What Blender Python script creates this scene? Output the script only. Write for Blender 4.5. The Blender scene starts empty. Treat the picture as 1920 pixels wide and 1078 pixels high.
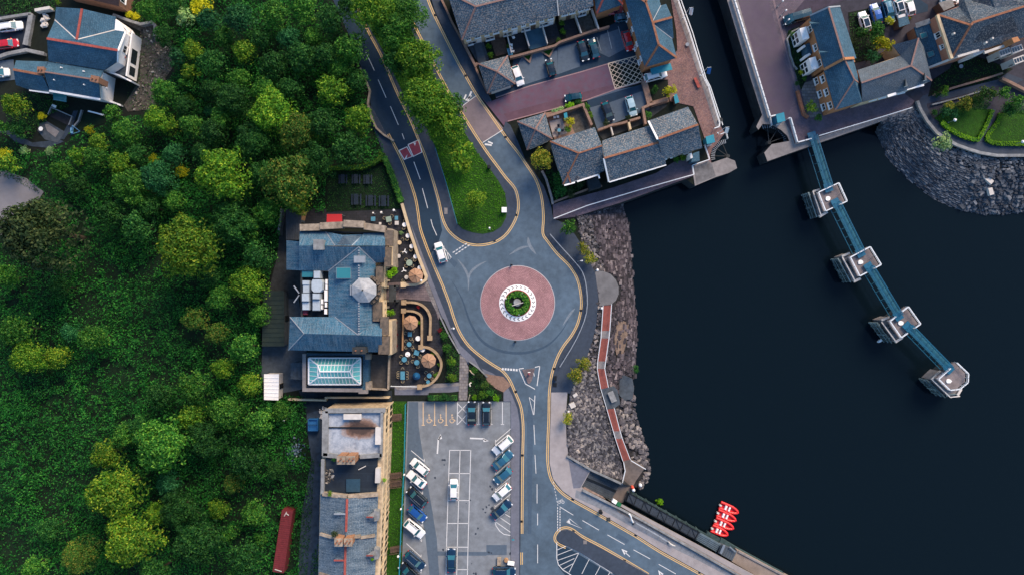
import bpy, math, random
from mathutils import Vector, Matrix, noise
sc = bpy.context.scene
C = sc.collection
R = math.radians
H = 142.0            # camera height above the road, metres
S = 9.0              # photograph pixels per metre at road level
# ---------------------------------------------------------------- camera, sky, sun, exposure
cam = bpy.data.objects.new('camera', bpy.data.cameras.new('camera'))
C.objects.link(cam); sc.camera = cam
cam.location = (0, 0, H)
cam.data.sensor_width = 36.0
cam.data.lens = 18.0 * H / (960.0 / S)
cam.data.clip_start = 1.0
cam.data.clip_end = 5000.0
SUN_AZ, SUN_EL = R(31), R(36)         # azimuth clockwise from picture top
world = bpy.data.worlds.new('World'); sc.world = world
world.use_nodes = True
wn = world.node_tree
sky = wn.nodes.new('ShaderNodeTexSky'); sky.sky_type = 'NISHITA'
sky.sun_disc = False; sky.sun_elevation = SUN_EL; sky.sun_rotation = SUN_AZ
sky.air_density = 1.6; sky.dust_density = 0.6; sky.ozone_density = 6.0
bgn = wn.nodes['Background']; bgn.inputs['Strength'].default_value = 0.085
wn.links.new(sky.outputs['Color'], bgn.inputs['Color'])
sl = bpy.data.lights.new('sun', 'SUN'); sl.energy = 2.5; sl.angle = R(32); sl.color = (1.0, 0.76, 0.53)
sun = bpy.data.objects.new('sun', sl); C.objects.link(sun)
sd = Vector((math.sin(SUN_AZ)*math.cos(SUN_EL), math.cos(SUN_AZ)*math.cos(SUN_EL), math.sin(SUN_EL)))
sun.rotation_euler = sd.to_track_quat('Z', 'Y').to_euler(); sun.location = (0, 0, 200)
sc.view_settings.view_transform = 'Standard'; sc.view_settings.look = 'None'
sc.view_settings.gamma = 1.0; sc.view_settings.use_curve_mapping = False
sc.view_settings.exposure = 1.3

# ---------------------------------------------------------------- helpers
def P(x, y, z=0.0):
    """point of the place at height z seen at photograph position x, y (camera looks straight down)"""
    k = (H - z) / H / S
    return Vector(((x - 960) * k, (539 - y) * k, z))
def PP(pts, z=0.0): return [P(a, b, z) for a, b in pts]
WL = {}
def V(*a): return Vector(a)

class MB:
    def __init__(s): s.v = []; s.f = []; s.m = []; s.uv = []
    def face(s, pts, m=0, uv=None):
        n = len(s.v); s.v += [Vector(p) for p in pts]; s.f.append(list(range(n, n+len(pts)))); s.m.append(m); s.uv.append(uv)
    def slope(s, pts, m=0, thick=0.0):
        """a roof plane with uv in metres: u along the eaves, v up the slope"""
        pts = [Vector(p) for p in pts]
        nrm = Vector((0,0,0))
        for i in range(len(pts)):
            a, b = pts[i], pts[(i+1) % len(pts)]
            nrm += Vector(((a.y-b.y)*(a.z+b.z), (a.z-b.z)*(a.x+b.x), (a.x-b.x)*(a.y+b.y)))
        if nrm.z < 0: pts.reverse(); nrm = -nrm
        nrm.normalize()
        u = Vector((-nrm.y, nrm.x, 0))
        if u.length < 1e-4: u = Vector((1,0,0))
        u.normalize(); w = nrm.cross(u)
        s.face(pts, m, [(p.dot(u), p.dot(w)) for p in pts])
        if thick:
            lo = [p - Vector((0,0,thick)) for p in pts]
            s.face(list(reversed(lo)), m, None)
            for i in range(len(pts)):
                j = (i+1) % len(pts)
                s.face([lo[i], lo[j], pts[j], pts[i]], m, None)
    def prism(s, top, zb, m=0, ms=None):
        ms = m if ms is None else ms
        top = [Vector(p) for p in top]
        ar = sum(top[i].x*top[(i+1) % len(top)].y - top[(i+1) % len(top)].x*top[i].y for i in range(len(top)))
        if ar < 0: top.reverse()
        lo = [Vector((p.x, p.y, zb)) for p in top]
        s.face(top, m, [(p.x, p.y) for p in top]); s.face(list(reversed(lo)), ms)
        L = 0
        for i in range(len(top)):
            j = (i+1) % len(top); d = (top[j]-top[i]).length
            s.face([lo[i], lo[j], top[j], top[i]], ms, [(L, zb), (L+d, zb), (L+d, top[j].z), (L, top[i].z)]); L += d
    def box(s, c, d, rz=0.0, m=0, tilt=None):
        c = Vector(c); hx, hy, hz = d[0]/2, d[1]/2, d[2]/2
        M = Matrix.Rotation(rz, 3, 'Z')
        if tilt: M = M @ Matrix.Rotation(tilt[1], 3, tilt[0])
        q = [c + M @ Vector((x, y, z)) for z in (-hz, hz) for y in (-hy, hy) for x in (-hx, hx)]
        for f in ((0,2,3,1), (4,5,7,6), (0,1,5,4), (2,6,7,3), (0,4,6,2), (1,3,7,5)):
            s.face([q[i] for i in f], m)
    def bar(s, a, b, w, h, m=0):
        """box beam between two points"""
        a, b = Vector(a), Vector(b); d = b - a
        if d.length < 1e-6: return
        t = d.normalized(); side = t.cross(Vector((0,0,1)))
        if side.length < 1e-3: side = Vector((1,0,0))
        side.normalize(); up = side.cross(t)
        q = []
        for e in (a, b):
            for sx, sz in ((-1,-1), (1,-1), (1,1), (-1,1)):
                q.append(e + side*sx*w/2 + up*sz*h/2)
        for f in ((0,1,2,3), (7,6,5,4), (0,4,5,1), (1,5,6,2), (2,6,7,3), (3,7,4,0)):
            s.face([q[i] for i in f], m)
    def tube(s, path, r, n=6, m=0, r2=None):
        path = [Vector(p) for p in path]; k = len(path); rings = []
        for i, p in enumerate(path):
            t = (path[min(i+1, k-1)] - path[max(i-1, 0)]).normalized()
            a = t.cross(Vector((0,0,1)))
            if a.length < 1e-3: a = Vector((1,0,0))
            a.normalize(); b = a.cross(t)
            rr = r if r2 is None else r + (r2-r)*i/(k-1)
            rings.append([p + (a*math.cos(2*math.pi*j/n) + b*math.sin(2*math.pi*j/n))*rr for j in range(n)])
        for i in range(k-1):
            for j in range(n):
                s.face([rings[i][j], rings[i][(j+1)%n], rings[i+1][(j+1)%n], rings[i+1][j]], m)
        s.face(rings[0], m); s.face(list(reversed(rings[-1])), m)
    def cone(s, c, r1, r2, h, n=12, m=0, a0=0.0, mt=None):
        c = Vector(c)
        lo = [c + Vector((r1*math.cos(a0+2*math.pi*j/n), r1*math.sin(a0+2*math.pi*j/n), 0)) for j in range(n)]
        hi = [c + Vector((r2*math.cos(a0+2*math.pi*j/n), r2*math.sin(a0+2*math.pi*j/n), h)) for j in range(n)]
        for j in range(n): s.face([lo[j], lo[(j+1)%n], hi[(j+1)%n], hi[j]] if r2 > 1e-4 else [lo[j], lo[(j+1)%n], c+Vector((0,0,h))], m)
        s.face(list(reversed(lo)), m)
        if r2 > 1e-4: s.face(hi, m if mt is None else mt)
    def wall(s, path, w, z0, z1, m=0, mt=None, closed=False):
        """wall of thickness w following a path of xy points, mitred"""
        q = [Vector((p[0], p[1], 0)) for p in path]; n = len(q); Lf = []; Rt = []
        for i in range(n):
            if closed: a, b = q[i-1], q[(i+1) % n]
            else: a, b = q[max(i-1, 0)], q[min(i+1, n-1)]
            d1 = (q[i]-a); d2 = (b-q[i])
            if d1.length < 1e-6: d1 = d2
            if d2.length < 1e-6: d2 = d1
            d1.normalize(); d2.normalize(); t = d1 + d2
            if t.length < 1e-3: t = d1
            t.normalize(); nn = Vector((-t.y, t.x, 0)); k = 1.0/max(0.5, abs(nn.dot(Vector((-d1.y, d1.x, 0)))))
            Lf.append(q[i]+nn*w/2*k); Rt.append(q[i]-nn*w/2*k)
        mt = m if mt is None else mt
        za = z0 if callable(z0) else (lambda i: z0); zb = z1 if callable(z1) else (lambda i: z1)
        rng = range(n if closed else n-1); L = 0
        for i in rng:
            j = (i+1) % n; d = (q[j]-q[i]).length
            A = [Vector((p.x, p.y, zz)) for p, zz in ((Lf[i], za(i)), (Rt[i], za(i)), (Rt[j], za(j)), (Lf[j], za(j)), (Lf[i], zb(i)), (Rt[i], zb(i)), (Rt[j], zb(j)), (Lf[j], zb(j)))]
            s.face([A[4], A[5], A[6], A[7]], mt, [(L, 0), (L, w), (L+d, w), (L+d, 0)])
            s.face([A[1], A[2], A[6], A[5]], m, [(L, za(i)), (L+d, za(j)), (L+d, zb(j)), (L, zb(i))])
            s.face([A[3], A[0], A[4], A[7]], m, [(L+d, za(j)), (L, za(i)), (L, zb(i)), (L+d, zb(j))])
            if not closed and i == 0: s.face([A[0], A[1], A[5], A[4]], m)
            if not closed and i == n-2: s.face([A[2], A[3], A[7], A[6]], m)
            L += d
    def ribbon(s, path, w, z, m=0):
        s_before = len(s.v)
        q = [Vector((p[0], p[1], 0)) for p in path]; n = len(q); a_ = []
        for i in range(n):
            t = (q[min(i+1, n-1)] - q[max(i-1, 0)]).normalized(); nn = Vector((-t.y, t.x, 0))
            a_.append((q[i]+nn*w/2, q[i]-nn*w/2))
        for i in range(n-1):
            s.face([Vector((p.x, p.y, z)) for p in (a_[i][1], a_[i+1][1], a_[i+1][0], a_[i][0])], m)
    def build(s, name, mats, parent=None, smooth=False, org=None):
        if not isinstance(mats, (list, tuple)): mats = [mats]
        me = bpy.data.meshes.new(name)
        o = bpy.data.objects.new(name, me); C.objects.link(o)
        if parent is not None:
            o.parent = parent; og = WL[parent.name]
        else:
            if org is None:
                xs = [p.x for p in s.v]; ys = [p.y for p in s.v]; zs = [p.z for p in s.v]
                og = Vector(((min(xs)+max(xs))/2, (min(ys)+max(ys))/2, min(zs)))
            else: og = Vector(org)
            o.location = og
        WL[o.name] = og
        me.from_pydata([p - og for p in s.v], [], s.f)
        for m in mats: me.materials.append(m)
        if max(s.m, default=0) > 0: me.polygons.foreach_set('material_index', s.m)
        if any(u is not None for u in s.uv):
            lay = me.uv_layers.new(name='UVMap'); buf = []
            for f, u in zip(s.f, s.uv):
                if u is None: buf += [0.0, 0.0]*len(f)
                else:
                    for t in u: buf += [t[0], t[1]]
            lay.data.foreach_set('uv', buf)
        if smooth: me.polygons.foreach_set('use_smooth', [True]*len(s.f))
        me.update()
        return o

def empty(name, loc=(0,0,0), rz=0.0):
    o = bpy.data.objects.new(name, None); C.objects.link(o); o.location = loc; o.rotation_euler = (0,0,rz)
    o.empty_display_size = 0.3; WL[o.name] = Vector(loc)
    return o
def tag(o, label=None, cat=None, group=None, kind=None):
    if label: o['label'] = label
    if cat: o['category'] = cat
    if group: o['group'] = group
    if kind: o['kind'] = kind
    return o
def thing(name, label, cat, loc, group=None): return tag(empty(name, loc), label, cat, group)
def copy_tree(o, parent=None):
    c = o.copy(); C.objects.link(c)
    if parent is not None: c.parent = parent; c.matrix_parent_inverse = o.matrix_parent_inverse.copy()
    for ch in list(KIDS(o)): copy_tree(ch, c)
    return c
def KIDS(o): return [q for q in CH.get(o.name, [])]
CH = {}
def reg(o):
    CH[o.name] = []
    for q in bpy.data.objects:
        if q.parent == o: CH[o.name].append(q); reg(q)
def setmat(o, m, slot=0):
    o.material_slots[slot].link = 'OBJECT'; o.material_slots[slot].material = m
def smooth_path(pts, n=4):
    """Catmull-Rom through px points"""
    out = []
    for i in range(len(pts)-1):
        p0, p1, p2, p3 = pts[max(i-1,0)], pts[i], pts[i+1], pts[min(i+2,len(pts)-1)]
        for k in range(n):
            t = k/n
            out.append(tuple(0.5*((2*p1[a]) + (-p0[a]+p2[a])*t + (2*p0[a]-5*p1[a]+4*p2[a]-p3[a])*t*t + (-p0[a]+3*p1[a]-3*p2[a]+p3[a])*t**3) for a in (0,1)))
    out.append(tuple(pts[-1])); return out
def offset_path(pts, d):
    """offset a px path sideways by d px (positive = right of travel on the picture)"""
    out = []; n = len(pts)
    for i in range(n):
        a, b = pts[max(i-1,0)], pts[min(i+1,n-1)]; tx, ty = b[0]-a[0], b[1]-a[1]; L = math.hypot(tx, ty) or 1
        out.append((pts[i][0]-ty/L*d, pts[i][1]+tx/L*d))
    return out

# ---------------------------------------------------------------- materials
MC = {}
def hexc(h):
    h = h.lstrip('#'); o = []
    for i in (0, 2, 4):
        c = int(h[i:i+2], 16)/255; o.append(c/12.92 if c <= 0.04045 else ((c+0.055)/1.055)**2.4)
    return tuple(o)
def col(c): return hexc(c) if isinstance(c, str) else tuple(c)
def _mk(name):
    m = bpy.data.materials.new(name); m.use_nodes = True; nt = m.node_tree
    return m, nt, nt.nodes, nt.links, nt.nodes['Principled BSDF']
def _ramp(nd, lk, src, stops):
    r = nd.new('ShaderNodeValToRGB'); e = r.color_ramp.elements
    e[0].position, e[0].color = stops[0][0], (*stops[0][1], 1); e[1].position, e[1].color = stops[-1][0], (*stops[-1][1], 1)
    for p, c in stops[1:-1]:
        x = e.new(p); x.color = (*c, 1)
    lk.new(src, r.inputs['Fac']); return r
def _noise(nd, lk, vec, scale, detail=3, rough=0.6):
    n = nd.new('ShaderNodeTexNoise'); n.inputs['Scale'].default_value = scale; n.inputs['Detail'].default_value = detail; n.inputs['Roughness'].default_value = rough
    if vec is not None: lk.new(vec, n.inputs['Vector'])
    return n
def _mix(nd, lk, mode, fac, a, b):
    x = nd.new('ShaderNodeMix'); x.data_type = 'RGBA'; x.blend_type = mode
    for inp, val in ((x.inputs['Factor'], fac), (x.inputs[6], a), (x.inputs[7], b)):
        if hasattr(val, 'links') or isinstance(val, bpy.types.NodeSocket): lk.new(val, inp)
        elif isinstance(val, (int, float)): inp.default_value = val
        else: inp.default_value = (*val, 1)
    return x.outputs[2]
def sc3(c, k): return tuple(min(1, max(0, v*k)) for v in c)
def mat(name, c, rough=0.85, var=0.18, scale=3.0, big=0.12, bump=0.0, metal=0.0, spec=0.3, c2=None, fine=0.0, coat=0.0):
    if name in MC: return MC[name]
    c = col(c); m, nt, nd, lk, bs = _mk(name)
    tc = nd.new('ShaderNodeTexCoord'); vec = tc.outputs['Object']
    geo = nd.new('ShaderNodeNewGeometry'); vec = geo.outputs['Position']
    n1 = _noise(nd, lk, vec, scale, 4); c2 = col(c2) if c2 is not None else None
    r1 = _ramp(nd, lk, n1.outputs['Fac'], [(0.3, sc3(c, 1-var)), (0.7, c2 if c2 else sc3(c, 1+var))])
    out = r1.outputs['Color']
    if big:
        n2 = _noise(nd, lk, vec, 0.12, 4, 0.65); r2 = _ramp(nd, lk, n2.outputs['Fac'], [(0.35, (1-big,)*3), (0.65, (1+big if big < 0 else 1.0,)*3)])
        out = _mix(nd, lk, 'MULTIPLY', 1.0, out, r2.outputs['Color'])
    if fine:
        n3 = _noise(nd, lk, vec, 14.0, 2, 0.8); r3 = _ramp(nd, lk, n3.outputs['Fac'], [(0.3, (1-fine,)*3), (0.7, (1,)*3)])
        out = _mix(nd, lk, 'MULTIPLY', 1.0, out, r3.outputs['Color'])
    lk.new(out, bs.inputs['Base Color'])
    bs.inputs['Roughness'].default_value = rough; bs.inputs['Metallic'].default_value = metal
    bs.inputs['Specular IOR Level'].default_value = spec; bs.inputs['Coat Weight'].default_value = coat
    if bump:
        b = nd.new('ShaderNodeBump'); b.inputs['Strength'].default_value = bump; b.inputs['Distance'].default_value = 0.1
        lk.new(n1.outputs['Fac'], b.inputs['Height']); lk.new(b.outputs['Normal'], bs.inputs['Normal'])
    MC[name] = m; return m
def paint(name, c, rough=0.35, coat=0.3, metal=0.0):
    return mat(name, c, rough=rough, var=0.04, scale=1.5, big=0, coat=coat, metal=metal, spec=0.5)
def tiles(name, ca, cb, mort, bw=0.5, rh=0.28, speck=None, speck_amt=0.5, rough=0.8, sscale=5.0, msize=0.03, streak=0.0, offset=0.5):
    if name in MC: return MC[name]
    ca, cb, mort = col(ca), col(cb), col(mort)
    m, nt, nd, lk, bs = _mk(name)
    uv = nd.new('ShaderNodeUVMap'); uv.uv_map = 'UVMap'; geo = nd.new('ShaderNodeNewGeometry')
    br = nd.new('ShaderNodeTexBrick'); lk.new(uv.outputs['UV'], br.inputs['Vector'])
    br.inputs['Color1'].default_value = (*ca, 1); br.inputs['Color2'].default_value = (*cb, 1); br.inputs['Mortar'].default_value = (*mort, 1)
    br.inputs['Scale'].default_value = 1.0; br.inputs['Mortar Size'].default_value = msize; br.inputs['Brick Width'].default_value = bw; br.inputs['Row Height'].default_value = rh
    br.inputs['Bias'].default_value = 0.0; br.offset = offset; br.inputs['Mortar Smooth'].default_value = 0.3
    out = br.outputs['Color']
    n2 = _noise(nd, lk, geo.outputs['Position'], 0.35, 5, 0.7); r2 = _ramp(nd, lk, n2.outputs['Fac'], [(0.3, (0.6,)*3), (0.7, (1.05,)*3)])
    out = _mix(nd, lk, 'MULTIPLY', 1.0, out, r2.outputs['Color'])
    if streak:
        sm = nd.new('ShaderNodeMapping'); sm.inputs['Scale'].default_value = (3.5, 0.25, 1); lk.new(uv.outputs['UV'], sm.inputs['Vector'])
        n4 = _noise(nd, lk, sm.outputs['Vector'], 1.0, 4, 0.7); r4 = _ramp(nd, lk, n4.outputs['Fac'], [(0.42, (0, 0, 0)), (0.62, (1, 1, 1))])
        mu = nd.new('ShaderNodeMath'); mu.operation = 'MULTIPLY'; mu.inputs[1].default_value = streak; lk.new(r4.outputs['Color'], mu.inputs[0])
        out = _mix(nd, lk, 'MIX', mu.outputs[0], out, col(speck) if speck else sc3(ca, 2.2))
    if speck is not None:
        n3 = _noise(nd, lk, geo.outputs['Position'], sscale, 3, 0.75); r3 = _ramp(nd, lk, n3.outputs['Fac'], [(0.50, (0, 0, 0)), (0.66, (1, 1, 1))])
        mu = nd.new('ShaderNodeMath'); mu.operation = 'MULTIPLY'; mu.inputs[1].default_value = speck_amt; lk.new(r3.outputs['Color'], mu.inputs[0])
        out = _mix(nd, lk, 'MIX', mu.outputs[0], out, col(speck))
    lk.new(out, bs.inputs['Base Color']); bs.inputs['Roughness'].default_value = rough; bs.inputs['Specular IOR Level'].default_value = 0.35
    b = nd.new('ShaderNodeBump'); b.inputs['Strength'].default_value = 0.35; b.inputs['Distance'].default_value = 0.05
    lk.new(br.outputs['Fac'], b.inputs['Height']); b.invert = True; lk.new(b.outputs['Normal'], bs.inputs['Normal'])
    MC[name] = m; return m
def leafmat(name, ca, cb, cc=None):
    """foliage: every leaf tuft has a colour of its own, every plant a slight cast of its own"""
    if name in MC: return MC[name]
    m, nt, nd, lk, bs = _mk(name); geo = nd.new('ShaderNodeNewGeometry'); oi = nd.new('ShaderNodeObjectInfo')
    st = [(0.0, col(ca)), (0.62, col(cb)), (1.0, col(cc or cb))]
    r = _ramp(nd, lk, geo.outputs['Random Per Island'], st)
    hs = nd.new('ShaderNodeHueSaturation'); lk.new(r.outputs['Color'], hs.inputs['Color'])
    mr = nd.new('ShaderNodeMapRange'); mr.inputs['To Min'].default_value = 0.75; mr.inputs['To Max'].default_value = 1.25; lk.new(oi.outputs['Random'], mr.inputs['Value']); lk.new(mr.outputs[0], hs.inputs['Value'])
    n1 = _noise(nd, lk, geo.outputs['Position'], 0.5, 3); r1 = _ramp(nd, lk, n1.outputs['Fac'], [(0.3, (0.6, 0.72, 0.7)), (0.7, (1.1, 1.05, 0.9))])
    out = _mix(nd, lk, 'MULTIPLY', 1.0, hs.outputs['Color'], r1.outputs['Color'])
    n5 = _noise(nd, lk, geo.outputs['Position'], 0.11, 4, 0.6); r5 = _ramp(nd, lk, n5.outputs['Fac'], [(0.36, (0.66, 0.70, 0.70)), (0.62, (1.2, 1.12, 0.95))])
    out = _mix(nd, lk, 'MULTIPLY', 1.0, out, r5.outputs['Color'])
    lk.new(out, bs.inputs['Base Color']); bs.inputs['Roughness'].default_value = 0.65; bs.inputs['Specular IOR Level'].default_value = 0.15
    tr = nd.new('ShaderNodeBsdfTranslucent'); lk.new(out, tr.inputs['Color']); ms = nd.new('ShaderNodeMixShader'); ms.inputs[0].default_value = 0.18
    lk.new(bs.outputs[0], ms.inputs[1]); lk.new(tr.outputs[0], ms.inputs[2]); lk.new(ms.outputs[0], nt.nodes['Material Output'].inputs['Surface'])
    MC[name] = m; return m
def glassmat(name, c, rough=0.08):
    if name in MC: return MC[name]
    m, nt, nd, lk, bs = _mk(name); bs.inputs['Base Color'].default_value = (*col(c), 1); bs.inputs['Roughness'].default_value = rough
    bs.inputs['Specular IOR Level'].default_value = 0.8; bs.inputs['Coat Weight'].default_value = 0.4; MC[name] = m; return m

M = {}
M['asphalt'] = mat('asphalt', '#566a7c', 0.9, 0.16, 0.8, 0.3, fine=0.22)
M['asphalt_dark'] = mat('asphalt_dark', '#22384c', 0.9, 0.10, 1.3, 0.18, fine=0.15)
M['asphalt_lot'] = mat('asphalt_lot', '#818890', 0.92, 0.18, 0.7, 0.25, fine=0.25)
M['patch'] = mat('patch', '#536272', 0.92, 0.12, 1.5, 0.1, fine=0.15)
M['tarmac_path'] = mat('tarmac_path', '#3b4656', 0.92, 0.14, 1.5, 0.2, fine=0.15)
M['pave_grey'] = mat('pave_grey', '#6e7280', 0.92, 0.12, 1.5, 0.2, fine=0.15)
M['pave_pale'] = mat('pave_pale', '#9c9799', 0.92, 0.10, 0.8, 0.15, fine=0.12)
M['conc'] = mat('conc', '#8b8788', 0.92, 0.18, 1.2, 0.25, fine=0.2)
M['conc_dark'] = mat('conc_dark', '#4c5660', 0.92, 0.25, 1.2, 0.25, fine=0.2)
M['mauve'] = mat('mauve', '#675c6e', 0.92, 0.10, 0.8, 0.2, c2='#694a5c', fine=0.15)
M['junction'] = mat('junction', '#7b7177', 0.92, 0.12, 0.9, 0.18, fine=0.15)
M['kerb'] = mat('kerb', '#8d8580', 0.9, 0.12, 3)
M['soil'] = mat('soil', '#131c17', 0.95, 0.4, 2.0, 0.3)
M['dirt'] = mat('dirt', '#5a5752', 0.95, 0.45, 1.6, 0.3, bump=0.5, fine=0.4)
M['gravelpath'] = mat('gravelpath', '#3c4a5a', 0.95, 0.35, 0.8, 0.3, fine=0.35)
M['lawn'] = mat('lawn', '#22400f', 0.95, 0.3, 1.2, 0.3, bump=0.4, fine=0.35)
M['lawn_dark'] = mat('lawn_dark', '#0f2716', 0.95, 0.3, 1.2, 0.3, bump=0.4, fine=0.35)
M['lawn_mid'] = mat('lawn_mid', '#285212', 0.95, 0.3, 1.2, 0.3, bump=0.4, fine=0.35)
M['white_line'] = mat('white_line', '#d6d8da', 0.7, 0.12, 6, 0, fine=0.25)
M['worn_line'] = mat('worn_line', '#9aa6b0', 0.8, 0.3, 4, 0.1, fine=0.35)
M['yellow_line'] = mat('yellow_line', '#dab67a', 0.7, 0.12, 4, 0, fine=0.2)
M['red_road'] = mat('red_road', '#9a4552', 0.9, 0.15, 1.5, 0.15, fine=0.2)
M['white'] = mat('white', '#e9e9ea', 0.6, 0.06, 2, 0.05)
M['offwhite'] = mat('offwhite', '#c4c0bc', 0.75, 0.12, 1.0, 0.15)
M['cream'] = mat('cream', '#cdb999', 0.85, 0.15, 1.0, 0.15, fine=0.15)
M['cream_dirty'] = mat('cream_dirty', '#a89a8a', 0.9, 0.4, 1.2, 0.3, fine=0.35)
M['old_stone'] = mat('old_stone', '#6c6863', 0.9, 0.4, 1.6, 0.3, c2='#867668', fine=0.35)
M['front_stone'] = mat('front_stone', '#cbb698', 0.9, 0.45, 1.0, 0.3, fine=0.4)
M['stone_pale'] = mat('stone_pale', '#8c8f92', 0.9, 0.3, 1.2, 0.25, fine=0.25)
M['stone_dark'] = mat('stone_dark', '#3d4144', 0.9, 0.3, 1.2, 0.25, fine=0.3)
M['lead'] = mat('lead', '#8e97a2', 0.7, 0.15, 1.0, 0.2)
M['blackmetal'] = mat('blackmetal', '#14181d', 0.5, 0.1, 3, 0)
M['greymetal'] = mat('greymetal', '#8d979f', 0.45, 0.1, 2, 0.1, metal=0.5)
M['timber'] = mat('timber', '#5b4a40', 0.85, 0.3, 3, 0.2)
M['timber_pale'] = mat('timber_pale', '#a3805f', 0.85, 0.2, 3, 0.2)
M['glass'] = glassmat('glass', '#12222c')
M['glass_teal'] = glassmat('glass_teal', '#2f7680', 0.15)
M['hut'] = mat('hut', '#1e7f96', 0.6, 0.1, 2, 0.1)
M['rail_white'] = paint('rail_white', '#cfd6dc', 0.5, 0)
M['wall_tan'] = mat('wall_tan', '#ac9578', 0.88, 0.25, 1.5, 0.25, fine=0.25)
M['brick'] = mat('brick', '#8d6a58', 0.9, 0.2, 3, 0.15, fine=0.25)
M['brick_orange'] = mat('brick_orange', '#b5805a', 0.9, 0.18, 3, 0.12, fine=0.25)
M['brick_wall'] = mat('brick_wall', '#8f7568', 0.9, 0.25, 3, 0.2, fine=0.25)
M['ridge_or'] = mat('ridge_or', '#96664f', 0.9, 0.3, 2.5, 0.2, fine=0.3)
M['ridge_red'] = mat('ridge_red', '#a3524a', 0.85, 0.25, 2.5, 0.15, fine=0.25)
M['ridge_pink'] = mat('ridge_pink', '#7d6460', 0.85, 0.2, 4, 0.1)
M['slate'] = tiles('slate', '#3e5f78', '#48677c', '#24394a', 0.4, 0.26, '#8fa0ac', 0.22)
M['slate_clean'] = tiles('slate_clean', '#2d566e', '#3c647c', '#204258', 0.5, 0.36, '#6d8698', 0.25, sscale=3.5)
M['slate_lichen'] = tiles('slate_lichen', '#34546a', '#5c7282', '#22364a', 0.55, 0.42, '#c8b4a4', 0.5, sscale=4.0, msize=0.05)
M['slate_hotel'] = tiles('slate_hotel', '#1f5674', '#2e6886', '#123850', 0.5, 0.36, '#8e9aa4', 0.3, streak=0.25)
M['slate_ruin'] = tiles('slate_ruin', '#35526a', '#54687a', '#1c2e40', 0.6, 0.33, '#93a0aa', 0.5, streak=0.3)
M['felt'] = mat('felt', '#25303a', 0.9, 0.3, 1.0, 0.25, fine=0.2)
M['pav_tiles'] = tiles('pav_tiles', '#665c62', '#7c6f72', '#4a4248', 0.9, 0.5, None, msize=0.02)
M['pav_slab'] = tiles('pav_slab', '#8a8584', '#6f6d72', '#5a5654', 0.75, 0.62, None, msize=0.04)
M['stone_flag'] = tiles('stone_flag', '#22272f', '#2d2e37', '#171b22', 0.9, 0.6, None, msize=0.04)
M['quay_brick'] = tiles('quay_brick', '#8a6862', '#6e5558', '#55444a', 0.3, 0.3, '#a89a94', 0.25, msize=0.02)
M['quay_setts'] = tiles('quay_setts', '#554f5f', '#665a68', '#433e4c', 0.4, 0.3, '#7a6468', 0.25, msize=0.02)
M['pier_conc'] = mat('pier_conc', '#827a7c', 0.92, 0.2, 0.9, 0.3, fine=0.3)
M['weed_timber'] = mat('weed_timber', '#41585c', 0.9, 0.35, 1.4, 0.3, fine=0.4)
M['blue_deck'] = mat('blue_deck', '#1f6178', 0.7, 0.2, 2.5, 0.1, fine=0.3)
M['blue_steel'] = mat('blue_steel', '#175a78', 0.5, 0.15, 2, 0.1)
M['orange_buoy'] = paint('orange_buoy', '#d8482c')
# ================================================================ the setting: water, land, roads
def struct(name, mb, m, smooth=False): return tag(mb.build(name, m, smooth=smooth), kind='structure')
def slab(name, pts, z, m, zb=-0.2, ms=None, holes=None):
    b = MB(); b.prism(PP(pts, z), zb, 0, 1 if ms else 0); return struct(name, b, [m, ms] if ms else m)
def sheet(name, pts, z, m):
    b = MB(); q = PP(pts, z)
    ar = sum(q[i].x*q[(i+1) % len(q)].y - q[(i+1) % len(q)].x*q[i].y for i in range(len(q)))
    if ar < 0: q.reverse()
    b.face(q, 0, [(p.x, p.y) for p in q]); return struct(name, b, m)
# water
wm, wnt, wnd, wlk, wbs = _mk('water')
wbs.inputs['Base Color'].default_value = (0.0028, 0.0072, 0.0115, 1); wbs.inputs['Roughness'].default_value = 0.12; wbs.inputs['IOR'].default_value = 1.2
wg = wnd.new('ShaderNodeNewGeometry'); wno = _noise(wnd, wlk, wg.outputs['Position'], 0.55, 5, 0.55); wbp = wnd.new('ShaderNodeBump'); wbp.inputs['Strength'].default_value = 0.12; wbp.inputs['Distance'].default_value = 0.25
wlk.new(wno.outputs['Fac'], wbp.inputs['Height']); wlk.new(wbp.outputs['Normal'], wbs.inputs['Normal'])
b = MB(); b.face([(-900,-700,-4.5), (900,-700,-4.5), (900,700,-4.5), (-900,700,-4.5)]); struct('water', b, wm)

WEST = [(-4500,-600),(1062,-600),(1272,0),(1326,160),(1353,240),(1359,250),(1346,268),(1335,280),(1331,293),(1334,306),(1363,296),(1378,302),(1382,316),(1366,325),(1341,333),(1303,349),(1287,337),
        (1280,339),(1168,380),(1078,408),(1084,425),(1092,460),(1108,492),(1118,515),(1122,560),(1118,610),(1108,650),(1088,700),(1068,740),(1062,780),(1062,820),(1066,858),(1108,881),(1090,913),(1146,939),(1160,949),(1208,974),(1300,1026),(1392,1078),(2300,1580),(2300,1800),(-4500,1800)]
EAST = [(1150,-600),(1363,0),(1405,140),(1426,207),(1429,216),(1418,238),(1422,244),(1430,233),(1446,234),(1464,244),(1476,255),(1480,265),(1447,271),(1433,287),(1439,303),(1524,273),(1650,229),
        (1703,210),(1718,195),(1735,228),(1753,250),(1790,273),(1835,288),(1865,293),(1930,293),(4500,293),(4500,-600)]
M['quaywall'] = mat('quaywall', '#2b343c', 0.9, 0.4, 0.9, 0.3, bump=0.5, fine=0.3)
for n_, pl in (('ground', WEST), ('ground', EAST)):
    b = MB(); b.prism(PP(pl, -0.05), -9, 0, 1); struct(n_, b, [M['soil'], M['quaywall']])

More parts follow.
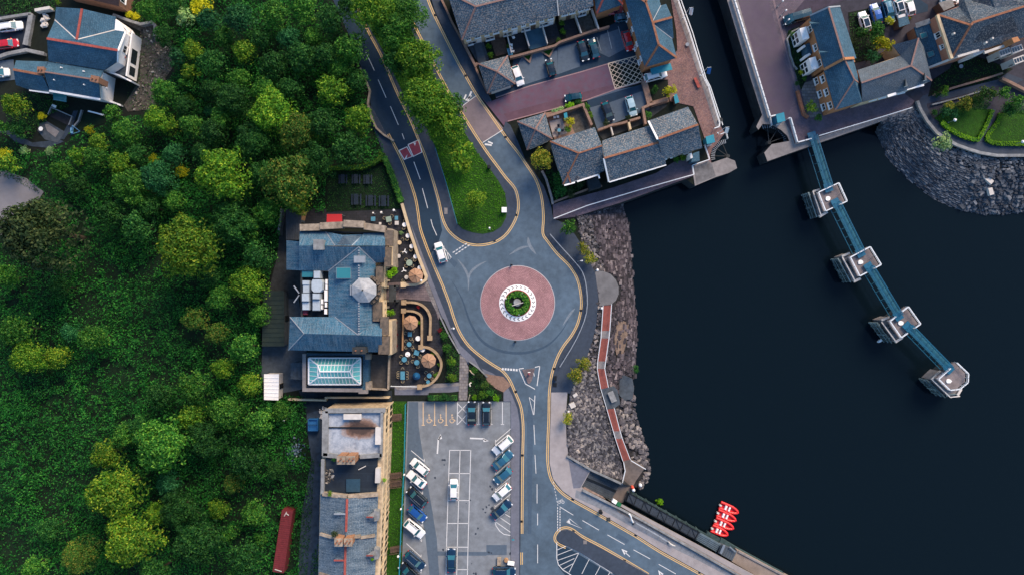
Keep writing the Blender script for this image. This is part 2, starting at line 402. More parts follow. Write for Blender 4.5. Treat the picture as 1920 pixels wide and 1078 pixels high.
# roads ------------------------------------------------------------
YA_L = [(610,-40),(655,60),(690,150),(700,200),(728,252),(738,270),(753,300),(768,338),(779,372),(784,400),(788,428),(798,458),(813,496),(831,538),(843,570),(851,596),(862,623),(879,648),(903,669),(925,684),(942,695),(955,711),(965,733),(976,760),(980,785),(981,813),(980,860),(979,980),(978,1100)]
YA_R = [(640,-50),(664,0),(690,58),(715,105),(745,175),(768,222),(787,268),(798,295),(813,343),(823,378),(830,410),(842,434),(866,453),(895,460),(926,455),(947,442),(961,423),(970,402),(972,380),(966,355),(948,333),(931,310),(916,290),(901,268),(886,245),(863,208),(848,185),(829,150),(806,105),(783,60),(764,21),(748,-20)]
YB_R = [(795,-20),(811,22),(831,63),(856,113),(873,143),(894,179),(917,212),(940,245),(952,262),(970,285),(986,308),(1003,334),(1012,357),(1017,380),(1019,410),(1018,438),(1027,453),(1045,476),(1067,498),(1081,520),(1088,545),(1090,573),(1084,604),(1072,628),(1057,648),(1045,670),(1035,700),(1030,735),(1029,783),(1027,830),(1027,868),(1034,899),(1052,922),(1073,937),(1116,961),(1154,983),(1192,1005),(1236,1033),(1279,1057),(1315,1077),(1360,1103)]
road_poly = offset_path(YA_L, 3)[::-1] + offset_path(YB_R, -3)
sheet('road', road_poly, 0.0, M['asphalt'])
# darker, newer tarmac on the hill road
sheet('road', [(607,-40),(650,55),(686,150),(696,200),(724,253),(749,300),(777,380),(784,430),(806,480),(822,455),(829,432),(818,375),(797,290),(780,255),(742,170),(712,103),(662,0),(645,-40)], 0.006, M['asphalt_dark'])
isl = offset_path(YA_R[1:-1], -3)
isl_poly = isl + [(740,-60),(645,-60)]
slab('pavement', isl_poly, 0.12, M['tarmac_path'], ms=M['kerb'])
GR = [(655,-60),(670,0),(695,56),(724,105),(752,168),(776,216),(800,238),(818,280),(839,350),(858,421),(868,430),(885,436),(905,439),(925,435),(940,425),(949,408),(951,390),(947,362),(935,340),(915,312),(893,285),(872,250),(840,195),(815,145),(790,95),(765,45),(745,-5),(735,-60)]
slab('grass_island', GR, 0.17, M['lawn_mid'])
# footways
FA = offset_path(YA_L, 3.2)[3:]
FA = [p for p in FA] 
slab('pavement', FA + [(958,1100),(958,752),(945,752),(906,702),(884,690),(864,668),(846,632),(828,596),(815,560),(801,522),(785,478),(769,431),(758,390),(748,360),(735,330),(722,300),(712,270),(692,225),(684,190)], 0.12, M['tarmac_path'], ms=M['kerb'])
slab('pavement', [(958,1100),(958,752),(945,752),(915,714),(903,690),(925,700),(939,710),(950,722),(960,740),(970,765),(974,790),(975,815),(974,860),(973,1100)], 0.126, M['pave_grey'])
slab('pavement', [(800,522),(815,560),(828,592),(846,628),(864,664),(884,688),(905,700),(890,672),(864,648),(848,622),(836,590),(824,560),(808,520),(795,485),(780,445),(770,420)], 0.127, M['pave_grey'])
slab('pavement', [(800,-30),(815,20),(834,60),(859,111),(876,141),(897,177),(912,192),(922,190),(891,125),(848,45),(820,-30)], 0.12, M['tarmac_path'], ms=M['kerb'])
kb = offset_path(YB_R, -3.5)
i0 = next(i for i, p in enumerate(kb) if p[1] > 240); i1 = next(i for i, p in enumerate(kb) if p[1] > 730)
slab('pavement', kb[i0:i1+1] + [(1062,735),(1068,738),(1088,700),(1108,650),(1118,610),(1122,560),(1117,516),(1108,492),(1092,462),(1078,440),(1060,420),(1042,412),(1037,409),(1033,385),(1020,350),(1003,325),(985,300),(972,268),(957,235),(948,228)], 0.12, M['tarmac_path'], ms=M['kerb'])
slab('pavement', kb[i1:] + [(1440,1100),(1415,1078),(1341,1038),(1160,942),(1146,939),(1090,913),(1108,881),(1066,858),(1062,820),(1061,780),(1064,735)], 0.12, M['pave_pale'], ms=M['kerb'])
sheet('pavement', [(1066,862),(1105,884),(1088,914),(1075,915)], 0.128, M['pave_grey'])
sheet('pavement', [(1080,918),(1160,950),(1210,975),(1300,1024),(1378,1068),(1370,1082),(1310,1050),(1235,1014),(1190,990),(1115,948),(1078,932)], 0.128, mat('prom', '#858b94', .92, .2, 1.5, .2, fine=.3))
sheet('pavement', [(1092,915),(1140,938),(1166,951),(1208,974),(1300,1026),(1392,1078),(1378,1078),(1296,1030),(1205,982),(1160,960),(1130,930),(1096,912)], 0.132, mat('brick_edge', '#9a8478', 0.92, 0.3, 2, 0.2, fine=0.3))
# lower island beside the side road
LI = [(1173,1052),(1128,1027),(1092,1008),(1076,996),(1063,992),(1052,994),(1045,1003),(1044,1011),(1049,1016),(1061,1022),(1088,1036),(1148,1072),(1165,1085),(1230,1085)]
slab('pavement', LI, 0.12, M['tarmac_path'], ms=M['kerb'])
sheet('road', [(1044,1014),(1062,1025),(1088,1040),(1146,1076),(1160,1100),(1095,1100),(1060,1078),(1047,1062),(1043,1040)], 0.005, M['asphalt_dark'])
# raised junction table and mauve estate road
sheet('road', [(862,203),(893,180),(946,243),(906,268),(884,238)], 0.008, M['junction'])
slab('estate_road', [(897,177),(922,190),(967,172),(993,162),(1091,135),(1141,121),(1156,168),(1100,188),(1023,209),(952,228),(946,238),(920,205)], 0.03, M['mauve'])
sheet('estate_road', [(945,214),(1100,172),(1153,158),(1155,168),(1100,187),(1023,208),(952,226)], 0.036, mat('mauve_red', '#624a58', 0.92, 0.15, 0.6, 0.2, fine=0.15))
# courtyard with hatched box (top) and its bays
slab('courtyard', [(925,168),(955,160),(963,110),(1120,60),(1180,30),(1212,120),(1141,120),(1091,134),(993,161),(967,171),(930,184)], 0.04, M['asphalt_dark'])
for q in ([(963,137),(980,105),(1017,96),(1028,145),(982,160)], [(1046,90),(1083,80),(1088,125),(1046,140)], [(1126,66),(1160,55),(1172,92),(1142,108),(1120,98)], [(1030,146),(1028,100),(1045,95),(1046,139)]):
    sheet('parking_bay', q, 0.046, M['patch'])
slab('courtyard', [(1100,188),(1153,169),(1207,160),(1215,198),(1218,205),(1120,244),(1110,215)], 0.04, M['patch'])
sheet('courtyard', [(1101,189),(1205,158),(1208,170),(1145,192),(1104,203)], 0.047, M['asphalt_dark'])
slab('quayside', [(1228,-100),(1258,0),(1268,60),(1270,95),(1245,122),(1212,128),(1205,150),(1252,150),(1256,190),(1300,200),(1322,262),(1328,300),(1296,312),(1302,330),(1334,306),(1331,293),(1335,280),(1346,268),(1359,250),(1353,240),(1326,160),(1272,0),(1237,-100)], 0.06, M['quay_brick'])
sheet('quayside', [(1270,0),(1262,0),(1316,160),(1342,240),(1352,240),(1325,160)], 0.068, M['conc'])
slab('quayside', [(1036,378),(1043,381),(1150,352),(1230,325),(1262,305),(1296,296),(1302,330),(1280,338),(1168,379),(1078,407),(1038,412)], 0.07, M['quay_setts'])
slab('lock_head', [(1334,306),(1363,296),(1378,302),(1382,316),(1366,325),(1341,333),(1303,349),(1300,330),(1297,312),(1328,302)], 0.10, M['conc'])
slab('slip_bed', [(1109,881),(1164,905),(1146,938),(1090,913)], -2.2, M['conc_dark'], zb=-6)
sheet('lock_head', [(1303,330),(1300,313),(1329,303),(1335,308),(1342,331),(1306,346)], 0.107, mat('conc_weathered', '#6f6f72', 0.92, 0.35, 0.9, 0.3, fine=0.3))
# east quay
slab('quayside', [(1150,-600),(1363,0),(1405,140),(1426,207),(1429,216),(1418,238),(1422,244),(1430,233),(1446,234),(1464,244),(1476,255),(1480,265),(1447,271),(1433,287),(1439,303),(1524,273),(1650,229),(1703,210),(1718,195),(1735,228),(1753,250),(1790,273),(1835,288),(1865,293),(1930,293),(2200,293),(2200,-600)], 0.02, mat('setts_grey', '#3c3c48', 0.92, 0.25, 1, 0.25, fine=0.2))
sheet('quay_edge', [(1342,-60),(1363,0),(1405,140),(1426,207),(1429,216),(1418,238),(1422,244),(1430,233),(1446,234),(1464,244),(1476,255),(1480,265),(1447,271),(1433,287),(1439,303),(1524,273),(1650,229),(1703,210),(1701,204),(1650,221),(1520,263),(1490,270),(1476,225),(1455,221),(1443,222),(1412,100),(1366,-60)], 0.026, M['conc'])
sheet('quayside', [(1366,-60),(1412,100),(1443,222),(1455,222),(1470,225),(1492,266),(1510,262),(1540,252),(1705,203),(1715,190),(1690,172),(1600,200),(1540,215),(1525,205),(1510,170),(1495,120),(1475,70),(1470,40),(1560,-10),(1560,-60)], 0.03, M['quay_setts'])
sheet('quayside', [(1440,0),(1452,40),(1490,180),(1477,220),(1447,222),(1420,120),(1385,0)], 0.036, mat('setts_warm', '#635a66', 0.92, 0.12, 0.5, 0.2, c2='#5a4f60', fine=0.15))
sheet('quayside', [(1448,0),(1500,200),(1503,204),(1506,204),(1452,0)], 0.042, mat('setts_line', '#73646b', 0.92, 0.15, 2, 0.1))
sheet('quayside', [(1560,-60),(1475,40),(1478,60),(1530,20),(1600,-5),(1640,0),(1760,-20),(1760,-60)], 0.04, mat('setts_dark', '#423c4c', 0.92, 0.2, 1, 0.2, fine=0.2))
sheet('promenade', [(1718,196),(1735,228),(1753,250),(1790,273),(1835,288),(1930,293),(1930,272),(1870,273),(1800,258),(1765,240),(1748,222),(1738,200),(1738,195),(1880,160),(1905,158),(1920,150),(1870,130),(1730,180)], 0.032, M['tarmac_path'])

# ---- markings
def lines(name, segs, w, m, z=0.02):
    b = MB()
    for s_ in segs: b.ribbon(PP(s_), w, z)
    return struct(name, b, m)
dy = MB()
def dyl(path, w=0.16, gap=0.17, z=0.016):
    p = smooth_path(path, 4)
    for d in (-gap*S, gap*S): dy.ribbon(PP(offset_path(p, d)), w, z)
dyl(YA_L[4:-1] + [(979,1000)]); dyl([(978,1035),(978,1058)]); dyl(YA_R[:-1]); dyl(YB_R)
dyl([(1216,1076),(1173,1050),(1128,1024),(1092,1005),(1075,993),(1063,988.5),(1051,991),(1042,1001),(1040.5,1011),(1047,1019),(1061,1026)])
struct('yellow_lines', dy, M['yellow_line'])
wl = MB()
def dash(pts, w=0.13): wl.ribbon(PP(pts), w, 0.022)
for d in ([(686,99),(702,133)],[(709,150),(724,184)],[(732,200),(747,235)],[(754,251),(758,262)],[(776,304),(788,337)],[(792,354),(802,391)],[(808,412),(811,424),(819,442)],
          [(1002,705),(1000,696)],[(1001,796),(1003,833)],[(1003,852),(1005,887)],[(1007,907),(1007,943)],[(1008,962),(1008,984)],[(1008,1020),(1008,1055)],
          [(1092,975),(1123,993)],[(1139,1002),(1171,1020)],[(1188,1030),(1219,1047)],[(1235,1057),(1267,1075)],[(1049,949),(1075,965)]): dash(d)
# give-way markings
for k in range(5):
    x0, y0 = 849+k*5.6, 474-k*3.7
    dash([(x0, y0), (x0+4, y0-2.6)], 0.2); dash([(x0+5, y0+3.2), (x0+9, y0+0.6)], 0.2)
for k in range(6): dash([(941+k*5.2, 691+0.4*k), (944.5+k*5.2, 691.5+0.4*k)], 0.45)
for k in range(9): 
    dash([(1045.5, 950+k*5.2), (1045.5, 953.6+k*5.2)], 0.16); dash([(1050, 952+k*5), (1050, 955.4+k*5)], 0.16)
for k in range(8): dash([(1037+k*1.2, 902+k*6), (1037.8+k*1.2, 905.5+k*6)], 0.1)
def loop(pts, w=0.13): dash(list(pts)+[pts[0]], w)
loop([(831,463),(846,483),(839,491)], 0.16); dash([(838,472),(841,486)], 0.13)
# splitter island markings (south of roundabout)
dash([(973,691),(985,719),(1003,729)], 0.16); dash([(1012,686),(1007,723)], 0.16); dash([(1003,688),(1012,686)], 0.16); dash([(973,691),(982,690)], 0.16)
dash([(992,744),(1000,777)], 0.1); dash([(1003,741),(1001,777)], 0.16); dash([(992,744),(1002,752)], 0.1)
# left patch of red road
loop([(748,283),(763,276),(773,294),(758,300)], 0.2); loop([(765,272),(785,263),(791,286),(775,294)], 0.2)
dash([(870,187),(874,178)], 0.3); dash([(877,190),(884,172)], 0.35); dash([(873,189),(884,180)], 0.3); dash([(862,203),(893,180)], 0.12)
dash([(905,268),(945,243)], 0.14); dash([(909,271),(922,273)], 0.35); dash([(915,266),(924,270)], 0.3)
# arrows of side road
def arrow(tip, tail, w=0.16):
    a, b = P(*tip), P(*tail); d = (a-b).normalized(); n = Vector((-d.y, d.x, 0))
    wl.ribbon([b, a-d*0.8], w, 0.022)
    q = [a, a-d*1.3+n*0.5, a-d*1.3-n*0.5]; wl.face([Vector((p.x, p.y, 0.022)) for p in (q[0], q[1], q[2])])
arrow((1165,1028),(1181,1043)); arrow((1234,1068),(1244,1083))
loop([(1062,978),(1068,972),(1091,990)], 0.14)
wl.face(PP([(1062,978),(1067,973),(1070,981)], 0.022))
# bicycle marks
def bicycle(cx, cy, k=1.0):
    for dx in (-3.4, 3.4):
        c = P(cx+dx*k, cy+1.5*k); wl.ribbon([c+Vector((0.28*k*math.cos(a*math.pi/5), 0.28*k*math.sin(a*math.pi/5), 0)) for a in range(11)], 0.09, 0.022)
    for s_ in ([(-3.4,1.5),(-1.5,-2.5),(2.2,-2.5),(3.4,1.5)], [(-1.5,-2.5),(0.6,1.5),(2.2,-2.5)], [(2.2,-2.5),(1.4,-4.2),(2.8,-4.4)]): dash([(cx+a*k, cy+c_*k) for a, c_ in s_], 0.09)
bicycle(1052, 939); 
# hatched lower bays
dash([(1044,1016),(1044,1046),(1047,1058),(1056,1068),(1066,1074),(1074,1080)], 0.16)
for a, c_ in (((1045,1030),(1061,1023)),((1045,1040),(1073,1029)),((1045,1050),(1084,1036)),((1049,1059),(1077,1046)),((1056,1066),(1074,1056)),((1085,1036),(1067,1072)),((1105,1047),(1091,1075)),((1126,1059),(1116,1078)),((1145,1070),(1140,1078))): dash([a, c_], 0.11)
dash([(1061,1022),(1088,1036),(1148,1074)], 0.12)
# yellow box
struct('road_markings', wl, M['white_line'])
b = MB()
BX = [(1140,120),(1195,105),(1207,152),(1153,167)]
def bx(u, v):
    a = (BX[0][0]+(BX[1][0]-BX[0][0])*u, BX[0][1]+(BX[1][1]-BX[0][1])*u); c_ = (BX[3][0]+(BX[2][0]-BX[3][0])*u, BX[3][1]+(BX[2][1]-BX[3][1])*u)
    return (a[0]+(c_[0]-a[0])*v, a[1]+(c_[1]-a[1])*v)
b.ribbon(PP(BX+[BX[0]]), 0.2, 0.052)
N_ = 5
for k in range(-N_+1, N_):
    t = k/N_
    p = [(max(0, t), max(0, -t)), (min(1, 1+t), min(1, 1-t))]; b.ribbon(PP([bx(*p[0]), bx(*p[1])]), 0.12, 0.056)
    p = [(max(0, t), 1-max(0, -t)), (min(1, 1+t), 1-min(1, 1-t))]; b.ribbon(PP([bx(*p[0]), bx(*p[1])]), 0.12, 0.060)
struct('box_markings', b, mat('box_line', '#cfbba6', 0.8, 0.1, 3, 0))
lines('kerb_line', [[(930,184),(967,171),(993,162),(1091,135),(1141,120)], [(952,228),(1023,209),(1100,188),(1155,168),(1207,153)]], 0.22, mat('kerb_pink', '#8d7478', 0.9, 0.15, 3, 0), 0.05)
lines('bay_lines', [[(1119,71),(1127,96)],[(1139,58),(1147,92)],[(1159,50),(1172,95)]], 0.12, M['worn_line'], 0.054)
sheet('road', [(749,283),(763,277),(772,294),(758,299)], 0.012, M['red_road']); sheet('road', [(766,272),(785,264),(790,286),(775,293)], 0.012, M['red_road'])
b = MB(); b.face(PP([(758,299),(762,299),(764,290)][::-1], 0.024)); b.face(PP([(775,264+4),(780,268),(778,274)][::-1], 0.024))
struct('road_markings', b, M['white_line'])
# worn tyre and scour marks on the roundabout asphalt (wear)
M['scour'] = mat('scour', '#7a8794', 0.9, 0.15, 2, 0.2, fine=0.3)
b = MB()
def wear(path, w0, z):
    p = smooth_path(path, 5); n = len(p)
    for i in range(n-1):
        a, c_ = P(*p[i]), P(*p[i+1]); d = (c_-a).normalized(); nn = Vector((-d.y, d.x, 0)); w = w0*math.sin(math.pi*(i+0.6)/n); w2 = w0*math.sin(math.pi*min(n-0.4, i+1.6)/n)
        b.face([Vector((q.x, q.y, z)) for q in (a-nn*w/2, c_-nn*w2/2, c_+nn*w2/2, a+nn*w/2)])
wear([(858,486),(870,502),(878,520),(878,545)], 0.5, 0.009); wear([(912,490),(895,499),(882,512),(877,532)], 0.5, 0.0095)
wear([(990,445),(993,460),(1005,477)], 0.7, 0.009); wear([(992,462),(975,466),(955,478)], 0.5, 0.0097); wear([(1078,578),(1068,590),(1055,610)], 0.5, 0.009)
struct('worn_asphalt', b, M['scour'])
b = MB()
wear([(845,523),(866,560),(882,605),(905,640),(940,658),(985,661),(1025,648),(1052,622),(1068,595)], 0.55, 0.0092)
struct('tyre_marks', b, mat('tyre', '#3a4d60', 0.9, 0.1, 2, 0.1))
b = MB()
for q in ([(840,488),(852,502),(858,494),(846,482)], [(992,744),(1000,790),(996,1000),(990,1000),(988,790)], [(1160,1000),(1180,1012),(1175,1018),(1154,1006)]): b.face([Vector((p.x, p.y, 0.0105)) for p in PP(q)][::-1])
struct('road_patch', b, mat('roadpatch', '#46596c', 0.9, 0.1, 2, 0.1, fine=0.15))

# ---- roundabout: one thing with an apron, a painted ring and planting
RC = (970.5, 568)
rb = thing('roundabout', 'round red brick roundabout with white chevron ring and planted centre', 'roundabout', P(*RC))
def ring(r0, r1, z0, z1, n=72, uvk=1.0):
    b = MB(); c = P(*RC)
    for j in range(n):
        a0, a1 = 2*math.pi*j/n, 2*math.pi*(j+1)/n
        f = lambda r, a, z: Vector((c.x+r*math.cos(a), c.y+r*math.sin(a), z))
        b.face([f(r0,a0,z0), f(r1,a0,z1), f(r1,a1,z1), f(r0,a1,z0)], 0, [(a0*r1, r0), (a0*r1, r1), (a1*r1, r1), (a1*r1, r0)])
    return b
b = ring(34.5/9, 69/9, 0.16, 0.05); b2 = ring(69/9, 70/9, 0.05, 0.0); b.v_off = 0
b.build('apron', tiles('apron', '#ac8587', '#9e777b', '#856064', 0.45, 0.3, '#bc9298', 0.3, msize=0.05), rb)
ring(69/9, 70.3/9, 0.05, 0.015).build('kerb', mat('kerb_lt', '#9b9aa0', 0.9, 0.1, 3, 0), rb)
ring(25/9, 34.5/9, 0.38, 0.16).build('chevron_ring', M['white'], rb)
b = MB(); c = P(*RC)
for j in range(24):
    a = 2*math.pi*j/24
    f = lambda r, aa: Vector((c.x+r*math.cos(aa), c.y+r*math.sin(aa), 0.16+(34.5/9-r)/(9.5/9)*0.22+0.012))
    t = -0.10
    for r0, r1, s0, s1 in ((2.98, 3.32, 0.10, 0), (3.32, 3.66, 0, 0.10)):
        b.face([f(r0, a+s0-0.02), f(r1, a+s1-0.02), f(r1, a+s1+0.04), f(r0, a+s0+0.04)])
    b.build('chevron', M['blackmetal'], rb); b = MB()
ring(23.5/9, 25/9, 0.42, 0.36).build('brick_edge', M['ridge_red'], rb)
b = MB(); b.cone(c+Vector((0,0,0.2)), 23.5/9, 22/9, 0.25, 32); b.build('planting_bed', M['soil'], rb)
b = MB(); b.cone(c+Vector((-0.1,0.1,0.45)), 0.85, 0.7, 0.35, 14); b.build('centre_stone', M['stone_pale'], rb)
b = MB(); b.bar(P(960,573,0.9), P(981,567,0.9), 0.12, 0.15); b.build('rail', M['offwhite'], rb)
for q in ((949,559),(979,549),(973,589)):
    b = MB(); b.cone(P(*q)+Vector((0,0,0.4)), 0.14, 0.17, 0.45, 8); b.build('uplight', M['white'], rb)
for q in ((959,497),(966,640)):
    b = MB(); b.box(P(*q)+Vector((0,0,0.5)), (0.35,0.12,1.0)); b.box(P(*q)+Vector((0,0,0.05)), (0.45,0.3,0.1)); 
    tag(b.build('bollard', M['blackmetal']), 'black keep-left bollard %s the red roundabout' % ('north of' if q[1] < 500 else 'south of'), 'bollard')
# splitter island
b = MB(); b.prism(PP([(979,693),(1003,690),(997,713),(993,719),(990,719)], 0.12), 0, 0, 1)
sp = tag(b.build('splitter_island', [M['pav_tiles'], M['kerb']]), 'triangular paved splitter island south of the roundabout', 'traffic island')
sg = thing('road_sign', 'white and red sign on the triangular splitter island', 'sign', P(992,700))
b = MB(); b.cone(P(992,700,0.12), 0.05, 0.05, 2.0, 8); b.build('pole', M['greymetal'], sg)
b = MB(); b.box(P(992,697.5,2.0), (0.55, 0.06, 0.7)); b.build('panel', M['white'], sg)
b = MB(); b.box(P(992,701,0.5), (0.35, 0.35, 0.75)); b.build('base_box', M['red_road'], sg)

# ---- gardens, lot, lawns (setting surfaces)
slab('car_park', [(764,752),(958,752),(958,1100),(750,1100),(757,950)], 0.0, M['asphalt_lot'], zb=-0.3)
sheet('car_park', [(766,753),(784,753),(785,800),(794,860),(804,920),(812,965),(760,965),(763,860)], 0.006, M['patch'])
sheet('car_park', [(789,950),(809,950),(819,1010),(825,1100),(808,1100),(797,1000)], 0.011, M['patch'])
sheet('car_park', [(912,1021),(950,1021),(950,1040),(912,1040)], 0.006, M['patch'])
sheet('car_park', [(819,1033),(838,1033),(838,1041),(819,1041)], 0.006, M['patch']); sheet('car_park', [(856,1034),(912,1034),(912,1041),(856,1041)], 0.006, M['patch'])
b = MB(); random.seed(4)
for (x, y, r) in ((834,862,2.5),(830,862,2),(833,871,1.4),(816,895,2.3),(919,911,2.2),(923,917,2.4),(906,954,2.2),(912,950,2),(917,946,1.6),(923,953,3.4),(910,960,1.6),(877,937,1.5),(882,937,1.5),(874,943,1),(896,990,1.8),(892,1000,2),(862,974,1.2),(916,1035,2.4),(921,1036,1.5),(957,1037,2.6),(831,1030,2.2),(892,1075,2.6),(888,1074,1.6),(884,1056,1)):
    c = P(x, y, 0.015); b.face([c+Vector((r/9*random.uniform(0.6,1.3)*math.cos(a*0.785), r/9*random.uniform(0.6,1.3)*math.sin(a*0.785), 0)) for a in range(8)])
struct('oil_stains', b, mat('oil', '#2e3744', 0.7, 0.2, 4, 0))
lot = MB()
def ld(p, w=0.12): lot.ribbon(PP(p), w, 0.02)
for x in (841.5, 861.5, 881.5):
    ld([(x+1.5*(1), 843), (x-3.8*1.0, 1004), (x-5.2, 1078)] if x < 860 else [(x+1.2, 843), (x-3.5, 1004), (x-5.5, 1090)], 0.14)
for x0, x1, y in ((843,883,843.5),(842,882,887),(840,880,937.5),(839,879,980.5),(837,877,1025),(855,878,1067)): ld([(x0, y), (x1, y)], 0.14)
for k in range(6):   # left bays
    for (a, c_) in (((771,844),(795,864)),): pass
for a, c_ in (((771,844),(795,864)),((769,873),(794,898)),((768,903),(792,925)),((767,932),(791,955)),((766,962),(791,985)),((765,986),(790,1014)),((762,1018),(789,1043)),((760,1045),(789,1073))):
    ld([a, c_], 0.13); ld([(c_[0]+0.5, c_[1]-4), (c_[0]+0.5, c_[1]+1)], 0.13)
for a, c_ in (((958,803),(929,828)),((958,832),(930,858)),((958,863),(929,889)),((958,893),(929,919)),((958,925),(928,950)),((958,952),(928,976))):
    ld([a, c_], 0.13); ld([(c_[0], c_[1]-4), (c_[0], c_[1]+3)], 0.13)
ld([(928,976),(930,985),(937,995),(945,1001),(957,1003)], 0.15)
for a, c_ in (((947,963),(957,969)),((938,970),(957,983)),((930,978),(957,997))): ld([a, c_], 0.14)
for x in (897.5, 920.5, 942): ld([(x, 754), (x, 795)], 0.14); ld([(x-3, 795), (x+3, 795)], 0.14)
for q in ([(858,754),(857,796)],[(876,754),(875,796)],[(859,757),(876,775)],[(875,757),(858,775)],[(858,777),(875,795)],[(875,777),(858,795)]): ld(q, 0.14)
# arrows of the lot
ld([(820,850),(822,822)], 0.3); ld([(822,824),(826,816)], 0.3); lot.face(PP([(826,813),(829,822),(822,824)], 0.02)[::-1])
ld([(881,821),(906,822)], 0.3); ld([(906,822),(912,825)], 0.3); lot.face(PP([(917,826),(907,828),(905,822)], 0.02)[::-1])
struct('parking_lines', lot, M['white_line'])
ylot = MB()
for x in (793.5, 815, 836.5): ylot.ribbon(PP([(x, 754), (x, 796)]), 0.17, 0.02); ylot.ribbon(PP([(x-3, 796.5), (x+3, 796.5)]), 0.15, 0.024)
for x in (804.5, 826, 847.5):   # wheelchair symbols
    c = P(x, 788); ylot.ribbon([c+Vector((0.45*math.cos(a), 0.45*math.sin(a), 0)) for a in [math.pi*(0.75+1.5*k/10) for k in range(11)]], 0.13, 0.02)
    ylot.ribbon(PP([(x, 779.5),(x, 786),(x+4, 786),(x+6.5, 789)]), 0.13, 0.024); ylot.ribbon(PP([(x, 782.5),(x+3, 782.5)]), 0.12, 0.028)
    cc = P(x, 777.5, 0.024); ylot.face([cc+Vector((0.16*math.cos(a), 0.16*math.sin(a), 0)) for a in [k*math.pi/4 for k in range(8)]])
struct('disabled_bay_markings', ylot, mat('cream_line', '#d9bb95', 0.7, 0.12, 4, 0, fine=0.2))
slab('lawn', [(735,752),(762,752),(757,960),(752,1100),(722,1100),(730,800)], 0.05, M['lawn_mid'])
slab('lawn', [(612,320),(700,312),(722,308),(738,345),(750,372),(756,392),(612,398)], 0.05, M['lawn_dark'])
slab('yard', [(565,392),(756,392),(769,431),(785,478),(801,522),(828,596),(832,600),(830,660),(820,715),(735,728),(700,728),(700,560),(715,430),(565,425)], 0.02, M['stone_flag'])
slab('yard', [(724,530),(812,527),(827,590),(822,600),(812,565),(760,560),(724,566)], 0.06, M['pav_tiles'])
sheet('yard', [(805,528),(815,560),(830,598),(826,600),(813,575),(800,545),(795,530)], 0.068, M['pav_slab'])
slab('path', [(862,664),(872,672),(879,690),(876,750),(860,750),(861,700)], 0.135, M['pav_slab'])
slab('path', [(740,724),(862,716),(862,733),(800,740),(740,740)], 0.05, M['pave_grey'])
sheet('path', [(740,724),(862,717),(862,723),(800,728),(745,731)], 0.057, M['conc'])
slab('planting_bed', [(824,594),(832,598),(848,632),(862,664),(861,716),(830,718),(838,690),(834,660),(826,640)], 0.15, M['soil'])
slab('planting_bed', [(879,678),(896,690),(912,708),(944,735),(944,751),(877,751)], 0.15, M['soil'])
slab('planting_bed', [(804,736),(858,735),(858,752),(804,752)], 0.15, M['lawn_dark'])
b = MB(); b.prism(PP([(906,700),(944,706),(958,722),(944,735),(930,728),(915,716)], 0.16), 0, 0); struct('brick_paving', b, M['brick_wall'])
# service yards, lane behind the terrace
slab('yard', [(495,560),(560,560),(575,660),(575,728),(500,742),(490,700)], 0.0, M['conc_dark'], zb=-0.3)
slab('lane', [(575,750),(606,742),(604,850),(600,935),(596,1100),(556,1100),(566,960),(584,860),(575,800)], 0.0, M['gravelpath'], zb=-0.3)
slab('yard', [(560,732),(735,732),(735,768),(600,768),(575,775)], 0.01, M['felt'], zb=-0.3)
slab('yard', [(528,392),(566,392),(566,560),(500,560),(520,480)], 0.0, M['stone_dark'], zb=-0.3)
slab('yard', [(-60,318),(10,320),(50,335),(82,360),(70,378),(30,395),(0,445),(-60,470)], 0.02, mat('yard_pale', '#8d8a8d', 0.92, 0.25, 0.25, 0.3, c2='#77777f', fine=0.1), zb=-0.3)
slab('rubble_ground', [(215,35),(292,45),(300,55),(322,75),(322,130),(300,160),(290,205),(240,210),(232,198),(262,150),(265,60)], 0.02, M['dirt'], zb=-0.3)
slab('drive', [(-60,30),(62,26),(60,60),(52,96),(-60,112)], 0.02, mat('drive_dark', '#1f2a3a', 0.92, 0.25, 1, 0.2, fine=0.2), zb=-0.3)
slab('drive', [(-60,120),(25,112),(28,150),(-60,160)], 0.021, M['patch'], zb=-0.3)
slab('path', [(-20,248),(10,250),(30,268),(60,275),(90,278),(120,266),(112,262),(60,268),(36,255),(20,240),(-20,235)], 0.02, M['gravelpath'], zb=-0.3)
slab('patio', [(74,232),(88,228),(122,248),(108,268),(84,262),(70,245)], 0.05, M['conc_dark'])
sheet('patio', [(84,234),(90,233),(111,247),(104,258),(88,246)], 0.058, M['conc'])
slab('patio', [(98,202),(138,220),(132,238),(92,218)], 0.03, mat('decking', '#2b2a2e', 0.9, 0.3, 2, 0.2))
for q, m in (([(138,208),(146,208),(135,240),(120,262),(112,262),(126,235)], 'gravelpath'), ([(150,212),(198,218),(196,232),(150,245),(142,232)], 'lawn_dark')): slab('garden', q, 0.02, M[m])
# east gardens
slab('lawn', [(1752,222),(1775,205),(1800,200),(1850,205),(1858,205),(1832,262),(1800,252),(1775,240)], 0.09, M['lawn_mid'])
slab('lawn', [(1874,214),(1890,205),(1925,210),(1925,270),(1852,268),(1850,255)], 0.09, M['lawn_mid'])
slab('path', [(1862,204),(1868,206),(1850,262),(1838,266),(1834,264)], 0.06, M['tarmac_path'])
slab('garden', [(1800,95),(1900,130),(1870,150),(1740,182),(1748,150),(1780,130)], 0.04, M['soil'])
slab('garden', [(1478,58),(1500,50),(1520,130),(1502,170),(1486,120),(1474,78)], 0.05, M['lawn_dark'])
slab('garden', [(1502,168),(1510,155),(1535,148),(1555,210),(1545,212),(1520,222),(1510,205)], 0.05, M['pav_slab'])
slab('garden', [(1590,24),(1630,16),(1660,60),(1640,110),(1600,120)], 0.05, M['soil'])
slab('parking_bay', [(1636,8),(1700,-6),(1716,-6),(1740,10),(1740,22),(1712,28),(1650,50)], 0.05, M['asphalt_dark'])
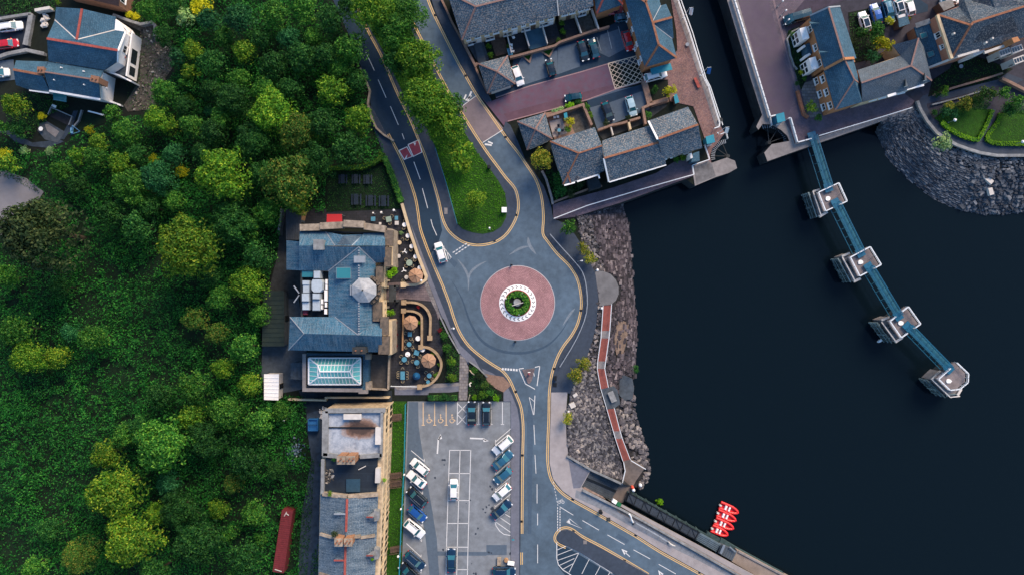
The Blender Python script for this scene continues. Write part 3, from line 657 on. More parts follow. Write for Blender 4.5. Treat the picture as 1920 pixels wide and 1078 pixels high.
# mid gardens
GM = {'paved': M['pav_tiles']}
slab('garden', [(880,85),(1110,30),(1120,62),(963,110),(955,160),(925,130),(905,125),(890,110)], 0.035, M['soil'])
for q, m in (([(874,82),(905,74),(917,112),(898,122),(884,98)], 'conc_dark'), ([(918,72),(945,66),(953,100),(930,106)], 'timber'), ([(950,66),(978,58),(990,92),(958,104)], 'stone_flag'),
             ([(981,52),(1013,42),(1026,86),(994,94)], None), ([(1016,42),(1040,36),(1052,76),(1030,84)], 'stone_flag'), ([(1054,32),(1072,28),(1086,66),(1062,74)], 'stone_flag'), ([(1078,28),(1104,22),(1118,58),(1090,66)], 'dirt')):
    sheet('garden', q, 0.045, M[m] if m else mat('teal_patio', '#3f6377', 0.9, 0.15, 0.8, 0.2))
slab('garden', [(1022,212),(1092,202),(1112,250),(1040,262)], 0.03, M['brick_wall'])
for q, m in (([(1030,228),(1053,222),(1064,250),(1037,258)], 'pave_pale'), ([(1074,210),(1090,202),(1108,245),(1078,250),(1062,216)], 'dirt')): sheet('garden', q, 0.06, M[m])
slab('garden', [(1118,245),(1150,234),(1208,222),(1215,200),(1250,188),(1250,200),(1200,235),(1130,262)], 0.03, M['stone_dark'])
slab('garden', [(1212,168),(1256,150),(1258,180),(1222,194)], 0.05, M['soil'])
slab('garden', [(1020,330),(1034,385),(1090,365),(1060,345),(1030,300)], 0.14, M['soil'])
b = MB()
for q in ([(980,105),(998,98),(990,117)],[(1015,96),(1040,88),(1030,107)]): b.prism(PP(q, 0.12), 0, 0)
struct('grass_patch', b, M['lawn_mid'])
# ================================================================ buildings
def inset(pts, d):
    """move polygon sides inward by d metres (xy)"""
    q = [Vector((p.x, p.y)) for p in pts]; n = len(q)
    ar = sum(q[i].x*q[(i+1)%n].y - q[(i+1)%n].x*q[i].y for i in range(n)); sg = 1 if ar > 0 else -1
    out = []
    for i in range(n):
        a, b, c = q[i-1], q[i], q[(i+1)%n]
        d1 = (b-a).normalized(); d2 = (c-b).normalized()
        n1 = Vector((-d1.y, d1.x))*sg; n2 = Vector((-d2.y, d2.x))*sg
        k = n1+n2
        if k.length < 1e-3: k = n1
        k.normalize(); out.append(b + k*d/max(0.35, k.dot(n1)))
    return [Vector((p.x, p.y, pts[i].z)) for i, p in enumerate(out)]
def Q(v): return P(v[0], v[1], v[2])
def roof_part(th, faces, m, name='roof', thick=0.14):
    b = MB()
    for f in faces: b.slope([Q(v) for v in f], 0, thick)
    return b.build(name, m, th)
def ridge_part(th, segs, m, w=0.34, h=0.12, name='ridge_tiles'):
    b = MB()
    for s_ in segs:
        for a, c in zip(s_[:-1], s_[1:]): b.bar(Q(a)+Vector((0,0,0.05)), Q(c)+Vector((0,0,0.05)), w, h)
    return b.build(name, m, th)
def walls_part(th, outline, ze, m, d=0.3, z0=-0.1, name='wall'):
    """outline given as photograph positions at eaves height"""
    pts = inset(PP(outline, ze), d); b = MB(); b.prism(pts, z0); b.build(name, m, th); return pts
def gable_part(th, tris, m, name='gable_wall', z0=None):
    b = MB()
    for t in tris: b.face([Q(v) for v in t])
    return b.build(name, m, th)
def window(th, A, B, t, z, w=1.1, h=1.2, out=0.06, fm='white', gm='glass', name='window', sill=True, bars=1):
    """window on the wall running from A to B; its outside is to the right of travel"""
    A = Vector((A.x, A.y, 0)); B = Vector((B.x, B.y, 0)); d = (B-A).normalized(); n = Vector((d.y, -d.x, 0)); c = A+(B-A)*t+Vector((0,0,z)); rz = math.atan2(d.y, d.x)
    f = MB(); e = 0.09
    f.box(c+n*out/2+Vector((0,0,h/2-e/2)), (w, out+0.06, e), rz); f.box(c+n*out/2-Vector((0,0,h/2-e/2)), (w, out+0.06, e), rz)
    for s_ in (-1, 1): f.box(c+n*out/2+d*s_*(w/2-e/2), (e, out+0.06, h-2*e), rz)
    for k in range(bars): f.box(c+n*out/2+d*(w*((k+1)/(bars+1)-0.5)), (0.06, out+0.02, h-2*e), rz)
    if sill: f.box(c+n*0.12-Vector((0,0,h/2+0.06)), (w+0.2, 0.3, 0.1), rz)
    fo = f.build(name, M[fm], th); g = MB(); g.box(c+n*0.01, (w-2*e, 0.05, h-2*e), rz); g.build('pane', M[gm], fo)
    return fo
def door(th, A, B, t, m='timber', w=1.0, h=2.1):
    A = Vector((A.x, A.y, 0)); B = Vector((B.x, B.y, 0)); d = (B-A).normalized(); n = Vector((d.y, -d.x, 0)); rz = math.atan2(d.y, d.x); c = A+(B-A)*t
    b = MB(); b.box(c+n*0.04+Vector((0,0,h/2)), (w, 0.12, h), rz); o = b.build('door', M[m], th)
    b = MB(); b.box(c+n*0.13+d*0.35+Vector((0,0,1.0)), (0.12, 0.06, 0.06), rz); b.build('handle', M['greymetal'], o)
def chimney(th, x, y, z0, z1, w=1.1, d=0.8, m='brick_orange', pots=2, rz=0.0, potm='ridge_or'):
    c = P(x, y, z1); b = MB(); b.box((c.x, c.y, (z0+z1)/2), (w, d, z1-z0), rz); o = b.build('chimney', M[m], th); b = MB(); b.box((c.x, c.y, z1+0.07), (w+0.18, d+0.18, 0.14), rz); b.build('chimney_cap', M['cream_dirty' if pots > 2 else m], o)
    for k in range(pots):
        q = MB(); u = (k-(pots-1)/2)*w/max(pots,1)
        q.cone((c.x+u*math.cos(rz), c.y+u*math.sin(rz)+(.3 if pots > 2 and k % 2 else -.15 if pots > 2 else 0), z1+0.1), 0.16, 0.13, 0.45, 8, mt=0); q.build('chimney_pot', M[potm], o)
def rooflight(th, x, y, z, w, d, tilt_dir, ang, m='glass_teal', rz=0.0):
    c = P(x, y, z); b = MB(); b.box(c, (w, d, 0.12), rz); o = b.build('roof_window', M['greymetal'], th); b = MB(); b.box(c+Vector((0,0,0.08)), (w-0.2, d-0.2, 0.05), rz); b.build('pane', M[m], o)
def ccw(pts):
    ar = sum(pts[i].x*pts[(i+1)%len(pts)].y - pts[(i+1)%len(pts)].x*pts[i].y for i in range(len(pts)))
    return pts if ar > 0 else list(reversed(pts))
def auto_windows(th, pts, side, zs, ts, **kw):
    """side = index of the wall in the counter-clockwise outline"""
    p = ccw(pts); A, B = p[side], p[(side+1) % len(p)]
    for z in zs:
        for t in ts: window(th, A, B, t, z, **kw)

# ---------- terrace along the top
EZ, RZ = 5.2, 8.0
t = thing('terraced_house', 'long slate-roofed terrace with hipped end above the small back gardens', 'house', P(980, 20))
roof_part(t, [[(866,76,EZ),(1047,29.5,EZ),(1042,-24,RZ),(892,13,RZ)], [(892,13,RZ),(866,76,EZ),(838,-14,EZ)], [(892,13,RZ),(838,-14,EZ),(850,-38,EZ),(1030,-84,EZ),(1042,-24,RZ)]], M['slate_lichen'])
ridge_part(t, [[(866,76,EZ),(892,13,RZ),(1042,-24,RZ)],[(892,13,RZ),(838,-14,EZ)]], M['ridge_pink'])
w = ccw(walls_part(t, [(866,76),(1047,29.5),(1030,-84),(850,-38),(838,-14)], EZ, M['cream'], 0.45))
i_ = max(range(len(w)), key=lambda i: ((w[(i+1)%len(w)]-w[i]).length if (w[i].y+w[(i+1)%len(w)].y)/2 < P(960,60).y+2 else 0))
for k in range(10):
    window(t, w[i_], w[(i_+1)%len(w)], 0.05+k*0.1, 3.7, w=1.2 if k % 2 else 0.9, h=1.0)
    if k % 2 == 0: window(t, w[i_], w[(i_+1)%len(w)], 0.08+k*0.1, 1.2, w=1.8, h=1.5)
    else: door(t, w[i_], w[(i_+1)%len(w)], 0.06+k*0.1, 'white' if k % 4 == 1 else 'timber')
t = thing('terraced_house', 'lower slate-roofed end house at the right of the long terrace', 'house', P(1080, 10))
roof_part(t, [[(1048,29,EZ-.2),(1113,12,EZ-.2),(1107,-40,RZ-.3),(1042,-24,RZ-.3)], [(1042,-24,RZ-.3),(1107,-40,RZ-.3),(1096,-100,EZ-.2),(1031,-84,EZ-.2)]], M['slate_lichen'])
ridge_part(t, [[(1042,-24,RZ-.3),(1107,-40,RZ-.3)]], M['ridge_pink'])
w = ccw(walls_part(t, [(1048,29),(1113,12),(1096,-100),(1031,-84)], EZ-.2, M['cream'], 0.45))
b = MB(); b.bar(Q((1047.5,30,EZ)), Q((1042,-24,RZ)), 0.25, 0.3); b.build('verge', M['offwhite'], t)
i_ = min(range(len(w)), key=lambda i: (w[i].y+w[(i+1)%len(w)].y))
for tt in (0.15, 0.4, 0.7, 0.9): window(t, w[i_], w[(i_+1)%len(w)], tt, 3.6, w=1.2, h=1.1)
door(t, w[i_], w[(i_+1)%len(w)], 0.3); window(t, w[i_], w[(i_+1)%len(w)], 0.78, 1.2, w=1.6, h=1.5)
t = thing('hipped_house', 'blue slate house with red hip ridges at the top edge beside the parked blue car', 'house', P(1145, -20))
roof_part(t, [[(1119,26,4.6),(1168,9,4.6),(1140,-22,7.5)], [(1119,26,4.6),(1140,-22,7.5),(1125,-80,7.5),(1104,-60,4.6)], [(1168,9,4.6),(1140,-22,7.5),(1125,-80,7.5),(1150,-90,4.6)]], M['slate_clean'])
ridge_part(t, [[(1119,26,4.6),(1140,-22,7.5),(1168,9,4.6)],[(1140,-22,7.5),(1125,-80,7.5)]], M['ridge_red'], 0.42)
walls_part(t, [(1119,26),(1168,9),(1150,-90),(1104,-60)], 4.6, M['brick_orange'])
# ---------- house with orange ridges beside the canal
t = thing('quayside_house', 'blue slate house with orange ridges beside the canal promenade', 'house', P(1225, 70))
e, r = 5.6, 8.6
roof_part(t, [[(1173,3,e),(1209,127,e),(1235,84,r),(1211,5,r)], [(1209,127,e),(1269,109,e),(1235,84,r)], [(1211,5,r),(1235,84,r),(1269,109,e),(1260,73,e),(1227,48,r-.2)],
              [(1224,43,r-.1),(1260,33,r-.4),(1263,72,e),(1261,73,e),(1227,48,r-.4)], [(1224,43,r-.1),(1260,33,r-.4),(1249,8,e),(1239,11,e)], [(1211,5,r),(1224,43,r-.1),(1239,11,e),(1235,-6,e)],
              [(1173,3,e),(1211,5,r),(1192,-20,r),(1163,-30,e)], [(1192,-20,r),(1211,5,r),(1235,-6,e),(1228,-34,e)]], M['slate_clean'])
ridge_part(t, [[(1192,-8,r),(1211,5,r),(1224,43,r),(1235,84,r),(1209,127,e)],[(1235,84,r),(1269,109,e)],[(1224,43,r),(1260,33,r-.4)],[(1211,5,r),(1214,-6,r)]], M['ridge_or'], 0.42)
b = MB(); b.bar(Q((1227,48,r-.3)), Q((1260,73,e+.1)), 0.15, 0.1); b.bar(Q((1224,40,r-.2)), Q((1239,11,e+.1)), 0.15, 0.1); b.build('valley_flashing', M['lead'], t)
w = ccw(walls_part(t, [(1173,3),(1209,127),(1269,109),(1262,72),(1235,-10),(1228,-34),(1163,-30)], e, M['brick_orange'], 0.5))
for i in range(len(w)):
    A, B = w[i], w[(i+1)%len(w)]
    if (B-A).length > 9 and (A.x+B.x)/2 < P(1210,0,0).x+1:
        for tt in (0.15, 0.38, 0.62, 0.85): window(t, A, B, tt, 3.9, w=1.0, h=1.1); window(t, A, B, tt, 1.3, w=1.0, h=1.2)
b = MB(); p_ = PP([(1219,129),(1257,119),(1261,131),(1222,141)], 2.3); b.prism(p_, 2.2); b.build('canopy', M['hut'], t)
# ---------- two small square garages
for nm, lb, cs, ap in (('garage', 'small square garage with pyramid slate roof beside the hill road', [(896.5,120),(952,105),(966,158),(914,176)], (932,135)),
                       ('garage', 'small square garage with pyramid slate roof beside the paved garden with table', [(970,228),(1022,212),(1036,261),(988,282)], (1004,243))):
    t = thing(nm, lb, 'garage', P(*ap)); e, r = 2.7, 5.0
    roof_part(t, [[(cs[i][0],cs[i][1],e),(cs[(i+1)%4][0],cs[(i+1)%4][1],e),(*ap,r)] for i in range(4)], M['slate_lichen'])
    ridge_part(t, [[(c_[0],c_[1],e),(*ap,r)] for c_ in cs], M['ridge_pink'], 0.28)
    w = ccw(walls_part(t, cs, e, M['brick'], 0.35)); i_ = min(range(4), key=lambda i: w[i].y+w[(i+1)%4].y)
    A, B = w[i_], w[(i_+1)%4]; d = (B-A).normalized(); b = MB(); c_ = (A+B)/2; b.box((c_.x, c_.y, 1.15), ((B-A).length*0.8, 0.1, 2.2), math.atan2(d.y, d.x)); b.build('garage_door', M['offwhite'], t)
# ---------- quayside row, three houses
e, r = 5.2, 8.2
t = thing('hipped_house', 'speckled slate house with hipped west end beside the curving road', 'house', P(1085, 290))
roof_part(t, [[(1031.6,265.5,e),(1115,239,e),(1129,273.5,r),(1085,287.6,r)], [(1031.6,265.5,e),(1085,287.6,r),(1056,346,e)], [(1056,346,e),(1085,287.6,r),(1129,273.5,r),(1134,321,e),(1080,341,e)]], M['slate_lichen'])
ridge_part(t, [[(1031.6,265.5,e),(1085,287.6,r),(1129,273.5,r)],[(1085,287.6,r),(1056,346,e)],[(1064,324,6.2),(1070,344,e)]], M['ridge_or'], 0.3)
w = walls_part(t, [(1031.6,265.5),(1115,239),(1134,321),(1056,346)], e, M['offwhite'], 0.4)
b = MB(); b.bar(Q((1082,341,e)), Q((1122,328,e)), 0.3, 0.15); b.bar(Q((1122,328,e)), Q((1124,335,e)), 0.3, 0.15); b.bar(Q((1058,348,e)), Q((1078,342.5,e)), 0.3, 0.15); b.build('gutter', M['white'], t)
b = MB(); b.prism(PP([(1101,338),(1121,332),(1128,350),(1106,357)], 2.6), 0); b.build('porch', M['felt'], t)
t = thing('terraced_house', 'speckled slate house in the middle of the quayside row, orange ridge', 'house', P(1190, 290))
roof_part(t, [[(1129,264,e),(1220.7,235,e),(1242,265.5,r),(1132.5,297,r)], [(1132.5,297,r),(1242,265.5,r),(1249,309,e),(1142,341,e)]], M['slate_lichen'])
ridge_part(t, [[(1132.5,297,r),(1240,266,r)]], M['ridge_or'], 0.4)
w = ccw(walls_part(t, [(1129,264),(1220.7,235),(1249,309),(1142,341)], e, M['offwhite'], 0.5))
gable_part(t, [[(1130,265.5,e),(1134,297,r-.15),(1141.5,338,e)]], M['white'])
b = MB(); b.bar(Q((1132,298,r)), Q((1141.5,341,e)), 0.3, 0.2); b.bar(Q((1142,342,e)), Q((1249,310,e)), 0.2, 0.12); b.build('verge', M['white'], t)
i_ = min(range(4), key=lambda i: w[i].y+w[(i+1)%4].y)
for tt in (0.12, 0.3, 0.5, 0.68, 0.88): window(t, w[i_], w[(i_+1)%4], tt, 3.8, w=1.2, h=1.1); window(t, w[i_], w[(i_+1)%4], tt, 1.2, w=1.4, h=1.3)
t = thing('terraced_house', 'taller speckled slate house at the lock end of the quayside row', 'house', P(1270, 240)); r = 9.2; e = 6.0
roof_part(t, [[(1216,227,e),(1290,200.6,e),(1309,234,r),(1233.5,261,r)], [(1233.5,261,r),(1309,234,r),(1317,278,e),(1250,297,e-.1),(1242,298,e-.1)]], M['slate_lichen'])
ridge_part(t, [[(1235,260.5,r),(1309,234,r)]], M['ridge_or'], 0.4)
w = ccw(walls_part(t, [(1217,228),(1290,201),(1316,277),(1243,297)], e, M['offwhite'], 0.4))
gable_part(t, [[(1217.5,228.5,e),(1234,261,r-.15),(1244,296,e)], [(1289,202.5,e),(1308,235,r-.15),(1315,276,e)]], M['white'])
b = MB(); b.bar(Q((1216,228,e)), Q((1233,262,r)), 0.35, 0.25); b.build('verge', M['white'], t)
i_ = min(range(4), key=lambda i: w[i].y+w[(i+1)%4].y)
for tt in (0.15, 0.45, 0.8): window(t, w[i_], w[(i_+1)%4], tt, 4.2, w=1.2, h=1.1); window(t, w[i_], w[(i_+1)%4], tt, 1.3, w=1.3, h=1.3)
b = MB(); b.prism(PP([(1300,288),(1311,284),(1312,302),(1296,304)], 2.5), 0); b.build('porch', M['slate_clean'], t)
b = MB(); b.prism(PP([(1293,288),(1297,287),(1299,296),(1295,298)], 3.2), 0); b.build('pillar', M['white'], t)

# ---------- east bank houses
e, r = 6.0, 9.2
t = thing('brick_house', 'slate-roofed brick house with white bay windows facing the canal', 'house', P(1560, 70))
roof_part(t, [[(1518.5,31,e),(1553.7,15.5,r),(1582,110,r),(1546,130,e)], [(1553.7,15.5,r),(1575,13,e),(1606,110,e),(1582,110,r)]], M['slate_clean'])
ridge_part(t, [[(1553.7,15.5,r),(1582,110,r)]], M['ridge_pink'], 0.35)
b = MB(); b.bar(Q((1545,131,e+.2)), Q((1582,111,r+.2)), 0.5, 0.4); b.bar(Q((1582,111,r+.2)), Q((1600,110,e+1)), 0.5, 0.4); b.build('parapet', M['brick_orange'], t)
b = MB(); b.bar(Q((1519,30,e)), Q((1553,14.5,r)), 0.3, 0.2); b.bar(Q((1553,14.5,r)), Q((1575,12.5,e)), 0.3, 0.2); b.build('verge', M['lead'], t)
w = ccw(walls_part(t, [(1518.5,31),(1575,13),(1606,118),(1546,130)], e, M['brick_orange'], 0.2))
gable_part(t, [[(1520,30.5,e),(1554,16.5,r-.1),(1574,14,e)]], M['brick_orange'])
def bay(th, cx, cy, rz, z=3.4, w_=2.4, d_=1.4):
    c = P(cx, cy, z); b = MB(); b.box((c.x, c.y, z/2), (d_, w_, z), rz); o = b.build('bay_window', M['white'], th)
    u = Vector((math.cos(rz), math.sin(rz), 0)); v = Vector((-u.y, u.x, 0))
    for zz in (1.1, 2.5):
        for s_ in (-0.28, 0.28):
            g = MB(); g.box(Vector((c.x, c.y, zz))-u*(d_/2+0.02)+v*s_*w_*0.82, (0.06, w_*0.36, 0.95), rz); g.build('pane', M['glass'], o)
rzw = math.atan2(P(1518,31).y-P(1546,130).y, P(1518,31).x-P(1546,130).x) - math.pi/2
for q in ((1508.5,63),(1526,119)): bay(t, q[0], q[1], rzw, 4.6)
for k, (ax, ay) in enumerate(((1524,46),(1541,100))):   # gabled dormers
    b = MB(); A = [(ax-7,ay-4,e+.3),(ax+13,ay-3,r-1.0),(ax-4,ay+3.5,e+1.5)]
    b.slope([Q((ax-7,ay-5,e+.4)),Q((ax+14,ay-2,r-1.0)),Q((ax-4,ay-1,e+2))],0,.1); b.slope([Q((ax-4,ay-1,e+2)),Q((ax+14,ay-2,r-1.0)),Q((ax-1,ay+9,e+.4))],0,.1)
    o = b.build('dormer', M['slate_clean'], t); b = MB(); b.face([Q((ax-7,ay-5,e+.3)),Q((ax-4,ay-1,e+1.9)),Q((ax-1,ay+9,e+.3))]); b.face([Q((ax-7,ay-5,e-1)),Q((ax-7,ay-5,e+.3)),Q((ax-1,ay+9,e+.3)),Q((ax-1,ay+9,e-1))]); b.build('dormer_front', M['white'], o)
b = MB(); b.prism(PP([(1512,83),(1522,79),(1528,98),(1515,103)], 2.8), 0); b.build('porch', M['slate_clean'], t)
b = MB(); b.prism(PP([(1510,104),(1518,100),(1521,103),(1512,108)], 3.0), 0); b.prism(PP([(1504,87),(1509,84),(1511,88),(1506,91)], 2.9), 0); b.build('porch_post', M['white'], t)
for i in range(4):
    A, B = w[i], w[(i+1)%4]
    if (A.x+B.x)/2 < P(1545,0,e).x and (B-A).length > 8:
        for tt in (0.18, 0.55, 0.86): window(t, A, B, tt, 4.6, w=1.3, h=1.2)
t = thing('brick_house', 'blue slate house with hipped corner beside the teal footbridge landing', 'house', P(1585, 165)); e2, r2 = 5.6, 8.6
roof_part(t, [[(1545,132,e2),(1583,112,r2),(1602,150,r2),(1566,207,e2)], [(1583,112,r2),(1600,112,e2+1),(1613,158,e2),(1602,150,r2)], [(1566,207,e2),(1602,150,r2),(1613,158,e2),(1616,192,e2)]], M['slate_clean'])
ridge_part(t, [[(1584,113,r2),(1602,150,r2),(1566,207,e2)],[(1602,150,r2),(1613,158,e2)]], M['ridge_pink'], 0.28)
w = ccw(walls_part(t, [(1545,132),(1598,113),(1616,192),(1566,207)], e2, M['brick_orange'], 0.2))
for i in range(4):
    A, B = w[i], w[(i+1)%4]
    if (A.x+B.x)/2 < P(1560,0,e2).x:
        for tt in (0.15, 0.5, 0.85): window(t, A, B, tt, 4.0, w=1.4, h=1.3); window(t, A, B, tt-.05, 1.3, w=1.4, h=1.3)
rooflight(t, 1587, 136, 7.7, 1.4, 0.9, 0, 0, rz=0.3); rooflight(t, 1603, 165, 6.6, 0.9, 0.9, 0, 0)
t = thing('brick_house', 'L-shaped house with pale and blue slate slopes above the harbour walk', 'house', P(1680, 140)); e3, r3 = 5.2, 7.8
roof_part(t, [[(1608,132,e3),(1673,111,e3),(1690,104,e3),(1708,124,r3),(1615,156,r3)], [(1615,156,r3),(1708,124,r3),(1747,152,e3),(1710,167,e3),(1617,192,e3)],
              [(1708,124,r3),(1722,72,r3),(1673,85,e3),(1688,104,e3)], [(1722,72,r3),(1708,124,r3),(1747,151,e3),(1732,88,e3)]], tiles('slate_mid', '#50606e', '#5a6a78', '#33414e', 0.4, 0.28, '#8f8d90', 0.35))
ridge_part(t, [[(1615,156,r3),(1708,124,r3),(1722,72,r3)],[(1708,124,r3),(1747,152,e3)]], M['ridge_pink'], 0.32)
w = ccw(walls_part(t, [(1608,132),(1690,104),(1673,85),(1722,74),(1732,88),(1747,152),(1710,166),(1617,192)], e3-.15, M['cream'], 0.05))
gable_part(t, [[(1608.5,132.5,e3-.2),(1615.3,156,r3-.1),(1617.3,191.5,e3-.2)]], M['cream'])
for x in (1698, 1734):
    b = MB(); y = 162-(x-1698)*0.32
    b.slope([Q((x-5,y+3,e3+.3)),Q((x,y-14,r3-1)),Q((x,y,e3+1.6))],0,.1); b.slope([Q((x,y,e3+1.6)),Q((x,y-14,r3-1)),Q((x+5,y+1,e3+.3))],0,.1); o = b.build('dormer', M['slate_mid'] if 'slate_mid' in M else MC['slate_mid'], t)
    b = MB(); b.face([Q((x-5,y+3,e3+.2)),Q((x+5,y+1,e3+.2)),Q((x,y,e3+1.5))]); b.build('dormer_front', M['white'], o)
A, B = P(1640,184,e3), P(1712,166,e3)
for tt in (0.1, 0.35, 0.6, 0.85): window(t, A, B, tt, 3.6, w=1.5, h=1.2)
b = MB(); b.bar(P(1664,181,e3), P(1680,176,e3), 0.5, 0.2); b.bar(P(1700,168,e3), P(1732,160,e3), 0.4, 0.2); b.build('gutter', M['white'], t)
t = thing('brick_house', 'low blue-roofed annexe with two roof windows below the pink brick wall', 'house', P(1740, 90))
b = MB(); b.slope([Q((1714,52,3.2)),Q((1742,44,4.6)),Q((1768,114,4.6)),Q((1738,128,3.2))], 0, .2); b.build('roof', M['slate_clean'], t)
walls_part(t, [(1714,52),(1742,44),(1768,114),(1738,128)], 3.0, M['brick'], 0.1)
b = MB(); b.bar(Q((1717,49,3.4)), Q((1744,40,4.8)), 1.0, 0.3); b.build('parapet', M['stone_pale'], t)
rooflight(t, 1732, 67, 4.3, 1.4, 1.1, 0, 0, rz=0.3); rooflight(t, 1745, 102, 4.3, 1.4, 1.1, 0, 0, rz=0.3)
t = thing('brick_house', 'large dark slate house with orange ridges and pink brick side wall', 'house', P(1840, 60)); e4, r4 = 7.4, 11.0
roof_part(t, [[(1757,28,e4),(1820,48,r4),(1784,110,e4)], [(1784,110,e4),(1820,48,r4),(1824,43,r4),(1932,9,r4),(1950,62,e4)], [(1757,28,e4),(1798,13,e4),(1824,43,r4),(1820,48,r4)], [(1798,13,e4),(1824,43,r4),(1932,9,r4),(1865,15,r4-1),(1858,-10,r4-1),(1800,-20,e4-1)], [(1865,15,r4-1),(1858,-10,r4-1),(1930,-40,e4),(1932,9,r4)]], tiles('slate_dark', '#2f4456', '#3a5062', '#1f3040', 0.4, 0.3, '#a3a09e', 0.4, sscale=3.5))
ridge_part(t, [[(1784,110,e4),(1820,48,r4),(1824,43,r4),(1932,9,r4)],[(1757,28,e4),(1820,48,r4)]], M['ridge_or'], 0.4)
w = ccw(walls_part(t, [(1757,28),(1790,14),(1950,-30),(1950,60),(1784,110)], e4, mat('pink_brick', '#b57f68', 0.9, 0.12, 4, 0.1, fine=0.2), 0.1))
for i in range(len(w)):
    A, B = w[i], w[(i+1)%len(w)]
    if (A.x+B.x)/2 < P(1775,0,e4).x+1 and (B-A).length > 5: window(t, A, B, 0.4, 5.8, w=1.1, h=1.5); window(t, A, B, 0.68, 5.9, w=0.9, h=0.9)
b = MB(); b.bar(P(1757,29,e4+.2), P(1784,111,e4+.2), 0.55, 0.5); b.build('parapet', M['cream'], t)
b = MB(); b.bar(P(1740,128,3.6), P(1795,107,e4), 0.4, 0.3); b.bar(P(1795,107,e4), P(1835,95,e4), 0.45, 0.3); b.bar(P(1845,100,e4), P(1896,82,e4), 0.5, 0.4); b.build('fascia', M['offwhite'], t)
for x, y in ((1786,65),(1823,34),(1858,74),(1846,82)):
    b = MB(); b.cone(P(x, y, 9.4), 0.25, 0.2, 0.6, 8); b.build('roof_vent', M['offwhite'], t)
for (x, y) in ((1885,98),(1908,92),(1912,112)):
    c = P(x, y, 4.5); b = MB(); b.box((c.x, c.y, 2.6), (2.3, 1.3, 3.6), 0.35); o = b.build('bay_window', M['offwhite'], t)
    for k in range(4):
        g = MB(); g.box((c.x-.78+.52*k, c.y-.29+.19*k, 4.42), (.38, .8, .05), .35); g.build('pane', M['glass'], o)
    for k in range(4):
        g = MB(); g.box((c.x-0.9+0.55*k, c.y-0.9-0.0+0.2*k, 3.4), (0.35, 0.1, 1.1), 0.35); g.build('pane', M['glass'], o)
b = MB(); b.box(P(1830,100,4)+Vector((0,0,-1.6)), (2.4, 0.9, 4.8), 0.35); o = b.build('bay_window', M['white'], t)
b = MB(); b.box(P(1827,103,4)+Vector((0.1,-0.55,-1)), (1.3,0.1,1.0), 0.35); b.build('pane', M['glass'], o)
b = MB(); b.prism(PP([(1897,72),(1908,69),(1913,77),(1901,81)], 10), 3); b.build('chimney', M['brick_orange'], t)

# ---------- top left: slate house with white east walls
t = thing('detached_house', 'dark blue slate house with red ridges above the drive of parked cars', 'house', P(150, 75))
e, r = 5.6, 8.2
roof_part(t, [[(105,14,e),(154,17,r),(144,75,r),(103,38,e)], [(154,17,r),(217,32,e),(215,57,e),(144,75,r)], [(88,72,r),(103,38,e),(144,75,r)], [(88,72,r),(144,75,r),(215,57,e),(235,60,e),(221,95,r)],
              [(88,73,r),(221,95,r),(220,116,e+.8),(196,132,e),(91,115,e)]], M['slate_clean'])
ridge_part(t, [[(154,17,r),(144,75,r)],[(88,73,r),(221,95,r)]], M['ridge_red'], 0.45)
b = MB(); b.bar(Q((103,38,e+.1)), Q((144,75,r)), 0.18, 0.1); b.bar(Q((215,57,e+.1)), Q((144,75,r)), 0.18, 0.1); b.build('valley_flashing', M['offwhite'], t)
b = MB(); b.bar(Q((236,60,e)), Q((222,95,r)), 0.3, 0.25); b.bar(Q((222,95,r)), Q((221,117,e+.8)), 0.3, 0.25); b.build('verge', M['white'], t)
w = ccw(walls_part(t, [(105,14),(217,32),(235,60),(220,117),(196,132),(91,115),(92,72)], e, M['white'], 0.3))
gable_part(t, [[(234,61,e),(221,96,r-.1),(219,117,e)]], M['white'])
for i in range(len(w)):
    A, B = w[i], w[(i+1)%len(w)]
    if (B-A).length > 3 and (A.x+B.x)/2 > P(215,0,e).x-1: window(t, A, B, 0.5, 3.9, w=1.5, h=1.3); window(t, A, B, 0.5, 1.2, w=1.5, h=1.3)
# white terrace screen wall with dark openings and a deck behind
b = MB(); b.prism(PP([(222,64),(246,62),(236,142),(200,140),(196,120),(222,118)], 2.4), 0); b.build('deck', M['conc_dark'], t)
b = MB(); A, B = P(247,62,3.6), P(236.5,143,3.6); b.wall([A, B], 0.3, 0, 3.6); o = b.build('screen_wall', M['white'], t)
for tt in (0.50, 0.84):
    c = A+(B-A)*tt; d = (B-A).normalized(); g = MB(); g.box((c.x, c.y, 2.0)+0*c if False else (c.x, c.y, 2.0), (2.9 if tt < .6 else 1.8, 0.36, 2.0), math.atan2(d.y, d.x)); g.build('opening', M['glass'], o)
b = MB(); b.wall([P(216,38,e), P(226,44,4), P(234,60,4)], 0.3, 0, 4.6); b.build('wing_wall', M['white'], t); b = MB(); b.wall([P(197,132,4), P(222,141,3.6), P(250,155,2.5)], 0.3, 0, 3.2); b.build('wing_wall', M['white'], t)
b = MB(); b.bar(P(222,96,3.4), P(236,109,3.2), 0.2, 0.15); b.build('coping', M['ridge_red'], t)
t = thing('detached_house', 'low slate house with a tall white gable end beside the rubble ground', 'house', P(130, 150)); e, r = 5.0, 7.4
roof_part(t, [[(91,116,e+.4),(194,133,e+.4),(185,151,r),(82,135,r)], [(82,135,r),(185,151,r),(188,186,e),(93,170,e)], [(30,114,e-.6),(90,116,e-.4),(79,141,r-.7),(25,131,r-.7)], [(25,132,r-.7),(79,141,r-.7),(93,171,e-.4),(55,169,e-.4),(30,160,e-.4)]], M['slate_clean'])
ridge_part(t, [[(25,131,r-.7),(79,141,r-.7)]], M['ridge_or'], 0.45); ridge_part(t, [[(82,135,r),(185,151,r)]], M['ridge_pink'], 0.3)
w = ccw(walls_part(t, [(30,115),(194,133),(188,186),(93,170),(40,164)], e-.4, M['white'], 0.25))
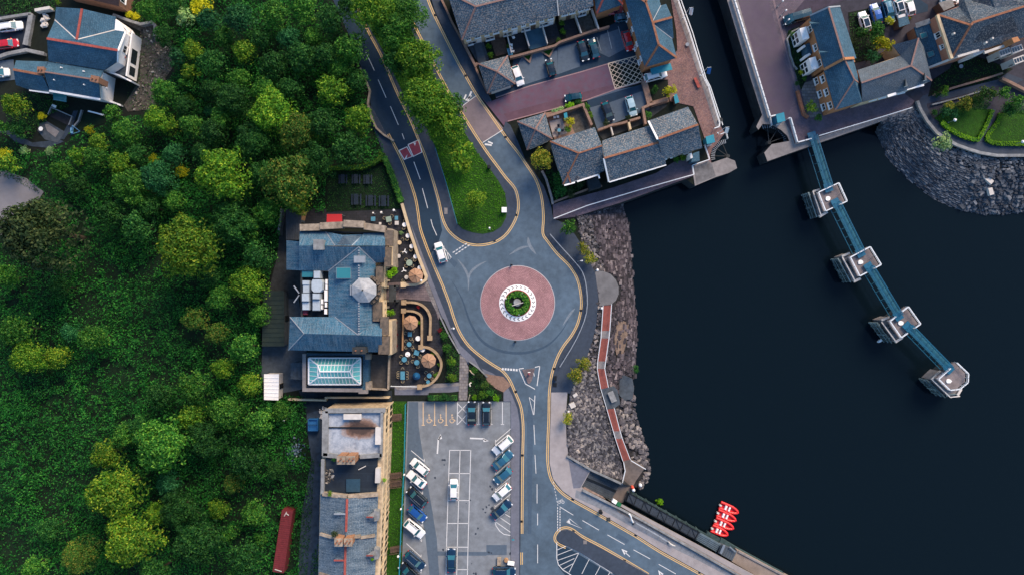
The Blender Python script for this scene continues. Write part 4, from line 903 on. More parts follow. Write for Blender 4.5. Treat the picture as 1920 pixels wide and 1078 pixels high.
gable_part(t, [[(193.5,134,e-.4),(193.5,134,e+.3),(185.5,151,r-.05),(188.5,185,e-.1),(188.5,185,e-.4)]], M['white'])
b = MB(); b.bar(Q((93,171,e)), Q((188,187,e)), 0.4, 0.25); b.bar(Q((55,170,e-.4)), Q((92,175,e-.4)), 0.25, 0.15); b.build('gutter', M['white'], t)
chimney(t, 77, 132, 5, 7.5, 1.2, 1.1, 'brick', 2); chimney(t, 178, 149, 5, 8.1, 1.5, 1.1, 'brick', 2, rz=-0.2)
for i in range(len(w)):
    A, B = w[i], w[(i+1)%len(w)]
    if (A.x+B.x)/2 > P(180,0,e).x and (B-A).length > 4: window(t, A, B, 0.55, 3.3, w=0.9, h=1.0)
for x, y in ((116,128),(158,135),(103,151),(159,160)):
    b = MB(); b.cone(P(x, y, 6.4), 0.16, 0.12, 0.4, 8); b.build('roof_vent', M['white'], t)
b = MB(); b.prism(PP([(99,173),(124,178),(124,192),(100,188)], 2.2), 2.0); o = b.build('awning', M['glass_teal'], t)
t = thing('brick_house', 'red brick house with a white-framed window at the top edge of the picture', 'house', P(190, -20)); e, r = 5.0, 7.4
roof_part(t, [[(110,-14,e),(222,12,e),(226,-22,r),(115,-45,r)], [(115,-45,r),(226,-22,r),(232,-60,e),(120,-80,e)]], mat('brown_roof', '#5a4440', 0.9, 0.2, 3, 0.2))
w = ccw(walls_part(t, [(112,-15),(221,10),(231,-60),(120,-78)], e, M['brick'], 0.1))
gable_part(t, [[(222,10,e),(226,-22,r),(231,-58,e)]], M['brick'])
for i in range(4):
    A, B = w[i], w[(i+1)%4]
    if (A.x+B.x)/2 > P(215,0,e).x: window(t, A, B, 0.75, 3.5, w=1.8, h=1.6, bars=2); window(t, A, B, 0.25, 3.5, w=1.8, h=1.6, bars=2)
# ================================================================ hotel
t = thing('hotel', 'large blue slate hotel with stone parapets and glazed roof lantern', 'hotel', P(640, 580))
e, r = 9.0, 11.6
SH = M['slate_hotel']
roof_part(t, [
    # north range
    [(562,434,e),(611,435,e),(628,461,r),(561,461,r)], [(611,435,e),(642,441,r-.4),(628,461,r)], [(642,441,r-.4),(682,440,e+.2),(660,461,r),(628,461,r)], [(682,438,e),(722,436,e),(722,461,r),(660,461,r)],
    [(561,461,r),(673,463,r),(616,508,e),(561,507,e)], [(673,463,r),(722,461,r),(722,492,e),(704,493,e)],
    # west lean-to
    [(537,451,7.0),(561,453,8.4),(561,507,8.4),(537,506,7.0)],
    # central wing
    [(673,463,r),(673,628,r),(616,628-34,e+.2),(616,508,e)], [(673,463,r),(704,493,e),(704,600,e),(673,628,r)],
    [(616,594,e+.2),(673,628,r),(628,594,e+.6)],
    # south range
    [(544,594,e),(628,594,e+.6),(672,628,r),(570,625,r)], [(672,628,r),(700,601,e),(716,603,e),(716,630,r)], [(544,594,e),(570,625,r),(541,656,e)], [(570,625,r),(716,630,r),(716,660,e),(541,656,e)]], SH)
b = MB()
for s_ in (((616,508,e),(673,463,r)),((673,463,r),(704,493,e)),((628,594,e+.6),(672,628,r)),((672,628,r),(701,601,e)),((611,435,e),(628,461,r)),((682,440,e),(660,461,r)),((544,594,e),(570,625,r)),((541,656,e),(570,625,r))): b = MB(); b.bar(Q(s_[0])+Vector((0,0,.06)), Q(s_[1])+Vector((0,0,.06)), 0.16, 0.1); b.build('hip_flashing', M['lead'], t)
b = MB()
for k in range(34): 
    c = Q((673, 470+k*4.7, r)); b.box(c+Vector((0,0,.1)), (0.3, 0.25, 0.12))
b.build('ridge_tiles', M['lead'], t)
ow = PP([(561,425),(735,430),(735,500),(720,505),(720,600),(733,604),(733,660),(700,664),(571,662),(541,656),(541,594),(566,590),(566,508),(537,506),(537,451),(561,451)], 8.6)
for p in ow: p.z = 8.6
ow = inset(PP([(561,428),(726,433),(726,498),(712,502),(712,598),(722,602),(722,658),(541,655),(541,596),(562,592),(562,508),(537,506),(537,452),(561,451)], 8.6), 0.3)
b = MB(); b.prism([Vector((p.x, p.y, 6.6)) for p in ow], -0.1); b.build('wall', M['cream'], t)
ow = inset(PP([(561,430),(724,435),(722,498),(709,502),(709,598),(716,604),(716,656),(543,653),(545,598),(562,594)], 8.6), 0.35)
b = MB(); b.wall([Vector((p.x, p.y, 0)) for p in ow], 0.35, 6.6, 8.5, closed=True); b.build('upper_wall', M['stone_dark'], t)
# well floor and equipment
b = MB(); b.prism(PP([(563,508),(616,509),(616,594),(563,594)], 7.4), 6.5); b.build('well_roof', M['felt'], t)
def dbox(x0, y0, x1, y1, z0, z1, m='greymetal', name='duct', bev=False):
    a, c = P(x0, y0, z1), P(x1, y1, z1); b = MB(); b.box(((a.x+c.x)/2, (a.y+c.y)/2, (z0+z1)/2), (abs(c.x-a.x), abs(c.y-a.y), z1-z0)); 
    b.box(((a.x+c.x)/2, (a.y+c.y)/2, z1+0.03), (abs(c.x-a.x)*0.9, abs(c.y-a.y)*0.9, 0.06)); return b.build(name, M[m], t)
M['duct'] = mat('duct', '#a9b6c1', 0.5, 0.12, 1.5, 0.15, metal=0.0)
for q in ((588,508,600,522,9.6),(567,526,580,534,9.4),(568,534,580,549,9.2),(566,550,579,565,9.7),(567,566,580,581,9.2),(586,550,599,561,9.8),(586,562,600,582,9.3)):
    dbox(q[0], q[1], q[2], q[3], 7.4, q[4], 'duct')
b = MB(); b.prism(PP([(586,524),(601,524),(604,529),(604,543),(600,548),(588,548),(584,543),(584,529)], 10.0), 7.4); b.build('duct', M['duct'], t)
for q in ((610,524,614,533),(610,534,614,543),(608,544,614,565),(609,567,613,576),(608,579,613,589),(602,561,605,570),(602,572,604,580)): dbox(q[0], q[1], q[2], q[3], 7.4, 8.9, 'white', 'condenser')
dbox(566, 582, 576, 590, 7.4, 8.2, 'red_road', 'vent_box'); dbox(566, 508, 587, 520, 7.4, 8.6, 'glass_teal', 'rooflight')
b = MB(); b.bar(P(551,536,8), P(561,550,8), 0.2, 0.2); b.bar(P(561,553,8), P(551,567,8), 0.2, 0.2); b.build('pipe', M['lead'], t)
# roof windows
rooflight(t, 644.5, 512, 10.9, 2.9, 2.2, 0, 0); rooflight(t, 674.5, 486.5, 11.9, 2.3, 1.4, 0, 0, 'lead')
chimney(t, 597.5, 459, 9, 12.4, 1.8, 1.8, 'stone_pale', 0)
chimney(t, 673, 657, 8, 12.0, 2.3, 1.1, 'stone_dark', 2)
# octagonal lead turret
c = P(682, 544, 12.0); b = MB(); b.cone((c.x, c.y, 8.5), 2.35, 2.35, 3.3, 8, a0=math.pi/8); b.cone((c.x, c.y, 11.8), 2.5, 0.3, 1.2, 8, a0=math.pi/8); o = b.build('turret', mat('lead_pale', '#a9adb4', 0.8, 0.22, 1.5, 0.2, fine=0.25), t)
b = MB(); b.cone((c.x, c.y, 12.9), 0.18, 0.05, 0.9, 8); b.build('finial', M['stone_dark'], o)
b = MB(); b.box((c.x-2.6, c.y, 10.8), (0.3, 1.9, 1.4)); b.build('turret_window', M['lead'], t)
b = MB(); random.seed(5)
for k in range(14): a = -1.1+k*0.17; b.box((c.x+2.75*math.cos(a), c.y+2.75*math.sin(a), 10.0+.3*(k%2)), (0.5, 0.42, 1.2), a)
b.build('turret_parapet', M['old_stone'], t)
# parapets (north, east)
b = MB()
for a, c_, z1 in (((562,427),(600,426),10.0),((600,424),(644,422),10.3),((644,419),(682,421),10.9),((682,424),(722,430),10.2)):
    A, B = P(*a, z1), P(*c_, z1); b.bar(A-Vector((0,0,.6)), B-Vector((0,0,.6)), 1.3, 1.2)
b.build('parapet', M['cream_dirty'], t)
b = MB()
for a, c_, z1, wd in (((729,432),(728,461),10.0,1.6),((727,463),(726,500),9.8,1.2),((711,500),(711,530),9.8,1.3),((707,566),(707,602),9.8,1.7),((720,594),(720,628),10.2,1.5),((720,630),(719,664),10.2,2.0)):
    A, B = P(*a, z1), P(*c_, z1); b.bar(A-Vector((0,0,.6)), B-Vector((0,0,.6)), wd, 1.2)
b.build('parapet', M['old_stone'], t)
# east front: stone bays, cornices, windows
b = MB()
for (y0, y1, x) in ((437,498,733),(500,538,719),(565,602,718),(602,664,732)):
    A, B = P(x, y0, 6.6), P(x, y1, 6.6); b.bar(A, B, 0.7, 0.35); b.bar(A-Vector((0.1,0,3.2)), B-Vector((0.1,0,3.2)), 0.5, 0.3)
    n_ = max(2, int(abs(y1-y0)/10))
    for k in range(n_+1):
        p_ = A+(B-A)*k/n_; b.box((p_.x-0.15, p_.y, 3.3), (0.5, 0.4, 6.6))
b.build('cornice', M['cream'], t)
for (y0, y1, x) in ((437,498,730.5),(602,664,729)):
    A, B = P(x, y1, 6.6), P(x, y0, 6.6)
    for k in range(5): window(t, A, B, 0.1+0.2*k, 5.0, w=0.85, h=1.9); window(t, A, B, 0.1+0.2*k, 1.8, w=0.85, h=1.9)
b = MB(); b.prism(PP([(726,428),(737,430),(737,500),(726,500)], 6.2), 0); b.prism(PP([(723,600),(735,602),(735,664),(723,664)], 6.2), 0); b.build('front_bay', M['cream_dirty'], t)
b = MB(); b.prism(PP([(729,535),(742,535),(742,566),(729,566)], 3.6), 3.2)
for q in ((741,537),(741,564)): b.box(P(*q, 3.6)-Vector((0,0,1.8)), (0.5,0.5,3.6))
b.build('entrance_porch', M['stone_dark'], t)
# south extension with glazed lantern
b = MB(); b.prism(PP([(569,664),(716,664),(690,735),(570,731)], 4.4)[:0] or PP([(570,662),(691,662),(691,733),(570,731)], 4.6), 0); b.build('extension', M['slate_clean'], t)
b = MB(); b.wall([P(571,663,4.9), P(571,730,4.9), P(676,731,4.9), P(676,734,4.9), P(690,734,4.9)], 0.7, 4.6, 5.2); b.build('extension_parapet', M['conc'], t)
LZ0, LZ1 = 5.4, 7.3
L0 = [(579,671),(676,671),(676,720),(579,720)]; L1 = [(596,684),(661,684),(661,707),(596,707)]
b = MB(); b.prism(PP([(576,668),(679,668),(679,724),(576,724)], 5.3), 4.5); b.build('lantern_base', M['blackmetal'], t)
lt = MB(); o4 = PP(L0, LZ0); i4 = PP(L1, 6.6); ra, rb_ = P(600,696,LZ1), P(656,696,LZ1)
for i in range(4): lt.face([o4[i], o4[(i+1)%4], i4[(i+1)%4], i4[i]])
lt.face([i4[0], i4[1], rb_, ra]); lt.face([i4[2], i4[3], ra, rb_]); lt.face([i4[1], i4[2], rb_]); lt.face([i4[3], i4[0], ra])
ln = lt.build('lantern', mat('lantern_glass', '#5fb3b2', 0.2, 0.15, 1.5, 0.1, spec=0.8), t)
fr = MB()
def fb(a, c_, w_=0.14): fr.bar(a+Vector((0,0,.04)), c_+Vector((0,0,.04)), w_, 0.1)
for i in range(4):
    fb(o4[i], o4[(i+1)%4], 0.3); fb(i4[i], i4[(i+1)%4], 0.22); fb(o4[i], i4[i], 0.25)
fb(ra, rb_, 0.25); [fb(i4[i], ra if i in (0,3) else rb_, 0.22) for i in range(4)]
for k in range(1, 15):
    u = k/15
    for (a, b_, c_, d_) in ((0,1,0,1),(3,2,3,2)):
        pa = o4[a]+(o4[b_]-o4[a])*u; x0, x1 = i4[0].x, i4[1].x
        px_ = min(max(pa.x, x0), x1); tt = 1.0 if px_ == pa.x else max(0, 1-abs(px_-pa.x)/abs(x0-o4[0].x)); 
        e_ = Vector((pa.x, pa.y+(i4[c_].y-pa.y)*tt, pa.z+(i4[c_].z-pa.z)*tt)); fb(pa, e_, 0.09)
        if x0 < pa.x < x1:
            q_ = Vector((pa.x, i4[c_].y, i4[c_].z)); s_ = min(1, (pa.x-x0)/(ra.x-x0), (x1-pa.x)/(x1-rb_.x)); fb(q_, q_+(Vector((pa.x, ra.y, ra.z))-q_)*s_, 0.09)
for k in range(1, 6):
    u = k/6
    for (a, b_) in ((0,3),(1,2)):
        pa = o4[a]+(o4[b_]-o4[a])*u; y0, y1 = i4[0].y, i4[3].y; py_ = max(min(pa.y, y0), y1); tt = 1.0 if abs(py_-pa.y) < 1e-6 else max(0, 1-abs(py_-pa.y)/abs(y0-o4[0].y))
        fb(pa, Vector((pa.x+(i4[a].x-pa.x)*tt, pa.y, pa.z+(i4[a].z-pa.z)*tt)), 0.09)
fr.build('glazing_bars', M['white'], ln)
# side block between extension and front terrace
b = MB(); b.prism(PP([(693,664),(730,666),(728,730),(693,728)], 2.6), 0); b.build('balcony', mat('balcony', '#4d4a48', 0.9, 0.3, 1.5, 0.2), t)
b = MB(); b.bar(P(730,666,3.4), P(728,730,3.4), 0.3, 0.8); b.bar(P(728,730,3.4), P(693,728,3.4), 0.3, 0.8); b.box(P(691,668,4), (1.1, 1.1, 1.4)); b.box(P(692,722,4), (1.1, 1.6, 1.4)); b.build('balcony_wall', M['cream_dirty'], t)

# ================================================================ derelict terrace
t = thing('derelict_terrace', 'long derelict terrace with stained flat roof, broken slates and cream front', 'building', P(670, 930))
e = 9.6
wl_ = [(606,770),(721,768),(719,858),(708,1110),(596,1110),(600,930),(604,858)]
b = MB(); w = inset(PP(wl_, e-.4), 0.0); b.prism(w, -0.1); b.build('wall', M['front_stone'], t)
# stained membrane roof
M['old_brick'] = mat('old_brick', '#a3785c', .9, .3, 2.5, .2, fine=.3)
mm, nt, nd, lk, bs = _mk('membrane'); geo = nd.new('ShaderNodeNewGeometry')
mp = nd.new('ShaderNodeMapping'); lk.new(geo.outputs['Position'], mp.inputs['Vector']); cc = P(676, 803, e)
mp.inputs['Location'].default_value = (-cc.x*0.22, -cc.y*0.42, 0); mp.inputs['Scale'].default_value = (0.22, 0.42, 0)
gr = nd.new('ShaderNodeTexGradient'); gr.gradient_type = 'SPHERICAL'; lk.new(mp.outputs[0], gr.inputs['Vector'])
n1 = _noise(nd, lk, geo.outputs['Position'], 0.9, 5, 0.7); ad = nd.new('ShaderNodeMath'); ad.operation = 'MULTIPLY_ADD'; ad.inputs[1].default_value = 0.7; lk.new(n1.outputs['Fac'], ad.inputs[0]); lk.new(gr.outputs['Fac'], ad.inputs[2])
rr = _ramp(nd, lk, ad.outputs[0], [(0.30, hexc('#aab2bd')), (0.45, hexc('#8a94a2')), (0.55, hexc('#9b8f8c')), (0.72, hexc('#7c6154')), (0.95, hexc('#4a3a34'))])
n2 = _noise(nd, lk, geo.outputs['Position'], 2.2, 5, 0.75); r2_ = _ramp(nd, lk, n2.outputs['Fac'], [(0.3, (0.55,0.6,0.68)), (0.62, (1,1,1))]); lk.new(_mix(nd, lk, 'MULTIPLY', 0.8, rr.outputs['Color'], r2_.outputs['Color']), bs.inputs['Base Color']); bs.inputs['Roughness'].default_value = 0.8
M['membrane'] = mm
b = MB(); b.prism(PP([(612,775),(717,773),(716,852),(612,852)], e+.05), e-.3); b.build('flat_roof', mm, t)
b = MB(); 
for a, c_, wd in (((610,770),(609,854),1.1),((610,770),(722,769),0.8),((716,772),(714,856),0.45),((606,852),(633,855),0.8),((675,856),(716,853),0.7)): b.bar(P(*a, 10.2)-Vector((0,0,.3)), P(*c_, 10.2)-Vector((0,0,.3)), wd, 0.9)
b.build('parapet', M['stone_pale'], t)
b = MB(); b.prism(PP([(644,776),(677,776),(677,786),(644,786)], 10.5), e); b.build('roof_hatch', M['offwhite'], t); b = MB(); b.prism(PP([(704,801),(714,801),(714,833),(703,833)], 10.5), e); b.build('roof_hatch', M['offwhite'], t)
b = MB(); b.bar(P(615,801,9.8), P(716,801.5,9.8), 0.25, 0.12); b.build('gutter', M['blackmetal'], t)
for q in ((640,862),(657.5,862)): chimney(t, q[0], q[1], 8, 13.0, 1.5, 1.4, 'old_brick', 4 if q[0] > 650 else 3)
# collapsed section
M['dark_deck'] = tiles('dark_deck', '#1b2735', '#222f3d', '#34414e', 4.0, 1.5, None, msize=0.02)
b = MB(); b.prism(PP([(611,858),(708,858),(706,926),(608,926)], e+.0), e-.8); b.build('boarded_roof', M['dark_deck'], t)
b = MB(); b.prism(PP([(649,898),(675,898),(675,922),(649,922)], 9.9), 9.5); b.build('rooflight', mat('dull_pane', '#2d4657', 0.4, 0.15, 2, 0.1), t)
b = MB(); b.prism(PP([(704,878),(712,878),(712,905),(703,905)], 10.6), 9); b.build('parapet', M['offwhite'], t)
b = MB(); b.bar(P(672,880,9.8), P(686,873,9.8), 0.15, 0.1); b.build('loose_batten', M['offwhite'], t)
b = MB(); b.bar(P(605,926,10.4)-Vector((0,0,.5)), P(651,932,11.6)-Vector((0,0,.5)), 0.7, 1.0); b.bar(P(651,932,11.6)-Vector((0,0,.5)), P(708,927,10.4)-Vector((0,0,.5)), 0.7, 1.0); b.build('party_wall', M['cream_dirty'], t)
b = MB(); b.bar(P(606,860,10), P(605,924,10), 0.6, 0.8); b.build('parapet', M['stone_pale'], t)
# slated section
r = 12.0
roof_part(t, [[(601,927,e),(651,934,r),(646,1110,r),(596,1110,e)], [(651,934,r),(709,929,e),(702,1110,e),(646,1110,r)]], M['slate_ruin'])
ridge_part(t, [[(651,935,r),(649,996,r)],[(648,1014,r),(646,1110,r)]], M['ridge_red'], 0.42)
b = MB(); b.bar(P(601,1000,e+.3), P(625,1007,10.9), 0.5, 0.6); b.bar(P(676,1007,10.9), P(703,1003,e+.4), 0.5, 0.6); b.bar(P(625,1004,11.2), P(676,1004,11.2), 0.5, 1.2); b.bar(P(599,1075,e+.3), P(620,1080,10.6), 0.6, 0.5); b.build('party_wall', M['cream_dirty'], t)
for q in ((635,1016),(653,1016)): chimney(t, q[0], q[1], 9.5, 13.8, 1.4, 1.3, 'old_brick', 4)
for (x, y, red) in ((636,962,0),(636,1049,1)):
    b = MB(); b.slope([Q((627,y-5,11.2)),Q((649,y,11.9)),Q((628,y+1,11.9))],0,.1); b.slope([Q((628,y+1,11.9)),Q((649,y,11.9)),Q((627,y+8,11.0))],0,.1); o = b.build('dormer', M['slate_ruin'], t)
    b = MB(); b.bar(Q((626,y+1,11.95)), Q((648,y+1,12.0)), 0.3, 0.1); b.build('dormer_ridge', M['ridge_red' if red else 'lead'], o)
for (y) in (969, 1041):
    b = MB(); b.slope([Q((687,y,11.0)),Q((704,y-13,10.6)),Q((701,y,11.6))],0,.1); b.slope([Q((687,y,11.0)),Q((701,y,11.6)),Q((702,y+10,10.2))],0,.1); b.prism(PP([(701,y-13),(710,y-10),(710,y+6),(702,y+8)], 10.9), 9); o = b.build('dormer', M['stone_pale'], t)
    b = MB(); b.bar(Q((687,y,11.15)), Q((699,y,11.7)), 0.25, 0.1); b.build('dormer_ridge', M['ridge_red'], o)
# cream front with cornice, pilasters and empty windows
A, B = P(708, 1110, e-.4), P(721, 768, e-.4)
b = MB(); n = Vector((1,0,0))
for zz, wd in ((9.0,0.35),(4.6,0.25)): b.bar(Vector((A.x+wd/2,A.y,zz)), Vector((B.x+wd/2,B.y,zz)), wd, 0.3)
for k in range(29):
    p_ = A+(B-A)*(k/28); b.box((p_.x+0.08, p_.y, 4.5-random.random()*1.5), (0.16, 0.3, 8-random.random()*3))
b.build('cornice', M['cream'], t)
random.seed(8)
for k in range(28):
    tt = (k+0.5)/28
    wn_ = random.uniform(1.0, 1.7); hh = random.choice((2.6, 3.4, 3.8)); c0_ = A+(B-A)*tt
    if k % 5 == 3: continue
    b = MB(); b.box((c0_.x+.03, c0_.y, 7.0), (.1, wn_, 1.9)); b.box((c0_.x+.03, c0_.y, 2.7), (.1, wn_, hh)); o = b.build('window_opening', M['blackmetal'], t); b = MB(); b.box((c0_.x+.12, c0_.y, 4.35), (.3, wn_+.3, .14)); b.build('sill', M['cream_dirty'], o)
for y in (782, 892, 907, 1030):
    c = P(742, y, 1.0); b = MB()
    for s_ in range(5): b.box((c.x-0.9+s_*0.45, c.y, 1.1-s_*0.22), (0.45, 1.3, 0.12))
    for s_ in (-0.65, 0.65): b.bar((c.x-1.2, c.y+s_, 2.0), (c.x+1.1, c.y+s_, 1.0), 0.08, 0.08)
    b.build('front_steps', M['timber'], t)

# ---------- small buildings around the hotel
def simple_shed(name, label, cat, pts, z, m, ribs=8, axis=0, wm='conc_dark', z2=None):
    s_ = thing(name, label, cat, P(sum(p[0] for p in pts)/len(pts), sum(p[1] for p in pts)/len(pts)))
    q = PP(pts, z); b = MB(); b.prism([Vector((p.x, p.y, z)) for p in q], z-0.12)
    a0, a1, a2, a3 = q[:4]
    for k in range(1, ribs):
        u = k/ribs
        if axis == 0: b.bar(a0+(a1-a0)*u+Vector((0,0,.03)), a3+(a2-a3)*u+Vector((0,0,.03)), 0.08, 0.08)
        else: b.bar(a0+(a3-a0)*u+Vector((0,0,.03)), a1+(a2-a1)*u+Vector((0,0,.03)), 0.08, 0.08)
    b.build('roof', m, s_); b = MB(); b.prism([Vector((p.x, p.y, z-.12)) for p in inset(q, 0.15)], 0); b.build('wall', M[wm], s_)
    b = MB(); c = (q[1]+q[2])/2; b.box((c.x-0.1, c.y, 1.05), (0.14, 1.0, 2.1)); b.build('door', M['blackmetal'], s_)
    return s_
simple_shed('shed', 'white flat-roofed shed on the wood edge below the hotel yard', 'shed', [(495,701),(523,701),(522,750),(495,749)], 3.0, M['white'], 7, 1, 'offwhite')
simple_shed('shed', 'long dark green corrugated shed between the wood and the hotel', 'shed', [(494,545),(533,545),(533,649),(491,649)], 3.0, mat('green_corr', '#1a2e30', 0.7, 0.3, 1, 0.2, c2='#24302a'), 12, 1)
simple_shed('shed', 'narrow grey lean-to store at the north-west corner of the hotel', 'shed', [(536,392),(566,392),(562,450),(536,450)], 3.0, mat('lean', '#3d434a', 0.9, 0.2, 1, 0.2), 6, 0)
simple_shed('shed', 'low blue-grey flat-roofed store between the hotel lantern and the white shed', 'shed', [(545,680),(568,680),(568,712),(545,710)], 2.8, M['conc_dark'], 4, 0)
b = MB(); b.bar(P(566,394,2.4), P(579,396,2.4), 0.2, 0.2)
t = thing('awning', 'bright red fabric awning against the hotel north wall', 'awning', P(628, 410))
b = MB(); b.slope([Q((613,402,2.6)),Q((641,402,2.6)),Q((642,421,3.4)),Q((612,421,3.4))], 0, .05); b.build('canopy', paint('red_fabric', '#98101f', 0.8, 0), t)
b = MB()
for q in ((613,403),(641,403)): b.cone(P(*q, 2.6)-Vector((0,0,2.6)), 0.06, 0.06, 2.6, 6)
b.build('post', M['greymetal'], t)
t = thing('shipping_container', 'long rusty red container on the lane beside the wood', 'container', P(530, 1015))
q = PP([(528.5,956),(549,958),(532,1074),(511,1071)], 2.8); b = MB(); b.prism([Vector((p.x,p.y,2.8)) for p in q], 0.15)
for k in range(1, 30):
    u = k/30; b.bar(q[0]+(q[3]-q[0])*u+Vector((0,0,.02)), q[1]+(q[2]-q[1])*u+Vector((0,0,.02)), 0.16, 0.05)
b.build('body', mat('container_red', '#6e2a30', 0.75, 0.2, 1.5, 0.15, fine=0.15), t)
b = MB(); b.bar(q[0]+Vector((.9,-.6,.08)), q[1]+Vector((-.8,-.8,.08)), 0.15, 0.1); b.bar(q[0]+Vector((.5,-1.2,.08)), q[0]+Vector((1.0,-.3,.08)), 0.12, 0.1); b.bar(q[3]+Vector((.5,.5,.08)), q[2]+Vector((-.4,.4,.08)), 0.15, 0.1); b.build('strap', M['offwhite'], t)
b = MB(); b.box(((q[2].x+q[3].x)/2, (q[2].y+q[3].y)/2-0.05, 1.5), (1.7, 0.12, 2.4), -0.14); b.build('door', MC['container_red'], t)
t = thing('skip', 'blue metal skip in the yard behind the derelict terrace', 'skip', P(587, 797))
q = PP([(578,786),(595,786),(595,807),(578,807)], 1.3); b = MB(); b.wall([Vector((p.x,p.y,0)) for p in q], 0.12, 0, 1.3, closed=True); b.prism([Vector((p.x,p.y,0.9)) for p in inset(q,.05)], 0); b.build('body', paint('skip_blue', '#1c5c93', 0.6, 0), t)
b = MB(); b.bar(q[0]+Vector((0,-1.1,0)), q[1]+Vector((0,-1.1,0)), 0.1, 0.1); b.build('rim', M['blackmetal'], t)
# ================================================================ foliage
LM = {
 'D': leafmat('leaf_dark', '#0f3a1c', '#205828', '#4c7e3a'),
 'M': leafmat('leaf_mid', '#194c20', '#347428', '#74a444'),
 'B': leafmat('leaf_bright', '#285e1c', '#528824', '#98b43c'),
 'Y': leafmat('leaf_yellow', '#2c5e1c', '#5c8c26', '#a2b03c'),
 'L': leafmat('leaf_lime', '#8c9e1e', '#c2c020', '#dcd238'),
 'P': leafmat('leaf_olive', '#1c301e', '#2c4028', '#4a5638'),
 'T': leafmat('leaf_teal', '#12472e', '#20603a', '#4a8a58'),
 'O': leafmat('leaf_autumn', '#265222', '#44702a', '#807a38'),
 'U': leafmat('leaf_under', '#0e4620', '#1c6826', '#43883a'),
 'C': leafmat('leaf_cordyline', '#4c6a1c', '#8a9430', '#c8ac48'),
 'H': leafmat('leaf_hedge', '#4e8a10', '#74ae14', '#98c828'),
 'R': leafmat('leaf_red', '#5a1220', '#8a2030', '#b03a48'),
 'W': leafmat('leaf_lawn', '#285a10', '#3c7a16', '#5c981e'),
 'G': leafmat('leaf_pale', '#6a9a5a', '#9abf86', '#c0d8a6'),
}
M['bark'] = mat('bark', '#3a3028', 0.95, 0.3, 3, 0.2)
def tuft(b, c, nrm, s, rnd):
    """one leaf tuft: a folded four-cornered blade"""
    nrm = (nrm + Vector((rnd.uniform(-.75,.75), rnd.uniform(-.75,.75), rnd.uniform(-.35,.6)))).normalized()
    a = nrm.cross(Vector((rnd.uniform(-1,1), rnd.uniform(-1,1), rnd.uniform(-1,1))))
    if a.length < 1e-3: a = Vector((1,0,0))
    a.normalize(); w = nrm.cross(a); l = s*rnd.uniform(.7,1.3); k = s*rnd.uniform(.35,.6)
    n = len(b.v); b.v += [c-a*l*.5, c-w*k*.5+nrm*.05*s, c+a*l*.5, c+w*k*.5-nrm*.05*s]; b.f.append([n,n+1,n+2,n+3]); b.m.append(0); b.uv.append(None)
def crown_proto(seed, r, h, lobes, per, leaf, base=0.35, flat=1.0, name='crown', lk=1.0):
    """crown of radius r: leaf tufts on the shells of many uneven boughs"""
    rnd = random.Random(seed); b = MB(); cz = h-r*0.75*flat; L = []
    sx, sy = rnd.uniform(.85,1.1), rnd.uniform(.85,1.1); ph = rnd.uniform(0, 6.28)
    for i in range(lobes):
        a = i*2.39996+rnd.uniform(-.4,.4); t = (i+0.5)/lobes; rr = math.sqrt(t)*(0.78+0.17*math.sin(3*a+ph)+.13*math.sin(5*a+2*ph)+rnd.uniform(-.14,.10))
        zz = math.sqrt(max(0, 1-(rr*0.98)**2))
        c = Vector((math.cos(a)*rr*r*sx*.85, math.sin(a)*rr*r*sy*.85, cz+zz*r*.72*flat*rnd.uniform(.72,1.08)-0.1*r))
        L.append((c, r*lk*rnd.uniform(.15,.34)*(1.15-.35*rr)))
    for c, lr in L:
        for k in range(int(per*(lr/(r*lk*.25))**1.6)):
            u = rnd.uniform(-.45,1); a = rnd.uniform(0, 6.283); q = math.sqrt(max(0, 1-u*u)); d = Vector((q*math.cos(a), q*math.sin(a), u))
            tuft(b, c+Vector((d.x*lr, d.y*lr, d.z*lr*.8))*rnd.uniform(.72,1.1), d, leaf, rnd)
    for k in range(int(lobes*per*.12)):   # lower inner leaves
        a = rnd.uniform(0, 6.283); q = rnd.uniform(0,.85)*r; tuft(b, Vector((math.cos(a)*q*sx, math.sin(a)*q*sy, cz-rnd.uniform(0,.3)*r)), Vector((0,0,1)), leaf*1.2, rnd)
    o = b.build(name, LM['M'], None, org=(0,0,0)); o.data.name = name
    tb = MB(); tb.tube([(0,0,-.1), (0.05*r,0.02*r,h*.35), (0,0,cz)], max(.12, r*.07), 7, r2=max(.06, r*.035))
    for i in range(0, lobes, max(1, lobes//7)):
        c = L[i][0]; tb.tube([(0,0,cz*.55), (c.x*.5, c.y*.5, cz*.8), (c.x*.9, c.y*.9, c.z-.1)], max(.07, r*.03), 5, r2=.03)
    to = tb.build('trunk', M['bark'], None, org=(0,0,0))
    me = (o.data, to.data)
    bpy.data.objects.remove(o); bpy.data.objects.remove(to)
    return me
CP = {}
for i in range(5): CP['big', i] = crown_proto(10+i, 6.4, 12.0, 92, 72, 0.5, lk=.64)
for i in range(5): CP['med', i] = crown_proto(30+i, 3.8, 8.0, 44, 56, 0.42, lk=.74)
for i in range(4): CP['small', i] = crown_proto(50+i, 2.0, 4.2, 15, 48, 0.36)
for i in range(3): CP['round', i] = crown_proto(70+i, 1.5, 2.6, 30, 34, 0.24, flat=.9)
BASE = {'big': 6.4, 'med': 3.8, 'small': 2.0, 'round': 1.5}; HT = {'big': 12.0, 'med': 8.0, 'small': 4.2, 'round': 2.6}
trnd = random.Random(3); tcount = 0
